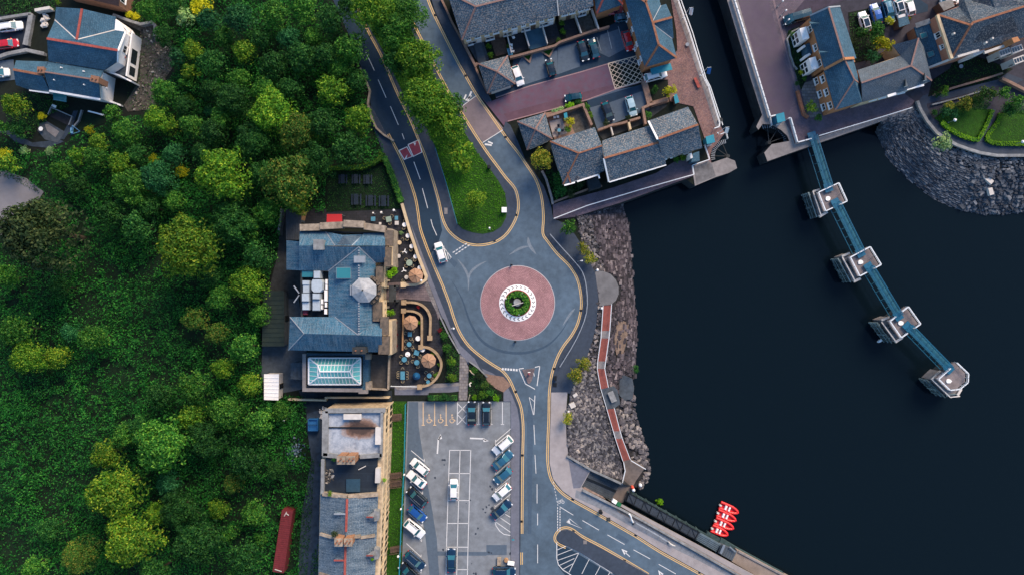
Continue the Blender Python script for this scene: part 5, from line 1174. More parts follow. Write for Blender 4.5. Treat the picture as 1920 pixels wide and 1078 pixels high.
def tree(x, y, rpx, kind, label, cat='tree', name='tree', size=None, group=None, hk=1.0, sxy=None):
    """x, y, rpx: where the crown shows in the photograph and its radius there, px"""
    global tcount
    r = rpx/S; 
    if size is None: size = 'big' if r > 4.6 else 'med' if r > 2.6 else 'small'
    k = r/BASE[size]*1.02; h = HT[size]*k*hk; zc = h*0.62; p = P(x, y, zc); kr = (H-zc)/H
    idx = tcount % (5 if size in ('big','med') else 4 if size == 'small' else 3); tcount += 1
    t = thing(name, label, cat, (p.x, p.y, 0.0), group); rot = trnd.uniform(0, 6.283)
    cd, td = CP[size, idx]
    for nm, dt in (('crown', cd), ('trunk', td)):
        if nm == 'trunk' and size == 'round': nm = 'stem'
        o = bpy.data.objects.new(nm, dt); C.objects.link(o); o.parent = t; o.scale = (k*kr*(sxy[0] if sxy else 1), k*kr*(sxy[1] if sxy else 1), k*hk); o.rotation_euler = (0, 0, rot if not sxy else 0)
        if nm == 'crown': setmat(o, LM[kind])
    return t
TREES = [
# x, y, r px, kind, label
(85,440,88,'P','very large dark olive tree overhanging the pale yard at the left edge'),
(358,466,72,'Y','large rounded yellow-green tree standing alone west of the hotel'),
(425,328,62,'B','broad mid-green tree with a sunlit top left of the picnic lawn wood'),
(250,352,44,'M','mid-green tree with pale shoots, second wood tree right of the pale yard'),
(300,335,42,'T','blue-green tree between the two small round yellow bushes and the pale shoots'),
(215,402,34,'D','dark broken-crowned tree right beside the very large olive tree'),
(262,428,40,'D','dark tree with dull yellow shoots left of the large yellow-green tree'),
(440,420,50,'D','dark green tree between the broad sunlit tree and the hotel corner'),
(185,300,28,'M','small mid-green tree at the lower end of the slate house garden'),
(232,310,30,'B','light green tree right of the garden path end'),
(120,322,26,'M','bushy tree on the upper right rim of the pale yard'),
(150,292,20,'B','light green small tree above the rim of the pale yard'),
(330,378,26,'M','small green tree just above the large yellow-green tree'),
(488,480,36,'D','dark green tree in the wood level with the hotel north range'),
(470,532,44,'B','bright green tree close against the long green shed'),
(415,560,30,'M','small mid-green tree left of the bright tree by the green shed'),
(370,598,32,'O','yellow-tinged tree left of the orange-tinged pair in the wood'),
(410,624,28,'O','smaller orange-tinged tree below its yellow-tinged neighbour'),
(40,618,38,'M','mid-green tree at the left edge, upper of the group by the blue roof'),
(60,668,42,'B','bright green tree at the left edge above the blue roof'),
(112,668,28,'Y','narrow pale yellow-green tree right of the bright left-edge tree'),
(135,622,24,'T','small grey-green tree with a dark hollow crown near the left edge'),
(182,632,34,'M','isolated mid-green tree in the middle of the bramble clearing'),
(305,738,32,'D','dark olive tree on the lower side of the bramble clearing'),
(370,725,38,'M','green tree with a few brown tips below the bramble clearing'),
(420,690,26,'B','small bright tree right of the bramble clearing'),
(462,650,36,'M','mid-green tree in the wood west of the green shed south end'),
(470,720,30,'Y','yellow-green ragged tree left of the white shed'),
(365,778,34,'B','round green tree above the dark gap in the lower wood'),
(430,770,44,'M','mid-green tree in the wood left of the lane head'),
(490,790,36,'M','green tree nearest to the blue skip'),
(310,830,62,'M','broad dull green tree above the dark gap, right of the bright maple'),
(390,820,46,'D','dark green tree right of the broad dull green tree'),
(240,812,30,'M','small green tree on the upper shoulder of the bright maple group'),
(205,850,34,'Y','upper yellow-green maple at the top of the bright group'),
(222,918,62,'Y','large yellow-green maple in the middle of the bright group'),
(255,1005,62,'Y','large yellow-green maple at the bottom of the bright group'),
(320,905,30,'T','small blue-green tree in the dark gap of the lower wood'),
(340,950,44,'D','dark blue-green tree right of the large middle maple'),
(375,1010,56,'D','broad dark green tree left of the red container'),
(412,952,24,'B','small lone yellow-green tree in the dark lower wood'),
(440,905,26,'O','small dull yellow speckled tree in the lower wood'),
(432,1000,20,'M','small round green tree beside the broad dark one'),
(465,1040,40,'D','dark green tree at the bottom edge left of the red container'),
(155,1040,42,'O','pale greyish tree at the bottom edge left of the big maple'),
(300,1070,40,'D','dark green tree at the bottom edge below the big maples'),
(70,1060,30,'M','mid-green tree near the bottom left corner'),
(480,960,34,'M','mid-green tree between the lower wood and the lane'),
(470,860,40,'D','dark green tree beside the heap of blue rubbish'),
(625,172,36,'B','bright round-topped tree in the upper wood left of the hill road'),
(515,212,52,'B','broad bright tree in the upper wood above the dark brownish tree'),
(560,250,48,'O','brownish green tree in the upper wood, darkest of the group'),
(608,235,40,'D','dark tree between the brownish one and the hill road path'),
(660,95,38,'M','tall mid-green tree leaning over the hill road bend'),
(675,225,32,'B','mid-green tree beside the footpath kink left of the hill road'),
(672,155,28,'D','dark narrow tree on the left verge of the hill road'),
(575,22,34,'M','rounded green tree at the top edge left of the hill road'),
(520,30,36,'M','green tree at the top edge left of the rounded one'),
(625,40,36,'D','dark green tree at the top edge nearest the hill road'),
(570,112,36,'D','dark tree with light tips in the middle of the upper wood'),
(515,125,34,'D','dark tree left of the light-tipped one in the upper wood'),
(615,108,34,'D','dark tree right of the light-tipped one in the upper wood'),
(455,40,38,'T','blue-green tree at the top edge left of the wood'),
(462,98,28,'Y','yellow-green flowering tree in the upper wood'),
(440,190,42,'D','dark green tree above the round speckled bush'),
(450,150,26,'M','small green tree below the yellow flowering tree'),
(478,268,44,'D','dark green tree in the wood left of the autumn-tinged one'),
(545,340,62,'O','large green tree with orange tips beside the picnic lawn'),
(592,300,44,'D','dark green tree behind the curved hedge of the picnic lawn'),
(655,285,40,'D','dark green tree between the curved hedge and the footpath kink'),
(560,385,26,'Y','small yellow-green tree beside the lean-to store roof'),
(700,22,52,'B','bright tree at the top edge between the two roads'),
(742,62,46,'M','mid-green tree between the two roads, second from the top edge'),
(768,30,42,'M','green tree at the top edge touching the wider road'),
(785,118,54,'B','green tree with yellow flecks between the two roads'),
(745,120,34,'D','dark tree on the hill road side between the two roads'),
(800,196,60,'B','very large bright tree between the two roads'),
(838,238,46,'B','bright tree at the lower end of the row between the two roads'),
(850,200,30,'M','mid-green tree right of the very large bright one'),
(350,34,20,'G','pale round tree right of the red brick house'),
(365,96,24,'Y','round yellow-green tree above the pale pink flowering one'),
(358,136,20,'Y','pale yellow-green tree, third of the column right of the rubble'),
(352,158,17,'M','small green tree, fourth of the column right of the rubble'),
(280,22,26,'M','green tree right of the red brick house and its yellow hedge'),
(312,70,26,'D','dark green tree right of the rubble ground'),
(400,120,32,'D','dark green tree right of the column of yellow-green trees'),
(395,40,30,'T','dark teal tree right of the big lime bush'),
(335,110,22,'T','small blue-green tree at the right rim of the rubble ground'),
(310,175,30,'M','green tree below the rubble ground'),
(300,225,30,'B','light green tree below the rubble ground, left of the gold-tipped one'),
(322,240,20,'Y','gold-tipped small tree below the rubble ground'),
(362,238,30,'M','green tree right of the gold-tipped one'),
(405,250,34,'D','dark green tree under the round speckled bush'),
(350,200,24,'D','dark green tree left of the round speckled bush'),
(240,250,30,'M','green tree at the lower right corner of the slate house garden'),
(34,200,30,'Y','yellow-green garden tree below the slate house west wing'),
(188,268,24,'Y','yellow-tipped tree below the dark play lawn'),
(215,215,22,'M','green shrubby tree right of the dark play lawn'),
(8,240,18,'M','green tree at the left edge beside the blue drive'),
(40,244,20,'D','dark rounded garden tree left of the patio'),
(892,375,25,'Y','small yellow-green tree on the grass of the teardrop island'),
(1016,300,28,'C','spiky olive cordyline tree beside the hipped corner house'),
(1255,172,15,'L','small lime-yellow tree beside the canal promenade'),
(1520,202,14,'Y','yellow-green tree on the small paved garden of the east bank'),
(1534,222,9,'M','small green tree at the wall end of the east bank paved garden'),
(1640,60,20,'M','green tree beside the parked blue car on the east bank'),
(1655,85,20,'L','lime-green tree above the L-shaped house'),
(1635,108,16,'T','blue-green shrubby tree above the L-shaped house'),
(1880,175,15,'M','round green tree where the garden paths meet by the east lawns'),
(1902,192,17,'M','round green tree right of the meeting garden paths'),
(1846,178,20,'O','dull olive spiky tree above the left east lawn'),
(330,10,28,'D','dark tree at the top edge between the pale round tree and the lime bush'),
(425,75,26,'M','green tree left of the yellow flowering tree'),(490,75,28,'D','dark tree right of the yellow flowering tree'),(500,170,30,'M','green tree above the broad bright tree of the upper wood'),
(545,170,30,'D','dark tree between the broad bright tree and the round-topped tree'),(655,10,30,'D','dark tree at the top edge on the left verge of the hill road'),(590,75,26,'M','green tree in the middle of the upper wood'),(545,75,28,'T','blue-green tree in the middle of the upper wood'),
(640,130,28,'M','mid-green tree right of the round-topped tree'),(400,170,26,'D','dark tree between the column of bushes and the flowering tree'),(420,225,30,'M','green tree right of the round dark bush with pale flecks'),(500,330,36,'D','dark tree left of the large orange-tipped tree'),
(505,400,32,'M','green tree between the lean-to store and the broad sunlit tree'),(470,430,30,'M','mid-green tree left of the lean-to store'),(490,590,26,'M','green tree touching the green shed west side'),(395,515,30,'D','dark tree below the large yellow-green tree'),
(385,290,30,'D','dark tree above the broad sunlit tree'),(330,290,26,'T','blue-green tree right of the small left yellow bush'),(260,290,26,'D','dark tree left of the small left yellow bush'),(285,390,30,'D','dark tree left of the top of the large yellow-green tree'),
(150,350,26,'D','dark tree above the very large olive tree, right side'),(20,520,30,'M','green tree at the left edge under the olive tree'),(120,540,26,'D','dark bushy tree in the clearing under the olive tree'),(270,800,30,'D','dark tree between the clearing and the bright maples'),
(530,770,24,'M','small green tree between the white shed and the blue skip'),(520,880,26,'D','dark tree at the lane edge below the rubbish heap'),(300,960,30,'B','bright small tree tucked between the two largest maples'),(100,990,28,'D','dark tree left of the lowest bright maple'),
(450,1075,24,'M','green tree at the bottom edge by the red container foot'),(490,1010,18,'M','small green tree left of the red container'),
]
for a in TREES: tree(*a)
# round bushes and shrubs -----------------------------------------
BUSHES = [
(378,12,25,'L','large clipped lime-yellow bush at the top edge','round'),
(354,187,15,'B','round speckled bush at the foot of the yellow-green column','round'),
(395,210,16,'T','round dark bush with pale flecks in the upper wood','round'),
(288,299,12,'L','small bright yellow bush at the upper edge of the wood, left one','round'),
(341,323,16,'L','bright yellow bush right of and below the smaller yellow one','round'),
(10,290,16,'L','golden bush at the left edge above the pale yard','round'),
(20,308,22,'Y','pale golden shrub against the top of the pale yard','small'),
(46,283,11,'G','pale round shrub left of the curved garden path','round'),
(94,284,12,'G','pale green shrub at the right end of the curved garden path','round'),
(79,218,9,'L','small round yellow bush beside the dark decking','round'),
(168,244,11,'L','small yellow bush in the garden right of the grey trampoline frame','round'),
(243,28,10,'L','yellow end of the clipped hedge by the brick house','round'),
(256,32,9,'L','right yellow clump of the clipped hedge by the brick house','round'),
(110,6,7,'Y','yellow-green shrub at the top edge left of the brick house','small'),
(860,288,33,'Y','feathery pale yellow-green shrub at the north of the teardrop grass','small'),
(872,312,18,'Y','lower feathery shrub spilling onto the teardrop grass','small'),
(1066,427,18,'M','green shrub on the promenade edge above the viewing platform','small'),
(1093,466,15,'C','olive gold cordyline, upper of the pair on the promenade edge','small'),
(1106,484,15,'C','olive gold cordyline, lower of the pair on the promenade edge','small'),
(1079,704,19,'C','gold cordyline, lower of the pair beside the boulders','small'),
(1095,682,17,'C','gold cordyline, upper of the pair beside the boulders','small'),
(1064,783,14,'C','single gold cordyline between the pale pavement and the boulders','small'),
(1068,230,12,'L','bright yellow flowering bush in the walled garden','small'),
(1064,243,9,'M','green bush under the bright yellow one in the walled garden','small'),
(1069,200,10,'H','rounded bright green bush beside the small dark car','round'),
(1084,193,10,'D','dark green bush between the small dark car and the mauve road','round'),
(1041,210,8,'G','grey-green shrub on the garden wall, left one','small'),
(1052,205,7,'G','grey-green shrub on the garden wall, right one','small'),
(1099,202,9,'M','green shrub at the corner of the courtyard wall','small'),
(1107,217,8,'Y','variegated yellow shrub below the courtyard corner','small'),
(1137,232,9,'P','dull olive shrub beside the courtyard car bays','small'),
(1178,223,8,'P','dull olive shrub below the pale green car','small'),
(1215,217,9,'M','green shrub in the narrow garden behind the tall lock house','small'),
(1227,170,9,'D','dark shrub in the raised bed by the box markings','small'),
(1229,165,6,'M','small green shrub in the raised bed by the box markings','small'),
(1047,335,16,'D','dark shrub in the garden south of the cordyline tree','small'),
(1050,358,16,'D','dark spreading shrub at the corner of the harbour walk','small'),
(1068,362,12,'P','olive shrub at the corner of the harbour walk','small'),
(1088,345,11,'P','olive shrub beside the corner house porch','small'),
(1280,296,8,'B','bright green plant by the tall lock house wall','small'),
(1268,300,7,'M','green plant left of the bright one by the lock house','small'),
(917,88,7,'B','tall green climber on the first garden fence','small'),
(920,104,7,'B','lower green climber on the first garden fence','small'),
(954,88,6,'Y','yellow-green bush beside the white garden chairs','small'),
(1053,44,7,'B','green climber at the middle garden fence, upper','small'),
(1056,60,7,'B','green climber at the middle garden fence, lower','small'),
(1047,76,6,'O','rusty shrub at the end of the middle garden','small'),
(904,60,6,'M','small green tuft on the verge by the hill footway','small'),
(1640,78,12,'M','green shrub left of the lime-green tree on the east bank','small'),
(1668,40,10,'L','yellow hedge below the parked teal car','small'),
(1704,35,5,'L','tiny lime bush beside the parked white cars','round'),
(1612,62,12,'D','dark shrub in the east bank garden','small'),
(1600,80,11,'P','dull shrub near the brick house east eaves','small'),
(1502,136,6,'L','yellow flowering bush on the little east bank lawn','round'),
(1508,148,6,'M','green bush below the yellow flowering one','small'),
(1494,157,6,'D','clipped round bush in the grey corner bed','round'),
(1486,66,7,'M','green bush at the tip of the little east bank lawn','small'),
(1770,171,12,'B','green bush beside the low wall of the harbour walk','small'),
(1756,178,7,'D','dark bush by the rail of the harbour walk','small'),
(1778,200,12,'C','spiky gold plant at the left of the planted bed','small'),
(1772,210,12,'T','teal ground shrub in the planted bed','small'),
(1788,214,12,'T','blue-green ground shrub in the planted bed','small'),
(1752,212,8,'D','small dark round bush at the corner of the left lawn','round'),
(1808,196,18,'C','spiky golden palm-like plant above the left lawn','small'),
(1828,190,16,'O','olive palm-like plant above the left lawn','small'),
(1890,208,16,'D','dark green shrub above the right lawn','small'),
(1765,268,21,'G','large pale spiky cordyline on the rocks below the promenade','small'),
(740,508,9,'H','bright green creeper on the hotel front, north one','small'),
(731,515,9,'H','bright green creeper on the hotel front beside the turret','small'),
(733,586,9,'H','bright green creeper on the hotel front, south one','small'),
(832,629,9,'M','rounded shrub at the top of the terrace border','small'),
(838,652,11,'M','leafy shrub in the terrace border, second','small'),
(847,678,11,'B','light green shrub in the terrace border, third','small'),
(848,708,11,'Y','yellow-green round shrub in the terrace border, lowest','round'),
(822,700,5,'Y','small yellow shrub outside the round terrace wall','small'),
(889,693,8,'M','green shrub at the top of the southern flower bed','small'),
(900,705,9,'P','reddish brown shrub in the southern flower bed','small'),
(908,722,10,'O','rust-tipped shrub in the southern flower bed','small'),
(905,740,11,'B','bright shrub in the southern flower bed by the car park','small'),
(890,744,7,'H','lime hedge clump at the left of the car park head','small'),
(930,746,8,'H','lime hedge clump at the right of the car park head','small'),
(918,736,9,'M','green shrub above the lime hedge at the car park head','small'),
(824,620,5,'R','crimson flowers at the top of the terrace border','small'),
(826,617,4,'R','second patch of crimson flowers at the border top','small'),
(742,604,4,'R','red flower pot against the hotel front, upper','small'),
(743,627,4,'R','red flower pot against the hotel front, middle','small'),
(742,649,5,'R','red flower pot against the hotel front, lower','small'),
(785,575,5,'R','crimson flowers along the curved terrace wall','small'),
(787,605,5,'Y','yellow-green plant inside the middle parasol terrace','small'),
(812,663,5,'Y','yellow plant inside the round terrace wall, north','small'),
(824,683,5,'Y','yellow plant inside the round terrace wall, east','small'),
(817,704,6,'Y','yellow plant inside the round terrace wall, south-east','small'),
(752,437,5,'G','white flowering pot plant by the hotel north-east corner','small'),
(971,568,12,'M','','small'),
(830,745,10,'D','dark low shrub in the narrow bed above the car park','small'),
(625,862,5,'D','weed clump on the collapsed roof edge','small'),
(628,1000,8,'P','weed bush growing by the derelict chimney stack','small'),
(697,1050,4,'H','bright weeds below the east dormer of the slated ruin','small'),
(618,925,6,'Y','yellow-green weeds on the party wall of the ruin, left','small'),
(606,870,8,'M','green bush against the west wall of the collapsed section','small'),
(720,900,5,'H','green weeds in the gutter of the cream front','small'),
(1237,940,9,'H','submerged green weed clump beside the jetty','small'),
(1192,692,9,'D','green weeds in the concrete crack beside the red ramp','small'),
]
ROOFTOP = {(625,862): 9.6, (628,1000): 11.2, (697,1050): 10.4, (618,925): 10.2, (720,900): 9.2, (740,508): 5.2, (731,515): 5.4, (733,586): 5.2, (1237,940): -5.3, (1192,692): -2.0}
for x, y, rp, kd, lb, sz in BUSHES:
    if not lb: continue
    t = tree(x, y, rp, kd, lb, 'shrub' if kd != 'R' else 'flowers', 'shrub', sz, hk=0.75)
    if (x, y) in ROOFTOP: zz = ROOFTOP[(x, y)]; p = P(x, y, zz+1); t.location = (p.x, p.y, zz)
# planting of the roundabout: one ring of shrubs
rnd = random.Random(2); b = MB(); c0 = P(*RC)
for k in range(1500):
    a = rnd.uniform(0, 6.283); q = rnd.uniform(1.25, 2.5); 
    if 2.3 < a < 3.2 and q < 1.8: continue
    tuft(b, c0+Vector((q*math.cos(a), q*math.sin(a), 0.6+rnd.uniform(0,.7)*(1-abs(q-1.9)/1.2))), Vector((0,0,1)), 0.34, rnd)
b.build('shrub_ring', LM['M'], rb)
WOOD = [(-60,318),(10,322),(50,337),(84,362),(70,380),(30,397),(0,447),(-60,470),(-60,1110),(560,1110),(565,960),(584,860),(574,800),(574,742),(492,742),(488,560),(520,480),(528,398),(610,396),(612,300),(700,305),(720,280),(690,190),(668,120),(606,-40),(300,-40),(262,20),(300,45),(326,80),(326,135),(300,170),(270,215),(200,222),(196,235),(150,248),(120,272),(92,284),(60,288),(20,258),(-60,250)]
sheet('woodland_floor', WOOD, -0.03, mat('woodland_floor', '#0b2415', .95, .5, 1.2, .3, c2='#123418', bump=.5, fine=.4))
# hedges ------------------------------------------------------------
def hedge(pts, w, h, kind, label, n=60):
    rnd = random.Random(len(pts)*7+int(pts[0][0])); b = MB(); p = PP(smooth_path(pts, 4), 0); core = MB()
    core.wall(p, w*.7, 0, h*.85); L = 0
    for i in range(len(p)-1):
        a, c = p[i], p[i+1]; d = (c-a); ln = d.length; nn = Vector((-d.y, d.x, 0)).normalized()
        for k in range(int(ln*n)):
            u = rnd.random(); s_ = rnd.uniform(-.5,.5); z = h*rnd.uniform(.85,1.08) if rnd.random() < .7 else rnd.uniform(.2, h); 
            if z < h*.85: s_ = math.copysign(.5, s_)
            tuft(b, a+d*u+nn*w*s_+Vector((0,0,z)), Vector((0,0,1)) if z > h*.8 else nn*s_, .26, rnd)
    t = thing('hedge', label, 'hedge', p[0]); b.build('foliage', LM[kind], t); core.build('hedge_core', LM['D'], t)
hedge([(615,318),(650,317),(680,316),(700,309),(714,300),(719,288)], 1.0, 1.8, 'B', 'curved clipped hedge along the top of the picnic lawn')
hedge([(722,296),(732,318),(742,345),(750,368),(754,381)], 1.3, 1.8, 'M', 'thick clipped hedge between the picnic lawn and the hill road footway')
hedge([(1762,230),(1775,241),(1795,254),(1812,260),(1828,264),(1834,258),(1845,238),(1858,208)], .9, 0.7, 'H', 'low lime-green hedge edging the left east lawn')
hedge([(1873,214),(1866,232),(1851,252),(1848,262),(1858,269),(1880,271),(1930,271)], .9, 0.7, 'H', 'low lime-green hedge edging the right east lawn')
hedge([(803,744),(858,744)], 1.4, 1.3, 'P', 'dark trimmed hedge above the disabled bays')
# grass of picnic lawn border etc. and undergrowth ------------------------------------
rnd = random.Random(11); b = MB()
def in_poly(x, y, pl):
    c = False; j = len(pl)-1
    for i in range(len(pl)):
        if (pl[i][1] > y) != (pl[j][1] > y) and x < (pl[j][0]-pl[i][0])*(y-pl[i][1])/(pl[j][1]-pl[i][1])+pl[i][0]: c = not c
        j = i
    return c
clump = lambda x, y: noise.noise(Vector((x*.13, y*.13, 3.1)))+.5*noise.noise(Vector((x*.5, y*.5, 7.7)))
n_ = 0
while n_ < 120000:
    x, y = rnd.uniform(-60, 720), rnd.uniform(-40, 1110)
    if not in_poly(x, y, WOOD): continue
    wx, wy = (x-960)/S, (539-y)/S; g = clump(wx, wy); n_ += 1
    if g < -.18 and rnd.random() < .75: continue
    z = 0.5+max(0, g+.2)*2.6+rnd.uniform(-.3,.3); q = P(x, y, z)
    tuft(b, q, Vector((noise.noise(Vector((wx*.6,wy*.6,0)))*1.2, noise.noise(Vector((wx*.6,wy*.6,9)))*1.2, 1)), rnd.uniform(.3,.6), rnd)
for k in range(1700):   # taller bramble and sapling clumps
    x, y = rnd.uniform(-50, 700), rnd.uniform(-30, 1100)
    if not in_poly(x, y, WOOD) or in_poly(x, y, [(500,930),(565,930),(570,1100),(490,1100)]) or (in_poly(x, y, [(0,540),(250,480),(400,700),(250,900),(0,900)]) and rnd.random() < .2): continue
    z = rnd.uniform(.6, 3.0); c = P(x, y, z); lr = rnd.choice((.6,.9,1.3,1.8,2.3))
    for j in range(int(34*lr)):
        u = rnd.uniform(-.2,1); a = rnd.uniform(0, 6.283); q = math.sqrt(1-u*u); d = Vector((q*math.cos(a), q*math.sin(a), u)); tuft(b, c+d*lr*rnd.uniform(.7,1.1), d, rnd.uniform(.3,.5), rnd)
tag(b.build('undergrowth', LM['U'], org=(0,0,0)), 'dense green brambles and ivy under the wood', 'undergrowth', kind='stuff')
b = MB()
def verge(pl, n, s=.25, z=.2):
    xs = [p[0] for p in pl]; ys = [p[1] for p in pl]; k = 0
    while k < n:
        x, y = rnd.uniform(min(xs), max(xs)), rnd.uniform(min(ys), max(ys))
        if in_poly(x, y, pl): tuft(b, P(x, y, z+rnd.uniform(0,.12)), Vector((0,0,1)), s, rnd); k += 1
verge([(722,105),(752,168),(776,216),(800,238),(818,280),(839,350),(858,421),(885,434),(925,433),(945,408),(947,362),(915,312),(872,250),(840,195),(790,95),(745,-5),(680,0)], 9000, .3, .2)
verge([(735,755),(761,755),(756,960),(751,1090),(723,1090),(731,800)], 3000, .22, .06)
verge([(1752,222),(1775,205),(1800,200),(1855,207),(1832,262),(1800,252)], 2200, .13, .09); verge([(1874,214),(1890,205),(1925,210),(1925,268),(1852,266)], 2200, .13, .09)
tag(b.build('grass', LM['W'], org=(0,0,0)), 'short tufted grass on the lawns and the teardrop island', 'grass', kind='stuff')
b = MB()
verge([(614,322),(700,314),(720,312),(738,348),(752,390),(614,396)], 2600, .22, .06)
tag(b.build('grass', LM['D'], org=(0,0,0)), 'dark green grass of the picnic lawn', 'grass', kind='stuff')
b = MB()
verge([(560,960),(575,860),(590,860),(585,960),(575,1090),(556,1090)], 900, .3, .15); verge([(585,1040),(600,1010),(600,1090),(580,1090)], 300, .3, .15)
verge([(230,60),(300,60),(320,80),(320,130),(295,170),(280,205),(240,205)], 900, .25, .1); verge([(-60,330),(0,330),(30,340),(75,365),(60,340),(0,318)], 200, .3, .1)
verge([(824,600),(832,604),(848,636),(862,668),(860,714),(834,716),(838,690)], 900, .25, .25); verge([(879,682),(896,692),(912,710),(940,738),(940,750),(879,750)], 1100, .25, .25)
verge([(-60,-40),(100,-40),(104,20),(60,24),(0,30),(-60,30)], 2500, .4, .4); verge([(40,172),(92,178),(130,200),(92,216),(88,226),(70,240),(60,262),(20,245),(0,180)], 2000, .32, .3); verge([(225,20),(300,-30),(310,60),(292,44),(240,38)], 900, .4, .4)
verge([(1020,330),(1034,380),(1088,362),(1080,348),(1050,348),(1030,305)], 900, .25, .3); verge([(1800,95),(1895,130),(1870,148),(1745,180),(1750,152),(1780,130)], 900, .3, .2); verge([(1478,58),(1500,50),(1518,130),(1500,168),(1486,120)], 700, .25, .15); verge([(1590,26),(1630,18),(1658,60),(1638,108),(1600,118)], 900, .3, .2)
verge([(1760,205),(1800,190),(1840,180),(1858,195),(1850,206),(1800,203),(1775,210)], 900, .3, .2); verge([(1885,190),(1925,200),(1925,212),(1885,212)], 500, .3, .2)
tag(b.build('weeds', LM['D'], org=(0,0,0)), 'low weeds and bedding plants in borders, lane and gardens', 'ground cover', kind='stuff')
# ================================================================ rocky shores
def islmat(name, stops, rough=0.9):
    if name in MC: return MC[name]
    m, nt, nd, lk, bs = _mk(name); geo = nd.new('ShaderNodeNewGeometry')
    r = _ramp(nd, lk, geo.outputs['Random Per Island'], [(p, hexc(c)) for p, c in stops])
    n1 = _noise(nd, lk, geo.outputs['Position'], 2.5, 4, 0.7); r1 = _ramp(nd, lk, n1.outputs['Fac'], [(0.3, (0.6,)*3), (0.7, (1.0,)*3)])
    n2 = _noise(nd, lk, geo.outputs['Position'], 0.16, 4, 0.6); r2 = _ramp(nd, lk, n2.outputs['Fac'], [(0.38, (0.62,0.64,0.68)), (0.62, (1.05,1.0,0.97))])
    lk.new(_mix(nd, lk, 'MULTIPLY', 1.0, _mix(nd, lk, 'MULTIPLY', 1.0, r.outputs['Color'], r1.outputs['Color']), r2.outputs['Color']), bs.inputs['Base Color']); bs.inputs['Roughness'].default_value = rough
    MC[name] = m; return m
M['rock'] = islmat('rock', [(0,'#26272c'),(0.4,'#515159'),(0.75,'#77757a'),(1,'#aba59f')])
M['rock_dark'] = islmat('rock_dark', [(0,'#242228'),(0.5,'#4a444c'),(0.85,'#6c646a'),(1,'#989092')])
M['rock_blue'] = islmat('rock_blue', [(0,'#2e3642'),(0.5,'#475260'),(0.85,'#626c78'),(1,'#848a92')])
M['shorebed'] = mat('shorebed', '#2a2c31', 0.95, 0.4, 1.0, 0.3, bump=0.5, fine=0.4)
M['sand'] = mat('sand', '#857367', 0.95, 0.3, 1.0, 0.3, fine=0.35)
SW = [((1078,395),(1166,383)),((1084,420),(1178,420)),((1092,460),(1183,470)),((1108,492),(1186,520)),((1118,515),(1189,560)),((1122,560),(1192,600)),((1118,610),(1193,640)),((1108,650),(1191,690)),
      ((1086,700),(1187,735)),((1068,740),(1188,775)),((1062,780),(1199,810)),((1062,820),(1211,845)),((1066,858),(1215,880)),((1112,884),(1211,900)),((1166,906),(1199,914))]
SE = [((1655,226),(1644,250)),((1700,210),(1652,268)),((1718,196),(1662,292)),((1733,226),(1680,315)),((1752,250),(1710,342)),((1790,274),(1750,372)),((1835,289),(1795,393)),((1865,294),(1850,402)),((1935,294),(1935,399))]
def sz(t): return -0.15-4.6*t**1.25
def sp(SH, s, t, dz=0.0):
    """point of the slope: s along the shore, t from the top edge (0) to the water (1)"""
    i = min(int(s), len(SH)-2); f = s-i; a = [SH[i][0][k]*(1-f)+SH[i+1][0][k]*f for k in (0,1)]; c = [SH[i][1][k]*(1-f)+SH[i+1][1][k]*f for k in (0,1)]
    z = sz(t); A = P(a[0], a[1], 0); B = P(c[0], c[1], -4.75); q = A+(B-A)*t; return Vector((q.x, q.y, z+dz))
def shore(SH, name):
    b = MB(); n = 12; ns = (len(SH)-1)*3; pt = [[sp(SH, s/3, t*1.12/n, .12*noise.noise(Vector((s*.9, t*.9, 1)))) for t in range(n+1)] for s in range(ns+1)]
    for s in range(ns):
        for t in range(n): b.face([pt[s][t], pt[s+1][t], pt[s+1][t+1], pt[s][t+1]])
    struct(name, b, M['shorebed'], True)
shore(SW, 'shore'); shore(SE, 'shore')
def rock(b, c, s, rnd, flat=0.6, al=None, blocky=False):
    a = rnd.uniform(0, 6.28) if al is None else al+rnd.uniform(-.18,.18); ca, sa = math.cos(a), math.sin(a); L = s*rnd.uniform(.8,1.5); W_ = s*rnd.uniform(.6,.95); Z = s*flat*rnd.uniform(.7,1.2); j = .08 if blocky else .25
    n = len(b.v)
    for z in (-1, 1):
        k = 1 if z < 0 else (.85 if blocky else .62)
        for x, y in ((-1,-1),(1,-1),(1,1),(-1,1)):
            X = (x*k+rnd.uniform(-j,j))*L/2; Y = (y*k+rnd.uniform(-j,j))*W_/2; b.v.append(c+Vector((X*ca-Y*sa, X*sa+Y*ca, z*Z/2+rnd.uniform(-j,j)*Z*.6)))
    for f in ((3,2,1,0),(4,5,6,7),(0,1,5,4),(1,2,6,5),(2,3,7,6),(3,0,4,7)): b.f.append([n+i for i in f]); b.m.append(0); b.uv.append(None)
def stone(b, c, s, rnd):
    n = len(b.v); a0 = rnd.uniform(0, 6); e = rnd.uniform(.75, 1.25)
    for z, k in ((-.35, 1.0), (.1, 1.0), (.38, .62)):
        for j in range(6):
            a = a0+j*1.047; q = s*.5*k*rnd.uniform(.85, 1.12); b.v.append(c+Vector((q*math.cos(a)*e, q*math.sin(a)/e, z*s*rnd.uniform(.85, 1.15))))
    for r_ in (0, 1):
        for j in range(6): b.f.append([n+r_*6+j, n+r_*6+(j+1)%6, n+r_*6+6+(j+1)%6, n+r_*6+6+j]); b.m.append(0); b.uv.append(None)
    b.f.append([n+12+j for j in range(6)]); b.m.append(0); b.uv.append(None)
rnd = random.Random(21)
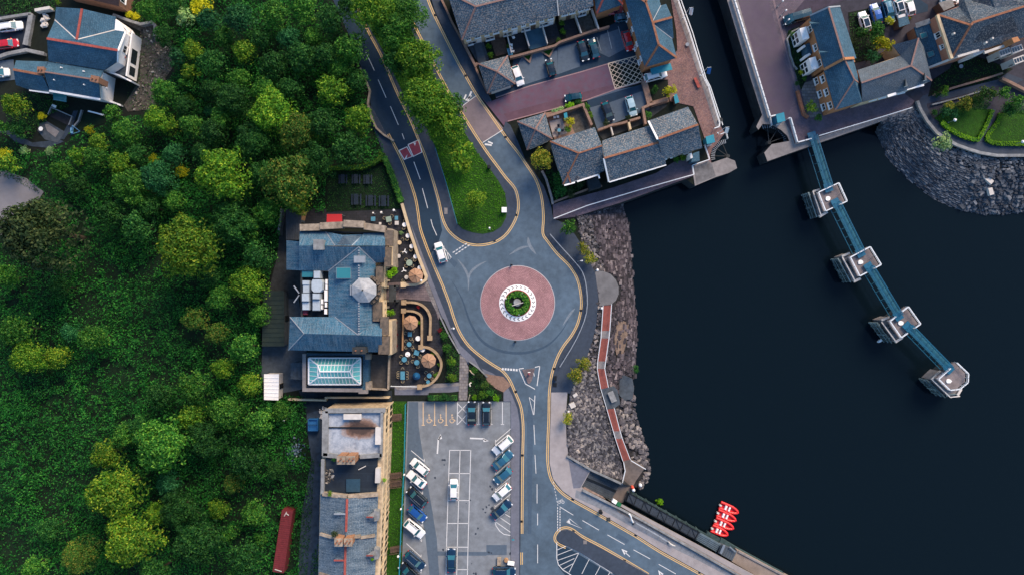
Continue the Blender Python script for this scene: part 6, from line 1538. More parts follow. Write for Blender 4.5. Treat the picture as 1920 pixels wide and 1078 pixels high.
OP = lambda x, y: (in_poly(x, y, [(1112,508),(1150,510),(1166,535),(1163,562),(1148,576),(1134,700),(1142,724),(1166,745),(1164,768),(1152,768),(1184,862),(1215,880),(1196,912),(1165,945),(1140,938),(1085,915),(1105,876),(1165,900),(1164,868),(1134,768),(1122,730),(1115,700),(1128,574)]))
rub = MB(); pit = MB(); big = MB(); sand = MB()
for k in range(4300):     # loose boulders between the footway and the ramp
    s, t = 7.6+(k//43)*.056+rnd.uniform(-.018,.018), .02+(k%43)*.0152+rnd.uniform(-.005,.005); c = sp(SW, s, t, .12); X = c.x*(H)/(H-c.z)*S+960; Y = 539-c.y*H/(H-c.z)*S
    if OP(X, Y) or X > 1120+(Y-700)*.30: continue
    if rnd.random() < .93: stone(rub, c, rnd.choice((.5,.6,.7,.8,.95)), rnd)
for k in range(700):
    s, t = rnd.uniform(0.2, 7.6), rnd.uniform(0.0, .3); c = sp(SW, s, t, .08); X = c.x*(H)/(H-c.z)*S+960; Y = 539-c.y*H/(H-c.z)*S
    if OP(X, Y): continue
    rock(rub, c, rnd.uniform(.3,.9), rnd, .5)
tag(rub.build('boulders', M['rock'], org=(0,0,0)), 'loose grey boulders between the footway and the red ramp', 'boulders', kind='stuff')
for s_ in range(int(14*9)):   # coursed stone pitching
    for tt in range(26):
        s, t = s_/9+rnd.uniform(-.02,.02), .26+tt*.030+rnd.uniform(-.006,.006)
        if s < 7.5 and t < .34 and rnd.random() < .6: continue
        c = sp(SW, s, t, .08); X = c.x*(H)/(H-c.z)*S+960; Y = 539-c.y*H/(H-c.z)*S
        if OP(X, Y) or (Y > 700 and X < 1126+(Y-700)*.34) or (in_poly(X, Y, [(1155,600),(1178,600),(1176,660),(1150,668)]) and rnd.random() < .8) or (in_poly(X, Y, [(1158,705),(1186,705),(1184,745),(1160,742)])): continue
        if Y > 740:
            if rnd.random() < .62: stone(big, c, rnd.uniform(.8,1.25), rnd)
        elif rnd.random() < .86: rock(pit, c, rnd.uniform(.55,.95), rnd, .5, al=math.pi/2, blocky=True)
tag(pit.build('stone_pitching', M['rock_dark'], org=(0,0,0)), 'coursed dark purple stone pitching along the water south of the harbour walk', 'stone pitching', kind='stuff')
tag(big.build('stone_blocks', M['rock'], org=(0,0,0)), 'large pale stone blocks along the water beside the lower ramp', 'stone blocks', kind='stuff')
pit = MB()
for s_ in range(int(8*20)):
    for tt in range(32):
        s, t = s_/20+rnd.uniform(-.02,.02), .04+tt*.031+rnd.uniform(-.006,.006)
        if t < .3 and rnd.random() < .55-.3*(s < 3): continue
        i = min(int(s), 7); d = P(*SE[i+1][1])-P(*SE[i][1]); c = sp(SE, s, t, .08); rock(pit, c, rnd.uniform(.4,.85), rnd, .5, al=math.atan2(d.y, d.x), blocky=s < 6.3)
for k in range(500):
    s, t = rnd.uniform(6, 8), rnd.uniform(.2, 1); rock(pit, sp(SE, s, t, .15), rnd.uniform(.5,1.3), rnd, .6)
tag(pit.build('stone_pitching', M['rock_blue'], org=(0,0,0)), 'coursed blue-grey stone pitching on the curved east bank', 'stone pitching', kind='stuff')
b = MB()
for q in ([(1155,604),(1166,598),(1177,606),(1176,640),(1170,662),(1158,664),(1152,640)], [(1098,786),(1112,790),(1112,802),(1096,800)]):
    tq = []
    for x, y in q:
        best = min(((sp(SW, s/6, t/20)) for s in range(84) for t in range(21)), key=lambda v: (v.x*H/(H-v.z)*S+960-x)**2+(539-v.y*H/(H-v.z)*S-y)**2); tq.append(best+Vector((0,0,.22)))
    b.face(tq)
struct('sand', b, M['sand'])
b = MB(); b.prism([P(x, y, -3.2) for x, y in ((1158,707),(1170,703),(1186,710),(1189,728),(1186,748),(1170,750),(1161,740))], -5); tag(b.build('concrete_apron', M['conc_dark']), 'flat concrete apron in the stone pitching beside the ramp landing', 'concrete slab')
for (x, y, s_, zz) in ((1851,338,1.7,-1.6),(1855,360,1.4,-2.2),(1073,759,1.4,-.0),(1078,740,.9,-.1)):
    b = MB(); rock(b, P(x, y, zz)+Vector((0,0,.3)), s_, random.Random(x), .35, blocky=True); tag(b.build('stone_slab', M['offwhite']), {1851:'large pale square slab on the east bank rocks',1855:'smaller pale five-sided slab below the large one',1073:'pale square slab by the boulders and single cordyline',1078:'small pale slab above the square one by the boulders'}[x], 'stone slab')
# stone steps on the east bank
t = thing('stone_steps', 'pale stone steps running down the east bank into the water', 'steps', P(1810,360,-3))
for k in range(11):
    u = k/10; x, y = 1826-29*u, 322+64*u; z = -1.3-3.1*u; c = P(x, y, z); b = MB(); b.box(c, (1.7+.3*(k == 10), .62, .3), -0.35+.0); b.build('step', M['conc'], t)
# viewing platform, ramp and lower plateau
t = thing('viewing_platform', 'semicircular concrete viewing platform east of the roundabout', 'platform', P(1135,540))
b = MB(); b.prism(PP([(1114,508),(1130,508),(1145,514),(1155,525),(1160,538),(1160,551),(1155,563),(1146,571),(1124,573),(1121,545)], .1), -3); b.build('slab', mat('platform', '#77777a', .92, .2, .6, .3, fine=.2), t)
t = thing('ramp', 'red-surfaced ramp with white rails descending past the boulders', 'ramp', P(1130,640))
RP = [((1131,573),(1147,570),-.0),((1128,620),(1143.5,620),-.45),((1127,634),(1142,634),-.5),((1121,677),(1136,677),-.9),((1120,691),(1134,691),-.95),((1126.5,729),(1141,726),-1.4)]
RP2 = [((1138,767),(1152,765),-1.5),((1150,808),(1163,808),-1.7),((1154,822),(1167,822),-1.75),((1168,864),(1182,861),-2)]
M['red_path'] = mat('red_path', '#96564e', .9, .15, 1.2, .2, fine=.25)
for seq in (RP, RP2):
    for i in range(len(seq)-1):
        (a, c_, z0), (d, e_, z1) = seq[i], seq[i+1]; b = MB(); b.face([P(*a,z0), P(*d,z1), P(*e_,z1), P(*c_,z0)]); lo = [P(*a,z0), P(*d,z1), P(*e_,z1), P(*c_,z0)]
        for j in range(4): u, w = lo[j], lo[(j+1)%4]; b.face([Vector((u.x,u.y,-4)), Vector((w.x,w.y,-4)), w, u])
        flat = (i % 2 == 1); b.build('ramp_flight' if not flat else 'landing', M['conc'] if flat else M['red_path'], t)
b = MB(); b.prism([P(x,y,-1.45) for x, y in ((1126.5,729),(1141,726),(1152,724),(1158,732),(1163,757),(1152,765),(1138,767))], -4); b.build('landing', M['conc_dark'], t)
b = MB()
for side in (0, 1):
    for seq in (RP, RP2):
        pts = [P(*q[side], q[2]+1.0) for q in seq]
        for u, w in zip(pts[:-1], pts[1:]): b.bar(u, w, .1, .1); b.bar(u-Vector((0,0,.5)), w-Vector((0,0,.5)), .06, .06)
        for u in pts: b.cone(u-Vector((0,0,1)), .04, .04, 1.0, 5)
for u, w in (((1126.5,729),(1138,767)),): b.bar(P(*u,-.4), P(*w,-.4), .1, .1)
b.build('handrail', M['rail_white'], t)
t = thing('shelter_bench', 'pale slab bench on the landing of the red ramp', 'bench', P(1150,745,-1.45)); b = MB(); b.bar(P(1144,734,-1), P(1152,753,-1), 1.2, .15); b.build('seat', M['stone_pale'], t); b = MB(); b.bar(P(1145,737,-1.3), P(1145,740,-1.3), .9, .5); b.bar(P(1150,748,-1.3), P(1151,751,-1.3), .9, .5); b.build('leg', M['conc_dark'], t)
b = MB(); b.prism([P(x,y,-2) for x, y in ((1168,864),(1182,861),(1209,877),(1193,900),(1178,928),(1168,942),(1150,940),(1143,934),(1164,906),(1171,885))], -6); struct('landing_plateau', b, mat('plateau', '#7b716c', .92, .25, .8, .3, fine=.3))
t = thing('slipway_deck', 'dark grooved timber slipway between the footway and the lower landing', 'slipway', P(1125,905,-1))
q = [P(1109,880,-.2), P(1164,904,-1.9), P(1146,937,-1.9), P(1089,912,-.2)]; b = MB(); b.face([q[0],q[3],q[2],q[1]]); b.build('deck', mat('slip', '#262c33', .9, .25, 1, .2), t)
b = MB()
for k in range(30):
    u = (k+.5)/30; a_ = q[0]+(q[1]-q[0])*u; c_ = q[3]+(q[2]-q[3])*u; b.bar(a_+Vector((0,0,.06)), c_+Vector((0,0,.06)), .09, .08)
b.build('batten', mat('slipb', '#5f6a74', .9, .25, 1, .2), t)
b = MB(); b.bar(q[0]*.5+q[3]*.5+Vector((0,0,.12)), q[1]*.5+q[2]*.5+Vector((0,0,.12)), .5, .1); b.build('centre_strip', M['blackmetal'], t)
# ================================================================ railings
def railing(label, path, z=0.1, h=1.05, w=.12, m='rail_white', cat='railing', name='railing', step=1.8, panel=None):
    pp = PP(path, z) if len(path[0]) == 2 else [P(*q) for q in path]; t = thing(name, label, cat, pp[0]); b = MB(); po = MB()
    for u, v_ in zip(pp[:-1], pp[1:]):
        L = (v_-u).length; n = max(1, int(L/step)); 
        for k in range(n):
            a_, c_ = u+(v_-u)*(k/n), u+(v_-u)*((k+1)/n); g = (c_-a_).normalized()*(.08 if panel else 0)
            b.bar(a_+g+Vector((0,0,h)), c_-g+Vector((0,0,h)), panel or w, .07)
            if not panel: b.bar(a_+Vector((0,0,h*.5)), c_+Vector((0,0,h*.5)), w*.5, .05)
            else: b.bar(a_+g+Vector((0,0,h*.5)), c_-g+Vector((0,0,h*.5)), .05, h*.8)
            po.cone(a_, .05, .05, h, 6)
        po.cone(v_, .05, .05, h, 6)
    b.build('rail', M[m], t); po.build('post', M[m], t); return t
railing('white railing on the west edge of the canal', [(1262,-20),(1270,5),(1291,64),(1318,150),(1326,165),(1347,232),(1346,240),(1337,243)], .1, w=.16)
railing('outer white rail on the west canal coping', [(1268,-20),(1277,5),(1298,64),(1323,150),(1331,165),(1354,236)], -.1, .5, w=.12)
railing('white panelled railing on the east edge of the canal', [(1372,-5),(1380,21),(1419,148),(1441,221),(1453,218)], .1, w=.16, panel=.24, step=1.3)
railing('white rail around the east lock gate hut', [(1474,225),(1479,223),(1492,269),(1519,262)], .1, w=.14, panel=.22, step=1.5)
railing('white railing from the footbridge along the east harbour walk', [(1532,257),(1650,221.5),(1705,204.5)], .1, w=.16)
railing('white railing along the harbour walk in front of the speckled slate row', [(1038,411),(1100,387),(1200,357),(1299,329),(1296,312),(1328,301)], .1, w=.16)
railing('white rail between the teal west hut and the lock head', [(1328,300),(1319,274),(1324,271)], .1, w=.14)
railing('short white rail at the west lock gate', [(1348,254),(1359,250),(1362,262)], .1, w=.1); railing('short white rail at the east lock gate', [(1441,222),(1444,238)], .1, w=.1)
railing('pale guard rail curving around the east side of the roundabout', smooth_path([(1031,440),(1052,464),(1072,486),(1091,510),(1099,541),(1099,585),(1081,633),(1049,687)], 3), .12, .9, w=.14, m='lead')
railing('thin teal fence beside the path on the teardrop island', [(817,280),(839,350),(858,421)], .12, 1.1, w=.1, m='glass_teal', cat='fence', name='fence')
railing('green mesh fence between the lawn and the car park', [(762,756),(760,860),(755,960),(750,1085)], .05, 1.6, w=.12, m='hut', cat='fence', name='fence')
railing('thin white rail on the south edge of the hotel terrace', [(734,722.5),(788,723.5)], .1, 1.0, w=.1)
railing('thin handrail beside the lower ramp plateau', [(1182,861,-2),(1209,877,-2)], 0, 1.0)
railing('thin white rail curving from the ramp foot to the slipway', [(1168,864,-2),(1171,880,-2),(1165,905,-2)], 0, 1.0)
railing('pale guard rail leaning along the lower promenade wall', [(1192,978),(1214,990),(1236,1003),(1252,1013)], .12, .9, w=.16, m='lead')
# garden, terrace and retaining walls
def gwall(label, path, w=.3, h=1.2, m='brick_wall', mt=None, name='garden_wall', smooth=0, z=0.0, cat='wall', pil=None):
    p = PP(smooth_path(path, smooth) if smooth else path, 0); b = MB(); b.wall(p, w, z, h)
    t = thing(name, label, cat, p[0]); b.build('wall', M[m], t); c_ = MB(); c_.wall(p, w+.1, h+.005, h+.075); c_.build('coping', M[mt or m], t)
    for q in pil or []:
        b = MB(); b.box(P(*q)+Vector((0,0,h*.55)), (w+.5, w+.5, h*1.1)); b.box(P(*q)+Vector((0,0,h*1.12)), (w+.65, w+.65, .1)); b.build('pillar', M[m], t)
GW = [
('long pale wall along the footway in front of the north terrace', [(755,383),(758,394),(769,432),(784.5,478),(800.5,519),(799,525),(791,530.5),(780,534),(758,534)], .45, 1.1, 'cream', [(758,534)], 0),
('outer curved pale wall of the middle terrace', [(761,566.5),(778,567),(790.5,571),(801,580),(807,592),(808,603),(807,631)], .36, 1.0, 'wall_tan', [(758.5,566.7),(807,632.8)], 3),
('inner curved pale wall around the middle parasol', [(760,582.5),(774.6,583),(783.4,586),(790.5,592),(792,603),(791.7,647)], .32, 1.0, 'wall_tan', [(758,582.3),(790,650)], 3),
('pale circular wall around the southern parasol', [(794,649.6),(804.6,651.3),(817,659.3),(825.7,671.6),(828.4,684),(824.8,698),(817,710.4),(804.6,720),(788.7,723.6)], .38, 1.0, 'wall_tan', [(788,724)], 3),
('brown garden wall behind the first tarmac bays of the courtyard', [(956,112),(980,106),(1040,90),(1048,84),(1112,62),(1120,60)], .35, 1.3, 'brick_wall', None, 0),
('brick wall beside the hill footway and small square garage', [(868,80),(884,112),(892,127),(896,122)], .4, 1.2, 'brick_wall', None, 0),
('garden fence between the first two terrace gardens', [(950,66),(959,104)], .12, 1.5, 'offwhite', None, 0),
('garden fence left of the teal paved garden', [(979,49),(992,92)], .12, 1.5, 'offwhite', None, 0),
('garden fence right of the teal paved garden', [(1013,41),(1026,87)], .12, 1.5, 'offwhite', None, 0),
('garden fence in the middle of the terrace gardens', [(1076,30),(1089,68)], .12, 1.5, 'offwhite', None, 0),
('white-capped fence at the right end of the terrace gardens', [(1108,22),(1121,60)], .2, 1.5, 'offwhite', None, 0),
('brick edging of the left grass triangle in the courtyard', [(980,107),(993,118),(999,98)], .2, .3, 'brick_wall', None, 0),
('brick edging of the right grass triangle in the courtyard', [(1013,97),(1030,108),(1040,89)], .2, .3, 'brick_wall', None, 0),
('low brick wall under the tall hipped courtyard house', [(1121,60),(1141,54)], .3, 1.2, 'brick_wall', None, 0),
('brick garden wall around the paved garden with yellow bush', [(1024,222),(1031,220),(1092,200),(1108,238)], .4, 1.5, 'brick_wall', None, 0),
('brick wall behind the two parked cars of the lower courtyard', [(1120,247),(1145,238),(1165,234),(1198,224)], .35, 1.4, 'brick_wall', None, 0),
('cream side wall between the lower courtyard gardens', [(1176,229),(1180,246)], .35, 1.4, 'cream', None, 0),
('thin white fence between the lower courtyard gardens', [(1143,238),(1148,256)], .15, 1.2, 'offwhite', None, 0),
('brick wall along the narrow garden of the tall lock house', [(1208,236),(1203,206),(1216,200),(1250,190)], .4, 1.4, 'brick_wall', None, 0),
('broad brick wall beside the raised bed and box markings', [(1206,152),(1218,198)], 1.1, .6, 'brick_wall', None, 0),
('broad brick wall below the raised bed', [(1219,198),(1252,188)], 1.0, .6, 'brick_wall', None, 0),
('pale curved wall beside the corner garden and footway', [(1016,322),(1024,338),(1034,372),(1036,384)], .35, .8, 'conc', None, 0),
('low wall between the corner garden and the harbour walk', [(1036,381),(1075,366),(1105,355),(1128,350)], .3, .7, 'brick_wall', None, 0),
('low garden wall left of the lane to the hill footway', [(827,0),(838,22),(848,45),(863,72),(878,102),(890,125),(901,150),(914,176)], .3, .9, 'brick_wall', None, 0),
('wall of the footway kink on the left of the hill road', [(677,130),(688,155),(695,172),(691,197),(697,220),(707,242),(720,254),(739,266)], .28, .8, 'cream_dirty', None, 0),
('pale curved promenade wall above the east bank rocks', [(1717,191),(1722,205),(1735,228),(1753,250),(1765,259),(1790,273),(1812,281),(1835,288),(1865,293),(1930,293)], .5, .6, 'stone_pale', None, 0),
('red brick wall beside the paved east bank garden', [(1493,172),(1499,195),(1505,216),(1513,222)], .5, .7, 'ridge_or', None, 0),
('thin curved wall around the small east bank lawn', [(1499,54),(1484,61),(1474,75),(1478,92),(1480,105),(1487,125),(1493,132)], .18, .5, 'stone_pale', None, 0),
('low garden wall north of the harbour garden path', [(1748,180),(1780,168),(1850,148),(1875,140)], .3, .8, 'brick_wall', None, 0),
('low wall south of the harbour garden path', [(1745,198),(1800,184),(1850,168)], .2, .5, 'stone_pale', None, 0),
('dark red wall at the right end of the garden paths', [(1873,150),(1890,158),(1925,176)], .5, .9, 'brick_wall', None, 0),
('pale stone wall between the drive and the slate house', [(63,30),(58,60),(53,83),(58,84)], .9, .8, 'stone_pale', None, 0),
('stone wall along the top of the drive of parked cars', [(-20,42),(30,34),(63,29)], .45, .8, 'stone_pale', None, 0),
('stone wall between the two levels of the drive', [(-20,118),(20,104),(55,97),(88,104)], .6, .9, 'stone_pale', None, 0),
('pale wall end beside the slate house north-west corner', [(74,25),(102,20)], .5, 1.4, 'offwhite', None, 0),
('pale retaining wall curving round the rubble ground', [(218,32),(250,44),(270,50),(290,46),(296,53),(295,72)], .4, 1.2, 'stone_pale', None, 0),
('white edging wall below the tall white gable', [(188,187),(212,193),(231,200)], .25, .8, 'white', None, 0),
('pale garden edging of the dark play lawn', [(156,208),(150,228),(140,240)], .2, .5, 'stone_pale', None, 0),
('white edging at the top of the dark play lawn', [(168,210),(184,214),(199,218)], .2, .5, 'white', None, 0),
('grey edging around the dark decking', [(93,216),(99,203),(138,220),(132,236)], .12, .5, 'stone_pale', None, 0),
('long pale wall separating the hotel yard and the derelict terrace', [(544,746.5),(614,748),(614,743),(732,743)], .25, 1.4, 'cream', None, 0),
('low wall at the north corner of the hotel beside the red awning', [(572,397),(566,420)], .9, 2.4, 'timber_pale', None, 0),
('pale wall on the west side of the lean-to store', [(534,394),(528,442)], .3, 2.0, 'stone_pale', None, 0),
('wall of the planting bed beside the path slabs', [(826,594),(840,624),(862,662)], .18, .4, 'stone_pale', None, 0),
('kerb wall at the east of the southern flower bed', [(879,676),(898,690),(914,706)], .18, .4, 'stone_pale', None, 0),
('timber screen on the west side of the inner terrace', [(757.5,586),(756,656)], .18, 1.0, 'timber_pale', None, 0),
('pale retaining wall above the slipway and boulders', [(1063,853),(1085,866),(1109,880),(1164,905)], .3, .5, 'stone_pale', None, 0),
('stone parapet along the lower promenade edge', [(1092,917),(1140,941),(1161,951),(1208,976),(1300,1028),(1391,1080)], .3, .6, 'stone_pale', None, 0),
]
for lb, pth, w_, h_, m_, pil, sm_ in GW:
    gwall(lb, pth, w_, h_, m_, name='fence' if 'fence' in lb or 'screen' in lb else 'garden_wall', smooth=sm_, pil=pil, cat='fence' if 'fence' in lb else 'wall')
# ================================================================ vehicles
CARM = {'white': paint('car_white', '#dfe0e2', .25, .6), 'black': paint('car_black', '#0e131a', .2, .8), 'navy': paint('car_navy', '#12304c', .22, .8, .3), 'blue': paint('car_blue', '#1c4f96', .22, .8, .2),
        'teal': paint('car_teal', '#2b5f7a', .25, .8, .3), 'red': paint('car_red', '#b3121f', .22, .8), 'grey': paint('car_grey', '#39424c', .25, .7, .3), 'mint': paint('car_mint', '#a9c4cc', .25, .7, .2), 'pink': paint('car_pink', '#b05a6c', .3, .6), 'petrol': paint('car_petrol', '#0f3644', .22, .8, .2)}
M['car_glass'] = glassmat('car_glass', '#1d5a68', .1); M['car_roofglass'] = glassmat('car_roofglass', '#0c1a22', .06); M['tyre_rubber'] = mat('tyre_rubber', '#15171a', .8, .1, 4, 0); M['lamp_clear'] = paint('lamp_clear', '#dfe6ea', .15, .8); M['lamp_red'] = paint('lamp_red', '#b01818', .2, .6)
KINDS = {  # length, width, height, then (x of bonnet end, windscreen top, roof end, tail glass end) measured from the front
 'hatch': (4.1, 1.76, 1.50, .95, 1.65, 3.35, 3.95), 'saloon': (4.7, 1.82, 1.44, 1.25, 2.05, 3.35, 3.95), 'estate': (4.7, 1.80, 1.50, 1.15, 1.85, 4.05, 4.55),
 'suv': (4.6, 1.90, 1.70, 1.15, 1.75, 3.95, 4.45), 'coupe': (4.3, 1.80, 1.34, 1.35, 2.1, 3.0, 3.8), 'van': (5.3, 2.0, 2.0, .8, 1.5, 5.1, 5.22), 'small': (3.5, 1.62, 1.48, .8, 1.4, 2.9, 3.4)}
def car_proto(kind, glassroof=False):
    L, W_, Hh, xb, xw, xr, xt = KINDS[kind]; root = empty('car', (0,0,0)); X = lambda x: L/2-x; hw = W_/2; zb = .92 if kind not in ('van','suv') else 1.08
    # lower body: loft of rounded sections
    st = [(0.0,.62,.42,.62),(.12,.82,.30,.70),(.4,.95,.24,.80 if kind != 'van' else .9),(xb,1.0,.22,zb-.03),(xw,1.0,.22,zb),(L*.5,1.0,.22,zb),(xr,1.0,.22,zb),(L-.35,.97,.26,zb),(L-.1,.88,.34,zb-.06 if kind != 'saloon' else zb-.02),(L,.74,.45,zb-.2)]
    b = MB(); rings = []
    for x, kw, z0, z1 in st:
        w_ = hw*kw; zm = (z0+z1)/2; rings.append([Vector((X(x), y, z)) for y, z in ((-w_*.9,z0),(-w_,z0+.12),(-w_,zm+.08),(-w_*.95,z1-.1),(-w_*.84,z1),(-w_*.4,z1+.04),(w_*.4,z1+.04),(w_*.84,z1),(w_*.95,z1-.1),(w_,zm+.08),(w_,z0+.12),(w_*.9,z0))])
    for r0, r1 in zip(rings[:-1], rings[1:]):
        for j in range(12): b.face([r0[j], r0[(j+1)%12], r1[(j+1)%12], r1[j]])
    b.face(rings[0]); b.face(list(reversed(rings[-1]))); WL[root.name] = Vector((0,0,0))
    body = b.build('body', CARM['white'], root, smooth=False)
    # greenhouse: glass and roof
    wb, wr = hw*.86, hw*.70; zr = Hh
    fl, fr = (X(xb), zb), (X(xw), zr-.04); tl, tr = (X(xt), zb), (X(xr), zr-.05)
    def quad(nm, pts, m, par=root): q = MB(); q.face(pts); return q.build(nm, m, par)
    g = M['car_glass']
    quad('windscreen', [Vector((fl[0],-wb*.97,fl[1])), Vector((fl[0]-.0,wb*.97,fl[1])), Vector((fr[0],wr*.97,fr[1])), Vector((fr[0],-wr*.97,fr[1]))], g)
    quad('rear_window', [Vector((tl[0],wb*.95,tl[1])), Vector((tl[0],-wb*.95,tl[1])), Vector((tr[0],-wr*.95,tr[1])), Vector((tr[0],wr*.95,tr[1]))], g)
    for s_ in (-1, 1): quad('side_window', [Vector(p) for p in ((fl[0]-.12,s_*wb,zb),(tl[0]+.1,s_*wb,zb),(tr[0]+.05,s_*wr,zr-.06),(fr[0]-.05,s_*wr,zr-.06))][::s_], M['car_roofglass'])
    q = MB(); xm = (fr[0]+tr[0])/2
    top = [Vector(p) for p in ((fr[0]+.04,-wr,zr-.04),(fr[0]+.07,0,zr-.02),(fr[0]+.04,wr,zr-.04),(xm,wr*1.03,zr),(tr[0]-.05,wr,zr-.05),(tr[0]-.08,0,zr-.03),(tr[0]-.05,-wr,zr-.05),(xm,-wr*1.03,zr))]
    q.prism(top, zr-.12); c_ = Vector((xm,0,zr+.035))
    for i in range(8): q.face([top[i], top[(i+1)%8], c_])
    for s_ in (-1, 1):   # pillars
        q.bar((fl[0],s_*wb,zb),(fr[0],s_*wr,zr-.06),.07,.07); q.bar((tl[0],s_*wb*.97,zb),(tr[0],s_*wr,zr-.06),.12,.09); q.bar((xm,s_*wb,zb),(xm,s_*wr,zr-.06),.08,.06)
    roof = q.build('roof', CARM['white'], root)
    if glassroof: quad('sunroof', [Vector(p) for p in ((fr[0]-.1,-wr*.78,zr+.045),(fr[0]-.1,wr*.78,zr+.045),(tr[0]+.12,wr*.78,zr+.045),(tr[0]+.12,-wr*.78,zr+.045))][::-1], M['car_roofglass'], root)
    if kind in ('estate','suv'):
        for s_ in (-1, 1): q = MB(); q.bar((fr[0]-.2,s_*wr*.9,zr+.07),(tr[0]+.2,s_*wr*.9,zr+.07),.05,.05); q.build('roof_rail', M['greymetal'], root)
    for x in (.78, L-.82):
        for s_ in (-1, 1):
            q = MB(); c0 = Vector((X(x), s_*(hw-.1), .33)); n = 14
            lo = [c0+Vector((.33*math.cos(2*math.pi*j/n), -s_*.1, .33*math.sin(2*math.pi*j/n))) for j in range(n)]; hi = [v_+Vector((0,s_*.21,0)) for v_ in lo]
            for j in range(n): q.face([lo[j], lo[(j+1)%n], hi[(j+1)%n], hi[j]])
            q.face(lo); q.face(hi); q.face([c0+Vector((.2*math.cos(2*math.pi*j/n), s_*.115, .2*math.sin(2*math.pi*j/n))) for j in range(n)], 1); q.build('wheel', [M['tyre_rubber'], M['greymetal']], root)
    for s_ in (-1, 1):
        q = MB(); q.box((X(.16), s_*hw*.66, .68), (.26,.34,.14), -s_*.35); q.build('headlight', M['lamp_clear'], root)
        q = MB(); q.box((X(L-.08), s_*hw*.68, .82), (.16,.28,.16), s_*.25); q.build('taillight', M['lamp_red'], root)
        q = MB(); q.box((X(xb+.22), s_*(hw+.07), zb+.05), (.14,.24,.14)); q.build('wing_mirror', CARM['white'], root)
        q = MB(); q.box((X(xb+.1)-1.1, s_*(hw+.0), .78), (.16,.03,.03)); q.build('door_handle', M['greymetal'], root)
    return root
PROTO = {}
def car(x, y, ang, kind, color, label, gr=False, group='parked cars', k=1.0):
    key = (kind, gr)
    if key not in PROTO:
        PROTO[key] = car_proto(kind, gr); reg(PROTO[key]); o = PROTO[key]
    else: o = PROTO[key]
    c = copy_tree(o); p = P(x, y, .8); c.location = (p.x, p.y, .03); c.rotation_euler = (0,0,R(ang)); c.scale = (k,k,k); tag(c, label, 'van' if kind == 'van' else 'car', group); c.name = 'van' if kind == 'van' else 'car'
    bpy_children = [q for q in C.objects if q.parent == c]
    for q in bpy_children:
        if q.name.split('.')[0] in ('body','roof','wing_mirror'): setmat(q, CARM[color])
CARS = [
(787,875,141,'hatch','white','white hatchback in the uppermost occupied left bay of the car park'),
(781,898.5,141,'coupe','white','small white car in the second occupied left bay of the car park'),
(782,931,139,'estate','black','black estate car between the small white and the bright blue car'),
(782.5,962,-41,'hatch','blue','bright blue hatchback in the left bays of the car park'),
(777,990.5,-40,'suv','white','large white car below the bright blue one in the left bays'),
(778,1050,-41,'estate','navy','dark blue car in the lowest fully visible left bay'),
(767,1073,139,'saloon','black','dark car cut off at the bottom of the left bays'),
(942.5,834,221,'suv','white','white car at the top of the right-hand slanting bays'),
(943,862,41,'saloon','teal','steel blue car directly below the top white one in the right bays'),
(943,891,221,'hatch','teal','mid blue hatchback in the middle of the right-hand bays'),
(941,922,221,'hatch','white','white hatchback between two blue cars in the right-hand bays'),
(940.5,954.5,41,'saloon','navy','dark navy car beside the hatched corner of the car park'),
(851,917,90,'hatch','white','white hatchback alone in the central bays of the car park'),
(846.5,1050,90,'saloon','navy','dark blue saloon in the central bays near the bottom edge'),
(945,1071,0,'estate','navy','blue car parked crossways at the bottom edge of the car park'),
(884.5,774,90,'saloon','black','black car beside the cross-hatched bay at the head of the car park'),
(912,775,90,'estate','black','black car with pale roof bars in the head bays of the car park'),
(826,473.5,107,'hatch','white','white car driving up to the roundabout give-way triangle'),
(970.5,142.5,-70,'hatch','white','white car beside the small square garage by the hill road'),
(1032.5,127,106,'small','black','small black car alone in the middle of the upper courtyard'),
(1093.5,96,-74,'hatch','black','black car, left of the pair in the upper courtyard'),
(1113,91,106,'hatch','petrol','dark car with a pale bonnet edge, right of the courtyard pair'),
(1177,77,-74,'hatch','red','red car against the wall of the orange-ridged house'),
(1168,33,8,'small','teal','blue-grey car in the shade above the red car'),
(1152,19,8,'small','pink','dull pink car near the top hipped house'),
(1229,142,16,'estate','white','white car parked below the canopy of the canal house'),
(1075,183,188,'small','petrol','small dark car parked on the mauve road by the green bush'),
(1139.5,210,-70,'hatch','black','black car in the lower courtyard'),
(1183.5,199.5,-74,'hatch','mint','pale green-grey car in the lower courtyard'),
(1494,33,196,'van','petrol','dark teal van beside the brick house with white bays'),
(1621,41,106,'hatch','white','white car with dark glass roof beside the east garden'),
(1642.5,26,106,'hatch','blue','blue car in the east bank row of parked cars'),
(1666,22,-74,'estate','teal','teal car between the blue and white cars on the east bank'),
(1687,18.5,-74,'hatch','white','white car with dark glass roof, left of the east bank white pair'),
(1704,11.5,106,'hatch','white','white car with a white roof, right of the east bank white pair'),
(1783,0,4,'hatch','white','white car cut off at the top edge by the dark slate house'),
(20,50,8,'estate','white','white car at the upper left edge on the drive'),
(15,83,8,'hatch','red','red car at the left edge on the drive'),
(-2,137,6,'hatch','white','white car bonnet at the left edge below the drive wall'),
]
for x, y, a, kd, cl, lb in CARS: car(x, y, a, kd, cl, lb, 'dark glass roof' in lb, 'parked cars' if 'driving' not in lb else 'cars', 1.04)
for o in PROTO.values():
    for q in [q for q in C.objects if q.parent == o]: bpy.data.objects.remove(q)
    bpy.data.objects.remove(o)

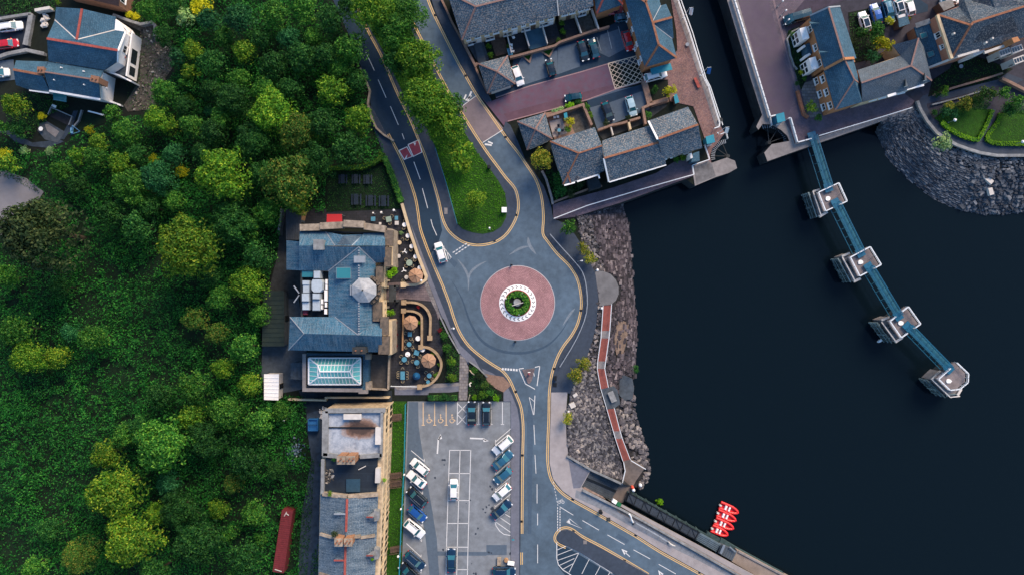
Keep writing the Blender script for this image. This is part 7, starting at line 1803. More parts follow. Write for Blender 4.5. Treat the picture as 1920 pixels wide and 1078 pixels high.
# ================================================================ footbridges and dolphins
def orect(b, pts, z, zb): b.prism([P(x, y, z) for x, y in pts], zb)
DOL = [
 ('first', [(1530.6,362),(1568.6,344.6),(1584,378.7),(1544,397)], [(1523,360),(1535,356),(1550,398),(1534.5,407)], [(1518,360),(1534,407)], (1552,373)),
 ('second', [(1590,483),(1627,463.5),(1647.5,496.6),(1607.6,518)], [(1577,481),(1592,475),(1612,522),(1599,528)], [(1573,483),(1597,528)], (1613,492)),
 ('third', [(1664,601.6),(1698,574.4),(1721,606.5),(1685,632)], [(1651,600),(1666,594),(1690,632),(1676.5,640.6)], [(1646,603),(1674,641)], (1688,605)),
 ('last', [(1754.5,709),(1788.5,678.6),(1810,699),(1809,715.6),(1794,728),(1776,730)], [(1745,711),(1762,695),(1800,728),(1793,740),(1776,742)], [(1741,711),(1774,743),(1792,741)], (1778,714))]
DLB = {'first': 'first grey concrete mooring dolphin, nearest to the quay', 'second': 'second concrete mooring dolphin out from the quay', 'third': 'third concrete mooring dolphin, beside the white buoy', 'last': 'outermost concrete mooring dolphin with a pointed six-sided deck'}
DZ, LZ = 0.2, -1.2
for nm, deck, ledge, fend, bl in DOL:
    cx, cy = sum(p[0] for p in deck)/len(deck), sum(p[1] for p in deck)/len(deck); t = thing('mooring_dolphin', DLB[nm], 'mooring platform', P(cx, cy, -4.5))
    b = MB(); b.prism([P(x,y,DZ) for x, y in deck], DZ-.6); b.build('deck', M['pier_conc'], t)
    b = MB(); b.prism([Vector((p.x,p.y,DZ-.6)) for p in inset([P(x,y,DZ) for x, y in deck], .5)], -8); b.build('column', M['quaywall'], t)
    b = MB(); b.prism([P(x,y,LZ) for x, y in ledge], -8); b.build('ledge', M['conc'], t)
    b = MB(); po = MB(); pp = [P(x,y,DZ) for x, y in deck]
    for i in range(len(pp)):
        u, v_ = pp[i], pp[(i+1)%len(pp)]; n = max(2, int((v_-u).length/1.6))
        for k in range(n):
            if nm != 'last' and i in (0, 2) and abs((k+.5)/n-(.6 if i == 0 else .4)) < .15: continue
            if nm == 'last' and i == 0 and .55 < (k+.5)/n < .9: continue
            a_, c_ = u+(v_-u)*(k/n), u+(v_-u)*((k+1)/n); g = (c_-a_).normalized()*.05
            b.bar(a_+g+Vector((0,0,1.05)), c_-g+Vector((0,0,1.05)), .2, .08); b.bar(a_+Vector((0,0,.55)), c_+Vector((0,0,.55)), .06, .05); po.cone(a_, .05, .05, 1.05, 6)
    b.build('rail', M['rail_white'], t); po.build('post', M['rail_white'], t)
    c = P(*bl, DZ); b = MB(); rr_ = random.Random(int(bl[0])); b.face([c+Vector((.62*rr_.uniform(.75,1.1)*math.cos(a*.785), .48*rr_.uniform(.75,1.1)*math.sin(a*.785), .22)) for a in range(8)]); b.cone(c, .5, .4, .2, 8); b.build('bollard', M['white'], t)
    # timber fendering: vertical piles down into the water
    b = MB(); f = [P(x, y, LZ) for x, y in fend]; rnd = random.Random(len(nm)); lst = [(f[i], f[i+1]) for i in range(len(f)-1)]
    for u, v_ in lst:
        d = (v_-u).normalized(); out = Vector((d.y, -d.x, 0)); out = out if out.x < 0 else -out; L = (v_-u).length; n = int(L/.42)
        for k in range(n):
            p_ = u+d*(k+.5)*L/n+out*rnd.uniform(.05,.25); b.bar(p_+Vector((0,0,rnd.uniform(-.5,.1))), p_+out*rnd.uniform(.0,.35)+Vector((0,0,-6.2)), rnd.uniform(.2,.34), .3)
        for z in (-1.2, -2.6, -4.0): b.bar(u+out*.35+Vector((0,0,z-LZ)), v_+out*.35+Vector((0,0,z-LZ)), .2, .3)
    b.build('timber_fender', islmat('fender', [(0,'#2c4247'),(.5,'#58737a'),(1,'#93a8aa')]), t)
    b = MB(); 
    for u, v_ in lst: b.bar(u+Vector((.3,0,.9)), v_+Vector((.3,0,.9)), .22, .1)
    e0, e1 = P(*ledge[2], LZ), P(*ledge[3], LZ); b.bar(e0+Vector((0,0,.3)), e1+Vector((0,0,.3)), .5, .35); e0, e1 = P(*ledge[0], LZ), P(*ledge[1], LZ); b.bar(e0+Vector((0,0,.3)), e1+Vector((0,0,.3)), .4, .3); b.build('ledge_rail', M['offwhite'], t)
    b = MB(); rnd = random.Random(int(cx))
    for k in range(10): p_ = P(*ledge[0], LZ)+(P(*ledge[2], LZ)-P(*ledge[0], LZ))*rnd.random(); b.box(p_+Vector((rnd.uniform(-.3,.3),rnd.uniform(-.3,.3),.12)), (rnd.uniform(.15,.5),.2,.2), rnd.uniform(0,3), tilt=None)
    b.build('ledge_debris', M['stone_dark'], t)
for i, (a, c_, lb) in enumerate((((1523,256),(1553,352),'teal footbridge from the quay to the first dolphin'),((1567,381),(1613,474),'teal footbridge between the first and second dolphins'),((1629,501),(1684,592),'teal footbridge between the second and third dolphins'),((1702,612),(1779,691),'teal footbridge from the third to the outermost dolphin'))):
    z = 0.6; u, v_ = P(*a, z), P(*c_, z); t = thing('footbridge', lb, 'footbridge', Vector((u.x, u.y, z))); d = (v_-u); L = d.length; d.normalize(); s_ = Vector((-d.y, d.x, 0))
    b = MB(); b.bar(u, v_, 1.35, .12); b.build('deck', M['blue_deck'], t)
    for sg_ in (-1, 1):
        b = MB(); n = int(L/1.6)
        for zz in (.95, .5): b.bar(u+s_*sg_*.62+Vector((0,0,zz)), v_+s_*sg_*.62+Vector((0,0,zz)), .09 if zz < .9 else .14, .08)
        for k in range(n+1):
            p_ = u+d*(L*k/n)+s_*sg_*.62; b.bar(p_, p_+Vector((0,0,.95)), .07, .07)
        b.build('parapet_rail', M['blue_steel'], t)
    b = MB()
    for zz in (-2.3, -4.0)[:1]:
        b.bar(u+Vector((0,0,zz))+s_*(-.5), v_+Vector((0,0,zz))+s_*(-.5), .12, .14); b.bar(u+Vector((0,0,zz))+s_*.5, v_+Vector((0,0,zz))+s_*.5, .12, .14)
        n = max(3, int(L/1.7))
        for k in range(n+1):
            p_ = u+d*(L*k/n)
            for sg_ in (-.5, .5): b.bar(p_+s_*sg_+Vector((0,0,zz)), p_+s_*sg_, .07, .07)
            b.bar(p_+s_*.5+Vector((0,0,zz)), p_-s_*.5+Vector((0,0,zz)), .06, .06)
    b.build('truss', M['blue_steel'], t)
    b = MB(); b.bar(u+d*.0-d*.9, u+d*.9+Vector((0,0,.02)), 1.7, .2); b.build('end_ramp', M['blue_steel'], t); b = MB(); b.bar(v_-d*.9, v_+d*.9, 1.7, .2); b.build('end_ramp', M['blue_steel'], t)
b = MB(); c = P(1650,638,-4.4); b.face([c+Vector((.62*math.cos(a*.4)*.92-.36*math.sin(a*.4)*-.38, .62*math.cos(a*.4)*.38+.36*math.sin(a*.4)*.92, .35)) for a in range(16)]); b.prism([c+Vector((.66*math.cos(a*.4)*.92+.36*math.sin(a*.4)*.38, .62*math.cos(a*.4)*.38+.38*math.sin(a*.4)*.92, .3)) for a in range(16)], -4.7)
tag(b.build('mooring_buoy', M['white']), 'white oval mooring buoy floating beside the third dolphin', 'buoy')
# ---- boats
def boat(x, y, ang, L, W_, label, small=False):
    c = P(x, y, -4.2); t = thing('inflatable_boat', label, 'boat', (c.x, c.y, -4.5), 'red inflatable boats moored in a row'); ca, sa = math.cos(R(ang)), math.sin(R(ang)); T = lambda u, v_, z: Vector((c.x+u*ca-v_*sa, c.y+u*sa+v_*ca, -4.5+z)); h = L/2; w = W_/2-.22; r = .27
    pth = [(-h,w),(-h*.3,w),(h*.25,w*.97),(h*.6,w*.72),(h*.85,w*.35),(h*.95,0),(h*.85,-w*.35),(h*.6,-w*.72),(h*.25,-w*.97),(-h*.3,-w),(-h,-w)]
    b = MB(); b.tube([T(u, v_, .38+.12*max(0,u/h)) for u, v_ in pth], r, 10); b.build('collar', M['rib_red'], t, smooth=True)
    b = MB(); b.face([T(u, v_, .25) for u, v_ in pth[::-1] if abs(u) < h*1.1]); b.face([T(-h*.85,-w,.0), T(-h*.85,w,.0), T(-h*.85,w,.5), T(-h*.85,-w,.5)]); b.build('hull', M['rib_dark'], t)
    for u, sc_ in ((-h*.38,.42),(-.0,.34)):
        b = MB()
        for v_ in (-w*.36, w*.36): b.box(T(u, v_, .52), (sc_,w*.62,.5), R(ang))
        b.build('seat', M['white'], t)
    b = MB(); b.box(T(-h*.98,0,.55), (.5,.32,.6), R(ang)); b.box(T(-h*.98,0,-.1), (.15,.12,.8), R(ang)); b.build('outboard_motor', M['offwhite'], t)
M['rib_red'] = paint('rib_red', '#dd2024', .5, .1); M['rib_dark'] = paint('rib_dark', '#bd1426', .6, 0)
for (x, y, L, lb) in ((1366.5,953,4.25,'red inflatable boat, farthest of the four from the jetty'),(1362,967.5,4.3,'second red inflatable boat counting from the open water'),(1357.5,982.5,4.3,'third red inflatable boat, next to the smallest one'),(1349,995.5,3.75,'smallest red inflatable boat, tied against the pontoon')): boat(x, y, -23, L, 1.75, lb)
# ---- jetty with roofed walk
t = thing('covered_jetty', 'long dark-roofed jetty running along the lower promenade', 'jetty', P(1245,968,-4.5)); z = -1.2
b = MB(); a0, a1, b0, b1 = P(1178,923,z), P(1312,998,z), P(1173,938,z), P(1305,1011,z)
b.face([a0,b0,b1,a1][::1]); b.prism([Vector((p.x,p.y,z-.02)) for p in (a0,a1,b1,b0)], z-.2); b.build('roof', mat('jetty_roof', '#343c48', .85, .2, .8, .25, fine=.2), t)
b = MB()
for k in range(80): u = (k+.5)/80; b.bar(a0+(a1-a0)*u+Vector((0,0,.05)), b0+(b1-b0)*u+Vector((0,0,.05)), .05, .05)
b.build('roof_rib', M['patch'], t)
b = MB()
for k in range(10): u = (k+.05)/9.2; b.bar(a0+(a1-a0)*u+Vector((0,0,.1)), b0+(b1-b0)*u+Vector((0,0,.1)), .14, .1)
for k in range(0, 9, 2): b.bar(a0+(a1-a0)*(k/9)+Vector((0,0,.1)), b0+(b1-b0)*((k+1)/9)+Vector((0,0,.1)), .08, .1)
b.bar(b0, b1, .2, .25); b.bar(a0, a1, .2, .25); b.bar(a0, b0, .3, .3); b.build('beam', M['blackmetal'], t)
b = MB(); [b.cone((p_.x, p_.y, -7), .18, .18, 5.8, 8) for k in range(8) for p_ in (a0+(a1-a0)*k/7, b0+(b1-b0)*k/7)]; b.build('pile', M['weed_timber'], t)
b = MB(); q = [P(x,y,-2.6) for x, y in ((1178,918),(1325,1001),(1322,1006),(1174,924))]; b.prism(q, -3); b.build('walkway', M['weed_timber'], t)
t = thing('pontoon', 'pale boarded pontoon section beside the smallest red boat', 'pontoon', P(1328,1015,-4.5)); z = -1.6
q = [P(x,y,z) for x, y in ((1312,998),(1352,1020),(1343,1034),(1305,1011.5))]; b = MB(); b.prism(q, z-.5); b.build('deck', mat('pontoon_board', '#5f7380', .85, .2, 1, .2, fine=.2), t)
b = MB(); b.bar(q[0]*.5+q[1]*.5+Vector((0,0,.05)), q[2]*.5+q[3]*.5+Vector((0,0,.05)), .12, .06)
for k in (1,2,3,4): u = k/5; b.bar(q[0]+(q[3]-q[0])*u+Vector((0,0,.05)), q[1]+(q[2]-q[1])*u+Vector((0,0,.05)), .07, .06)
b.build('joint', M['patch'], t)
b = MB(); q = [P(x,y,-3.6) for x, y in ((1327,996),(1352,1010),(1349,1018),(1323,1003))]; b.prism(q, -4.7); b.build('landing_stage', M['weed_timber'], t)
b = MB(); b.bar(P(1341,1036,-3), P(1351,1048,-3), .4, .15); b.build('gangplank', M['greymetal'], t)
t = thing('jetty_gatehouse', 'grey flat-roofed gate structure between the pontoon and the concrete jetty', 'shelter', P(1362,1034,-4.5)); z = -.9
q = [P(x,y,z) for x, y in ((1353,1020),(1382,1033),(1373,1051),(1346,1036))]; b = MB(); b.prism(q, z-.3); b.build('roof', mat('gate_roof', '#4a545e', .8, .2, 1, .2), t)
b = MB()
for k in range(7): u = (k+.5)/7; b.bar(q[3]*(1-u)+q[2]*u+Vector((0,0,.05)), q[0]*(1-u)+q[1]*u+Vector((0,0,.05)), .08, .06)
b.build('roof_rib', M['patch'], t); b = MB(); b.bar(P(1358,1021,-.5), P(1351,1037,-.5), .5, .2); b.bar(P(1368,1024,-.5), P(1379,1034,-.5), .25, .1); b.build('ridge_capping', M['greymetal'], t)
b = MB(); b.prism([Vector((p.x,p.y,z-.3)) for p in inset(q, .3)], -6); b.build('wall', M['conc_dark'], t)
t = thing('concrete_jetty', 'pale concrete jetty wall running off the bottom edge beside the dark water', 'jetty', P(1430,1060,-4.5))
q = [P(x,y,-1.8) for x, y in ((1382,1031),(1470,1078),(1560,1126),(1520,1136),(1420,1080),(1372,1052))]; b = MB(); b.prism(q, -8); b.build('wall', mat('jetty_conc', '#93877f', .92, .15, .7, .25, fine=.2), t)
b = MB(); b.bar(q[0]+Vector((.2,-.2,.12)), q[2]+Vector((0,0,.12)), .35, .25); b.build('kerb', M['conc'], t)
b = MB(); b.prism([P(x,y,-3.4) for x, y in ((1352,1008),(1383,1027),(1470,1074),(1467,1079),(1380,1032),(1350,1016))], -4.7); b.build('timber_edge', M['weed_timber'], t)
# ---- lock gates
for (pv, r_, a0, a1, lb) in (((1364.6,293.5), 3.35, 100, 192, 'dark curved sector gate of the west side of the lock'), ((1442,268), 3.7, 5, 112, 'dark ribbed sector gate of the east side of the lock')):
    c = P(*pv, -1.2); t = thing('lock_gate', lb, 'lock gate', Vector((c.x, c.y, -4.5))); b = MB(); n = 14
    pts = [c+Vector((r_*math.cos(R(a0+(a1-a0)*k/n)), r_*math.sin(R(a0+(a1-a0)*k/n)), 0)) for k in range(n+1)]
    b.wall(pts, .3, -7, -1.2); b.build('curved_plate', M['blackmetal'], t)
    b = MB()
    for k in range(n+1): p_ = pts[k]; d = (p_-c).normalized(); b.bar(p_-d*.6, p_+d*.25, .14, .25)
    b.build('rib', M['lead'], t); b = MB()
    for k in (2, 7, 12): b.bar(c, pts[k], .14, .2)
    b.cone(c-Vector((0,0,1)), .5, .4, 1.2, 10); b.build('arm', M['stone_dark'], t)
b = MB(); b.prism([P(x,y,-3.2) for x, y in ((1428,236),(1446,236),(1466,250),(1474,262),(1449,268),(1438,262))], -8)
# ---- huts, flagpoles, benches, lamps, drains
for pts, lb in (([(1323,257),(1338,252.5),(1341,267),(1326,271)], 'teal flat-roofed hut on the west side of the lock'), ([(1455,215),(1470,211),(1473,227),(1458,231)], 'teal flat-roofed hut on the east side of the lock')):
    t = thing('hut', lb, 'hut', P(pts[0][0]+8, pts[0][1]+6)); q = [P(x,y,2.7) for x, y in pts]; b = MB(); b.prism(q, 2.5); b.build('roof', M['hut'], t); b = MB(); b.prism([Vector((p.x,p.y,2.5)) for p in inset(q, .12)], 0); b.build('wall', M['blue_steel'], t)
    A, B = ccw(q)[0:2]; window(t, A, B, .5, 1.5, w=.8, h=.8, fm='offwhite', bars=0); door(t, ccw(q)[1], ccw(q)[2], .5, 'blue_deck', .7, 2)
for (x, y, col_, lb) in ((1281,34,'white','white banner on the northernmost canal flagpole'),(1313.5,142,'blue_flag','blue banner on the middle canal flagpole'),(1346,250,'white','white flag on the flagpole beside the west lock gate')):
    t = thing('flagpole', lb, 'flagpole', P(x, y)); p0 = P(x, y, 0); b = MB(); b.cone(p0, .07, .04, 5.2, 8); b.cone(p0, .18, .18, .15, 8); b.build('pole', M['rail_white'], t)
    top = p0+Vector((0,0,5)); b = MB(); b.bar(top, top+Vector((.75,.1,.05)), .05, .05); b.build('arm', M['rail_white'], t); b = MB()
    for k in range(6): x0 = .1+k*.12; b.face([top+Vector((x0, .1*math.sin(k), 0)), top+Vector((x0+.12, .1*math.sin(k+1), 0)), top+Vector((x0+.35, -.75+.1*math.sin(k+1.5), -1.7)), top+Vector((x0+.22, -.7+.1*math.sin(k+.5), -1.7))])
    if col_ != 'white': M.setdefault('blue_flag', paint('blue_flag', '#1f62a8', .8, 0))
    b.build('flag', M[col_], t)
def bench(x, y, ang, label, L=2.2, m='ridge_red', w=.6):
    t = thing('bench', label, 'bench', P(x, y)); c = P(x, y, .45); u = Vector((math.cos(R(ang)), math.sin(R(ang)), 0)); b = MB(); b.bar(c-u*L/2, c+u*L/2, w, .12); b.build('seat', M[m], t)
    for s_ in (-1, 1): b = MB(); b.bar(c+u*s_*(L/2-.25)-Vector((0,0,.25)), c+u*s_*(L/2-.05)-Vector((0,0,.25)), w*.8, .4); b.build('leg', M['stone_dark'], t)
bench(1307,155.5,-66,'long red bench on the canal promenade')
b = MB(); c = P(1350,226); b.cone(c, .42, .45, .5, 14); b.cone(c+Vector((0,0,.5)), .3, .3, .02, 12)
tag(b.build('planter', M['stone_dark']), 'round dark planter beside the canal railing', 'planter'); b = MB(); b.cone(P(1288,85), .35, .4, .4, 10); tag(b.build('planter', M['lead']), 'small round planter by the canal railing north of the red bench', 'planter')
def lamp(x, y, label, h=4.5, arm=0, globe=.24):
    t = thing('street_lamp', label, 'street lamp', P(x, y)); p0 = P(x, y); b = MB(); b.cone(p0, .07, .045, h, 8); b.cone(p0, .14, .12, .5, 8); b.build('pole', M['greymetal'], t)
    b = MB(); q = p0+Vector((arm,0,h))
    if arm: b.bar(p0+Vector((0,0,h)), q, .06, .06)
    b.cone(q, globe, globe*.6, .3, 10); b.build('lamp_head', M['white'], t)
for x, y, lb, h, arm, g in ((1117,507,'white-topped lamp at the north corner of the viewing platform',3,0,.28),(1125,577,'white-topped lamp at the top of the red ramp',3,0,.26),(850,613,'lamp with a side arm on the footway west of the roundabout',5,.5,.2),(1083,491,'lamp beside the guard rail north-east of the roundabout',5,.4,.16),
    (919,431,'small lamp at the southern tip of the teardrop grass',4,0,.2),(742,397,'white globe lamp at the corner of the picnic lawn',2.4,0,.26),(717.5,401,'twin white lamp by the picnic lawn hedge',2.4,.15,.24),(703,402,'pale lamp right of the red awning',2.4,.1,.2),(792.5,526,'white globe lamp on the terrace wall beside the north parasol',2.2,0,.25),(741.5,539,'white globe lamp north of the hotel entrance',2.6,0,.22),(741,562,'white globe lamp south of the hotel entrance',2.6,0,.22),(1776,231,'white globe lamp on the left east lawn hedge',2.5,0,.34),(1901,271,'white globe lamp on the right east lawn hedge',2.5,0,.34),(538,784,'small white lamp at the wood edge above the rubbish heap',2,0,.25),
    (1457,14,'white lamp, upper of the three on the east quay',3,0,.2),(1463,31,'white lamp, middle of the three on the east quay',3,0,.2),(1468,48,'white lamp, lower of the three on the east quay',3,0,.2),(762,882,'white lamp by the car park fence',3,0,.2),(756,945,'second white lamp by the car park fence',3,0,.2),(751,1032,'third white lamp by the car park fence',3,0,.25),(1062,768,'small white lamp on the pale pavement above the boulders',2,.3,.18)): lamp(x, y, lb, h, arm, g)
k = 0
for x, y, lb in ((927,451.6,'on the southern tip of the teardrop island'),(1089.5,582,'east of the roundabout'),(1039,691,'south-east of the roundabout'),(967,734,'beside the southern flower bed'),(979.5,853,'beside the right-hand car park bays'),(978,977,'beside the car park exit'),(1074,935.5,'at the bend into the side road'),(1192,1002.5,'on the far kerb of the side road'),(1075,995.5,'at the tip of the lower island'),(1171,1050.5,'on the lower island kerb of the side road'),(1312,1072,'at the bottom edge of the side road'),(816,29,'at the top of the wider road'),(873,142.5,'above the pink raised junction'),(948,257.5,'below the pink raised junction'),(968,403.5,'east of the teardrop island')):
    b = MB(); c = P(x, y, .03); b.box(c, (.55,.45,.05)); b.box(c+Vector((0,0,.03)), (.45,.07,.02)); b.box(c+Vector((0,.12,.03)), (.45,.07,.02)); tag(b.build('drain_grate', M['blackmetal']), 'black gully grate '+lb, 'drain grate', 'drain grates along the kerbs')
for x, y, a, lb in ((836,396,0,'pale rectangular cover on the teardrop island path'),(1141,973,0,'dark round-edged cover on the lower promenade'),(1097,1016,0,'pale square cover on the lower island')):
    b = MB(); b.box(P(x, y, .15), (.75 if x != 836 else .7, .75 if x != 836 else 1.3, .05), a); b.box(P(x, y, .19), (.5,.5,.03), a); tag(b.build('utility_cover', M['stone_dark'] if x == 1141 else M['conc']), lb, 'utility cover')
b = MB(); c = P(945.5,395); b.box(c+Vector((0,0,.6)), (.95,.95,1.2)); b.box(c+Vector((0,0,1.23)), (1.05,1.05,.06)); tag(b.build('utility_cabinet', M['white']), 'pale square cabinet on the edge of the teardrop grass', 'cabinet')
b = MB(); c = P(917,315); b.cone(c, .32, .36, 1.1, 12); b.cone(c+Vector((0,0,1.1)), .38, .3, .12, 12); tag(b.build('litter_bin', M['blackmetal']), 'black litter bin on the footway east of the teardrop grass', 'litter bin')
b = MB(); c = P(1125.5,957); b.cone(c, .35, .38, 1.1, 12); b.cone(c+Vector((0,0,1.1)), .4, .3, .12, 12); tag(b.build('litter_bin', M['blackmetal']), 'black litter bin on the promenade above the side road', 'litter bin')
b = MB(); c = P(1041,708); b.box(c+Vector((0,0,.5)), (.5,.9,1.0)); b.box(P(1040,721)+Vector((0,0,.15)), (.8,.8,.1)); tag(b.build('utility_cabinet', M['blackmetal']), 'dark cabinet on the footway below the guard rail', 'cabinet')
for x, y, m1, lb in ((1151.5,938,'white','white storage chest by the lower slipway'),(1159,943,'skip_green','green storage chest beside the white one')):
    if m1 == 'skip_green': M[m1] = paint('skip_green', '#12633c', .6, 0)
    b = MB(); c = P(x, y); b.box(c+Vector((0,0,.35)), (1.0,.65,.7), -.55); b.box(c+Vector((0,0,.73)), (1.06,.7,.08), -.55); tag(b.build('storage_chest', M[m1]), lb, 'chest')
for x, y, m1, lb in ((1185,912,'orange_buoy','orange life-buoy stand on the lower landing'),(1187,917,'white','white gas bottle beside the orange life-buoy stand'),(1200,908,'white','small white float on the rocks by the landing')):
    b = MB(); c = P(x, y, -2); b.cone(c, .34, .34, .7, 10); b.cone(c+Vector((0,0,.7)), .34, .1, .25, 10); tag(b.build('float', M[m1]), lb, 'float')
# pavement sculptures and signs
def sculpt(name, label, cat, pts, m, r=.12, foot=None):
    t = thing(name, label, cat, P(*pts[0][:2])); b = MB(); b.tube([P(*p) for p in pts], r, 8); b.build('bent_bar', M[m], t, smooth=True)
    if foot: b = MB(); b.cone(P(*foot), .28, .2, .35, 8); b.build('foot', M['blackmetal'], t)
sculpt('sculpture', 'white bent sculpture with a black foot on the lower promenade', 'sculpture', [(1187,979,.2),(1184,973,.9),(1183,968,1.2),(1180,963,1.7)], 'white', .17, (1187,980.5))
sculpt('sculpture', 'second bent sculpture with a black foot, near the bottom of the promenade', 'sculpture', [(1253,1015,.2),(1257,1019,.7),(1262,1022,.9),(1266,1023,1.1)], 'offwhite', .15, (1253,1015.5))
sculpt('garden_ornament', 'curved white and yellow ornament in the southern flower bed, upper', 'ornament', [(883,695,.2),(881,694,.9),(885,699,1.2),(889,702,.9)], 'cream', .12); sculpt('garden_ornament', 'curved pinkish ornament in the middle of the southern flower bed', 'ornament', [(883,717,.3),(880,720,.8),(882,724,.9)], 'offwhite', .16); sculpt('garden_ornament', 'slender white and yellow ornament at the car park end of the flower bed', 'ornament', [(878,752,.2),(879,746,.8),(881,740,1.2)], 'cream', .1)
t = thing('parking_sign', 'small green and white sign post at the car park exit', 'sign', P(962,1005)); b = MB(); b.cone(P(962,1005), .04, .04, 2, 6); b.build('pole', M['greymetal'], t); b = MB(); b.box(P(962,1005)+Vector((0,0,1.9)), (.5,.08,.5)); b.build('panel', M['hut'], t)
t = thing('brick_pier', 'pale broken brick block at the bottom right corner of the car park', 'rubble', P(938,1051)); b = MB(); b.box(P(936,1051)+Vector((0,0,.25)), (.8,1.6,.5)); b.build('block', M['cream_dirty'], t)
t = thing('trailer', 'small white and brown trailer at the bottom right of the car park', 'trailer', P(955,1052)); b = MB(); b.box(P(958,1053)+Vector((0,0,.6)), (1.4,.7,.5), -.15); b.build('body', M['white'], t); b = MB(); b.cone(P(949,1049), .5, .4, .5, 10); b.build('drum', M['timber_pale'], t)
# ================================================================ hotel terrace furniture
def table(x, y, r, m, label, square=None, n=1):
    t = thing('table', label, 'table', P(x, y), 'terrace tables'); c = P(x, y); b = MB()
    if square: b.box(c+Vector((0,0,.73)), (square[0], square[1], .05), square[2] if len(square) > 2 else 0)
    else: b.cone(c+Vector((0,0,.71)), r, r, .05, 18)
    b.build('tabletop', M[m], t); b = MB(); b.cone(c, .05, .05, .7, 8); b.cone(c, .28, .22, .05, 10); b.build('pedestal', M['blackmetal'], t)
M['table_blue'] = mat('table_blue', '#4d87a0', .5, .15, 3, .1); M['table_green'] = mat('table_green', '#8ea294', .5, .15, 3, .1); M['chair_tan'] = paint('chair_tan', '#a89878', .5, 0)
def chair_proto():
    root = empty('chair', (0,0,0)); b = MB(); b.cone((0,0,.43), .21, .21, .04, 12); b.build('seat', M['stone_dark'], root)
    b = MB(); b.tube([(.27*math.cos(a), .27*math.sin(a), .72 if abs(a-math.pi) < 1.2 else .62) for a in [math.pi*.35+k*math.pi*1.3/12 for k in range(13)]], .028, 5); b.build('back_and_arms', M['chair_tan'], root)
    for sx in (-1, 1):
        for sy in (-1, 1): b = MB(); b.cone((sx*.17, sy*.17, 0), .02, .02, .45, 5); b.build('leg', M['greymetal'], root)
    return root
chp = chair_proto(); reg(chp)
def chair(x, y, ang, label):   # the back points along ang + 180
    c = copy_tree(chp); c.location = P(x, y, .02); c.rotation_euler = (0,0,R(ang)); c.scale = (1.15,)*3; tag(c, label, 'chair', 'tan tub chairs on the hotel terrace'); c.name = 'chair'
TB = [(768,644.6,.5,'table_blue','round blue table south of the middle parasol',4,None),(782,660.3,.5,'table_blue','square blue table left of the southern parasol',4,(1.0,1.0,-.3)),(759,673,.55,'table_blue','round blue table beside the white disc table',4,None),(782.5,678.6,.55,'table_blue','round blue table touching the southern parasol',3,None),
 (756,702.6,0,'table_blue','long rectangular blue table near the terrace wall',8,(.9,1.7)),(805.6,703,.5,'table_blue','round blue table inside the round wall',4,None),(769.3,626,.5,'table_blue','square blue table just below the middle parasol',3,(.85,.9)),(803.5,715,.4,'table_blue','small blue table against the round wall, lowest',2,None),
 (708.5,674,.4,'table_blue','blue table at the north of the balcony',0,None),(708,711,.45,'table_blue','blue table at the south of the balcony',0,None),(768.4,493.3,.65,'table_green','large pale green table with four chairs above the north parasol',4,None),(730,412,.6,'table_green','square grey-green table near the picnic lawn',3,(1.1,1.1,.2)),(744.4,409.7,.4,'table_blue','small square blue-grey table by the north wall',0,(.7,.8)),(745,419,.4,'offwhite','small square pale table below the blue-grey one',0,(.8,.8)),
 (714,420,.3,'offwhite','tiny pale square table north of the hotel',0,(.5,.5)),(701,411.5,.4,'table_blue','teal square table near the red awning',0,(.9,.9)),(750,455.5,.45,'cream','cream round table against the hotel front',2,None),(748.7,480.7,.42,'offwhite','pale round table against the hotel front beside the dark chair',2,None),(763,520,.42,'offwhite','pale round table left of the north parasol',2,None)]
WD = [(759.4,422.3,'first'),(765.7,442.8,'second'),(772.8,462.5,'third'),(780,481.5,'fourth'),(788,502.3,'fifth')]
for x, y, n_ in WD: table(x, y, .46, 'white', 'white round table, %s from the north along the footway wall' % n_); chair(x-1.5, y+6.5, 90, 'tub chair south of the %s white table along the wall' % n_); chair(x+.5, y-6.5, -90, 'tub chair north of the %s white table along the wall' % n_)
for x, y, lb in ((784.6,633.7,'white disc table below the middle parasol'),(793,654.3,'white disc table at the pillar of the round wall'),(765.4,663.3,'white disc table in the middle of the southern terrace'),(716,693.6,'white disc table on the balcony')): table(x, y, .52, 'white', lb)
for x, y, r, m_, lb, nc, sq in TB:
    table(x, y, r, m_, lb, sq)
    short = lb.replace('table', 'table', 1)
    if nc == 8: pos = [(-8,-5,0),(-8,3,0),(8,-5,180),(8,0,180),(8,5,180),(0,-12,-90),(0,11,90),(-8,-1,0)]
    else: pos = [(8.2*math.cos(math.pi*(.25+2*k/max(nc,1))), -8.2*math.sin(math.pi*(.25+2*k/max(nc,1))), 180+math.degrees(math.pi*(.25+2*k/max(nc,1)))) for k in range(nc)]
    for dx, dy, an in pos: chair(x+dx, y+dy, an, 'tan tub chair at the '+lb)
for q in [q for q in C.objects if q.parent == chp]: bpy.data.objects.remove(q)
bpy.data.objects.remove(chp)
M['canvas'] = mat('canvas', '#a8856c', .9, .06, 2, .08)
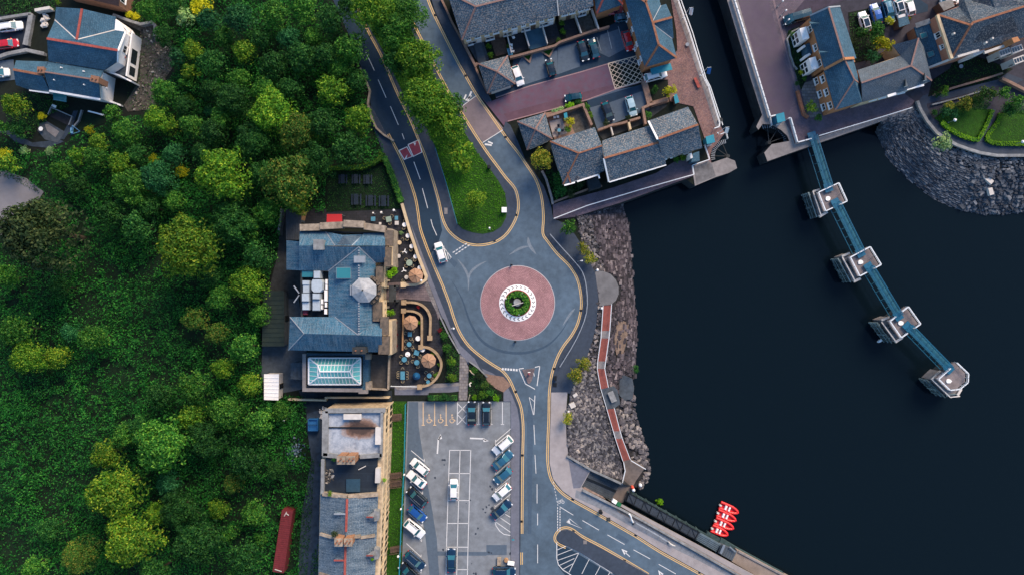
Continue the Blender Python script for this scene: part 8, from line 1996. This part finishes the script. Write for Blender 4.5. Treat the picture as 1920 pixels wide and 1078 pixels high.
for x, y, lb in ((779.4,516.7,'tan octagonal parasol on the north terrace'),(769.7,605,'tan octagonal parasol on the middle terrace'),(803.3,676.2,'tan octagonal parasol inside the round wall')):
    t = thing('parasol', lb, 'parasol', P(x, y), 'tan parasols on the hotel terrace'); c = P(x, y, 2.5); b = MB(); c = Vector((c.x, c.y, 0)); r_ = 1.55
    for k in range(8):
        a0, a1 = k*math.pi/4+.2, (k+1)*math.pi/4+.2; b.face([c+Vector((r_*math.cos(a0), r_*math.sin(a0), 2.25)), c+Vector((r_*math.cos(a1), r_*math.sin(a1), 2.25)), c+Vector((0,0,2.85))])
        b.face([c+Vector((r_*math.cos(a0), r_*math.sin(a0), 2.25)), c+Vector((r_*math.cos(a0), r_*math.sin(a0), 2.08)), c+Vector((r_*math.cos(a1), r_*math.sin(a1), 2.08)), c+Vector((r_*math.cos(a1), r_*math.sin(a1), 2.25))])
    b.build('canopy', M['canvas'], t)
    for k in range(8): a0 = k*math.pi/4+.2; b = MB(); b.bar(c+Vector((0,0,2.87)), c+Vector((r_*math.cos(a0), r_*math.sin(a0), 2.27)), .035, .03); b.build('rib', M['timber'], t)
    b = MB(); b.cone(c, .04, .04, 2.9, 8); b.cone(c+Vector((0,0,2.85)), .08, .02, .15, 8); b.build('pole', M['timber'], t); b = MB(); b.cone(c, .35, .3, .1, 12); b.build('base', M['stone_dark'], t)
t = thing('parasol', 'closed dark blue parasol on the southern terrace', 'parasol', P(781.6,704)); c = P(781.6,704); b = MB(); b.cone(c+Vector((0,0,.7)), .8, .1, 1.4, 16); b.build('canopy', mat('blue_canvas', '#12507c', .7, .15, 3, .1), t); b = MB(); b.cone(c, .05, .04, 2.2, 8); b.build('pole', M['greymetal'], t)
for x, y, lb in ((761.8,472.8,'white three-armed heater, upper one on the north terrace'),(760,507.5,'white three-armed heater, lower one on the north terrace')):
    t = thing('patio_heater', lb, 'patio heater', P(x, y)); c = P(x, y); b = MB(); b.cone(c, .05, .05, 2.1, 8); b.cone(c, .25, .2, .1, 10); b.build('pole', M['greymetal'], t)
    for k in range(3): a0 = R(90+120*k+(8 if y > 500 else -12)); b = MB(); b.bar(c+Vector((0,0,2.1)), c+Vector((.55*math.cos(a0), .55*math.sin(a0), 2.05)), .15, .08); b.build('arm', M['white'], t)
for x, y, lb in ((644,337,'dark picnic table, upper row left'),(668.5,337,'dark picnic table, upper row middle'),(690.5,337.7,'dark picnic table, upper row right'),(669,375,'dark picnic table, lower row left'),(696,377,'dark picnic table, lower row middle'),(720.6,377.8,'dark picnic table, lower row right')):
    s_ = 1.25 if y > 350 else 1.05; t = thing('picnic_table', lb+' on the lawn', 'picnic table', P(x, y), 'dark picnic tables on the lawn'); c = P(x, y); M.setdefault('picnic', mat('picnic', '#1d2c3c', .8, .2, 3, .1))
    b = MB(); [b.box(c+Vector((-.3*s_+.2*s_*k, 0, .75)), (.17*s_, 1.8*s_, .05)) for k in range(4)]; b.build('tabletop', M['picnic'], t)
    for sg_ in (-1, 1): b = MB(); b.box(c+Vector((sg_*.72*s_, 0, .45)), (.26*s_, 1.8*s_, .05)); b.build('bench_seat', M['picnic'], t)
    for sg_ in (-1, 1): b = MB(); b.bar(c+Vector((-.75*s_, sg_*.6*s_, .4)), c+Vector((.75*s_, sg_*.6*s_, .4)), .08, .08); b.bar(c+Vector((-.2, sg_*.6*s_, .7)), c+Vector((-.6*s_, sg_*.6*s_, 0)), .08, .08); b.bar(c+Vector((.2, sg_*.6*s_, .7)), c+Vector((.6*s_, sg_*.6*s_, 0)), .08, .08); b.build('trestle', M['picnic'], t)
# white garden furniture, garden sheds and rubbish
for x, y, r, m_, lb in ((957,67.5,.35,'cream','round orange-cream table in the terrace garden'),(1564,37.5,.62,'white','white round parasol-like table behind the brick house'),(1798,127,.42,'lead','round pale table outside the dark slate house'),(81,243.5,.45,'white','round white table on the garden patio')): table(x, y, r, m_, lb)
for x, y, a, lb in ((963,72,30,'white plastic chair in the terrace garden'),(959,86,0,'upper white plastic chair beside the yellow-green bush'),(959,92,10,'lower white plastic chair beside the yellow-green bush'),(962,98,80,'white lounger at the end of the terrace garden'),(1040,221,5,'left white chair in the walled garden'),(1046,220,5,'right white chair in the walled garden'),(105,201,-30,'white lounger beside the dark decking')):
    t = thing('garden_chair', lb, 'chair', P(x, y)); c = P(x, y, .1); b = MB(); b.box(c+Vector((0,0,.35)), (.5,.5,.06), R(a)); b.build('seat', M['white'], t); b = MB(); u = Vector((math.cos(R(a)), math.sin(R(a)), 0)); b.box(c-u*.26+Vector((0,0,.65)), (.06,.5,.55), R(a)); b.build('backrest', M['white'], t)
    for sx in (-1,1):
        for sy in (-1,1): b = MB(); b.cone(c+Vector((sx*.2, sy*.2, -.1)), .025, .025, .45, 5); b.build('leg', M['white'], t)
t = thing('table', 'dark blue garden table with four dark chairs around it', 'table', P(1048,246)); c = P(1048,246,.06); b = MB(); b.cone(c+Vector((0,0,.7)), .38, .38, .05, 12); b.build('tabletop', M['table_blue'], t); b = MB(); b.cone(c, .05, .05, .7, 6); b.build('pedestal', M['blackmetal'], t)
for dx, dy, lb in ((-6,0,'left'),(6,0,'right'),(0,6,'lower'),(-1,-8,'upper')):
    t = thing('garden_chair', 'dark blue chair, %s of the four around the blue garden table' % lb, 'chair', P(1048+dx, 246+dy)); c = P(1048+dx, 246+dy, .06); b = MB(); b.box(c+Vector((0,0,.42)), (.5,.5,.07)); b.build('seat', M['picnic'], t); b = MB(); b.box(c+Vector((dx*.035, -dy*.035, .7)), (.08 if dx and abs(dx) > 1 else .5, .5 if dx and abs(dx) > 1 else .08, .5)); b.build('backrest', M['picnic'], t)
for pts, z, m_, lb in (([(1057,213),(1063,211),(1065,224),(1059,226)], 1.6, 'hut', 'teal garden store behind the brick garden wall'),([(1263,179),(1269,176),(1274,192),(1266,195)], 1.6, 'hut', 'teal garden store beside the lime-yellow tree'),([(1684,35),(1702,30),(1706,45),(1686,52)], 2.2, 'slate_clean', 'small blue-roofed shed below the parked white cars'),([(950,92),(958,90),(962,103),(954,105)], .9, 'table_blue', 'blue storage box in the terrace garden'),([(1760,6),(1785,-2),(1790,12),(1770,21)], 2.4, 'stone_pale', 'small pale flat-roofed porch by the car at the top edge'),([(888,68+14),(902,78),(912,116),(897,120)], .5, 'conc_dark', 'grey raised patio by the terrace west end')):
    t = thing('garden_store', lb, 'shed', P(*pts[0])); q = [P(x,y,z) for x, y in pts]; b = MB(); b.prism(q, z-.1); b.build('roof', M[m_], t); b = MB(); b.prism([Vector((p.x,p.y,z-.1)) for p in inset(q, .08)], 0); b.build('wall', M['timber'], t)
t = thing('trampoline', 'pale blue triangular play frame in the slate house garden', 'play frame', P(141,246)); b = MB(); pz = [P(136,236,1.6),P(150,247,.1),P(134,252,.1)]; [b.bar(pz[i], pz[(i+1)%3], .15, .12) for i in range(3)]; b.bar(P(135,240,.6), P(134,250,.6), .6, .1); b.build('frame', mat('play', '#6f9fc0', .5, .1, 3, 0), t)
b = MB(); rnd = random.Random(17); c0 = P(86,41,.1)
for k in range(26): rock(b, c0+Vector((rnd.uniform(-.55,.55), rnd.uniform(-1.2,1.3), rnd.uniform(.1,.6))), rnd.uniform(.4,.8), rnd, .4)
tag(b.build('tarpaulin', M['offwhite'], org=c0), 'crumpled white sheeting between the drive and the slate house', 'sheeting')
b = MB()
for k in range(30): rock(b, P(607+rnd.uniform(-7,6), 773+rnd.uniform(-11,11), 0)+Vector((0,0,.25)), rnd.uniform(.3,.8), rnd, .4)
tag(b.build('rubbish_heap', M['offwhite'], org=P(607,773)), 'white torn sheeting at the corner of the derelict terrace', 'rubbish')
b = MB()
for k in range(180):
    a, r_ = rnd.uniform(0, 6.28), abs(rnd.gauss(0, 1.2)); rock(b, P(551,845)+Vector((r_*math.cos(a), r_*1.2*math.sin(a), .25)), rnd.uniform(.15,.45), rnd, .5)
tag(b.build('rubbish_heap', islmat('rubbish', [(0,'#1c3048'),(.5,'#3a5878'),(.85,'#6f8ea8'),(1,'#c8d4dc')]), org=P(551,845)), 'heap of blue and grey rubbish at the wood edge by the lane', 'rubbish')
b = MB()
for k in range(900):
    x, y = rnd.uniform(235, 322), rnd.uniform(52, 208)
    if in_poly(x, y, [(262,50),(298,58),(322,75),(320,130),(300,165),(288,205),(245,208),(250,180),(262,140)]): rock(b, P(x, y, .06), rnd.choice((.15,.2,.3,.5)), rnd, .5)
tag(b.build('rubble', islmat('rubble', [(0,'#2c2a28'),(.5,'#5a5650'),(.85,'#8a867c'),(1,'#d0ccc4')]), org=P(290,130)), 'scattered stones and rubble on the bare ground', 'rubble', kind='stuff')
b = MB()
for k in range(50): rock(b, P(618+rnd.uniform(-6,7), 893+rnd.uniform(-14,14), 9.65), rnd.uniform(.2,.6), rnd, .4)
tag(b.build('rubble', MC['rubble'], org=P(618,893,9.6)), 'pale rubble lying on the collapsed roof', 'rubble')
bpy.context.view_layer.update()
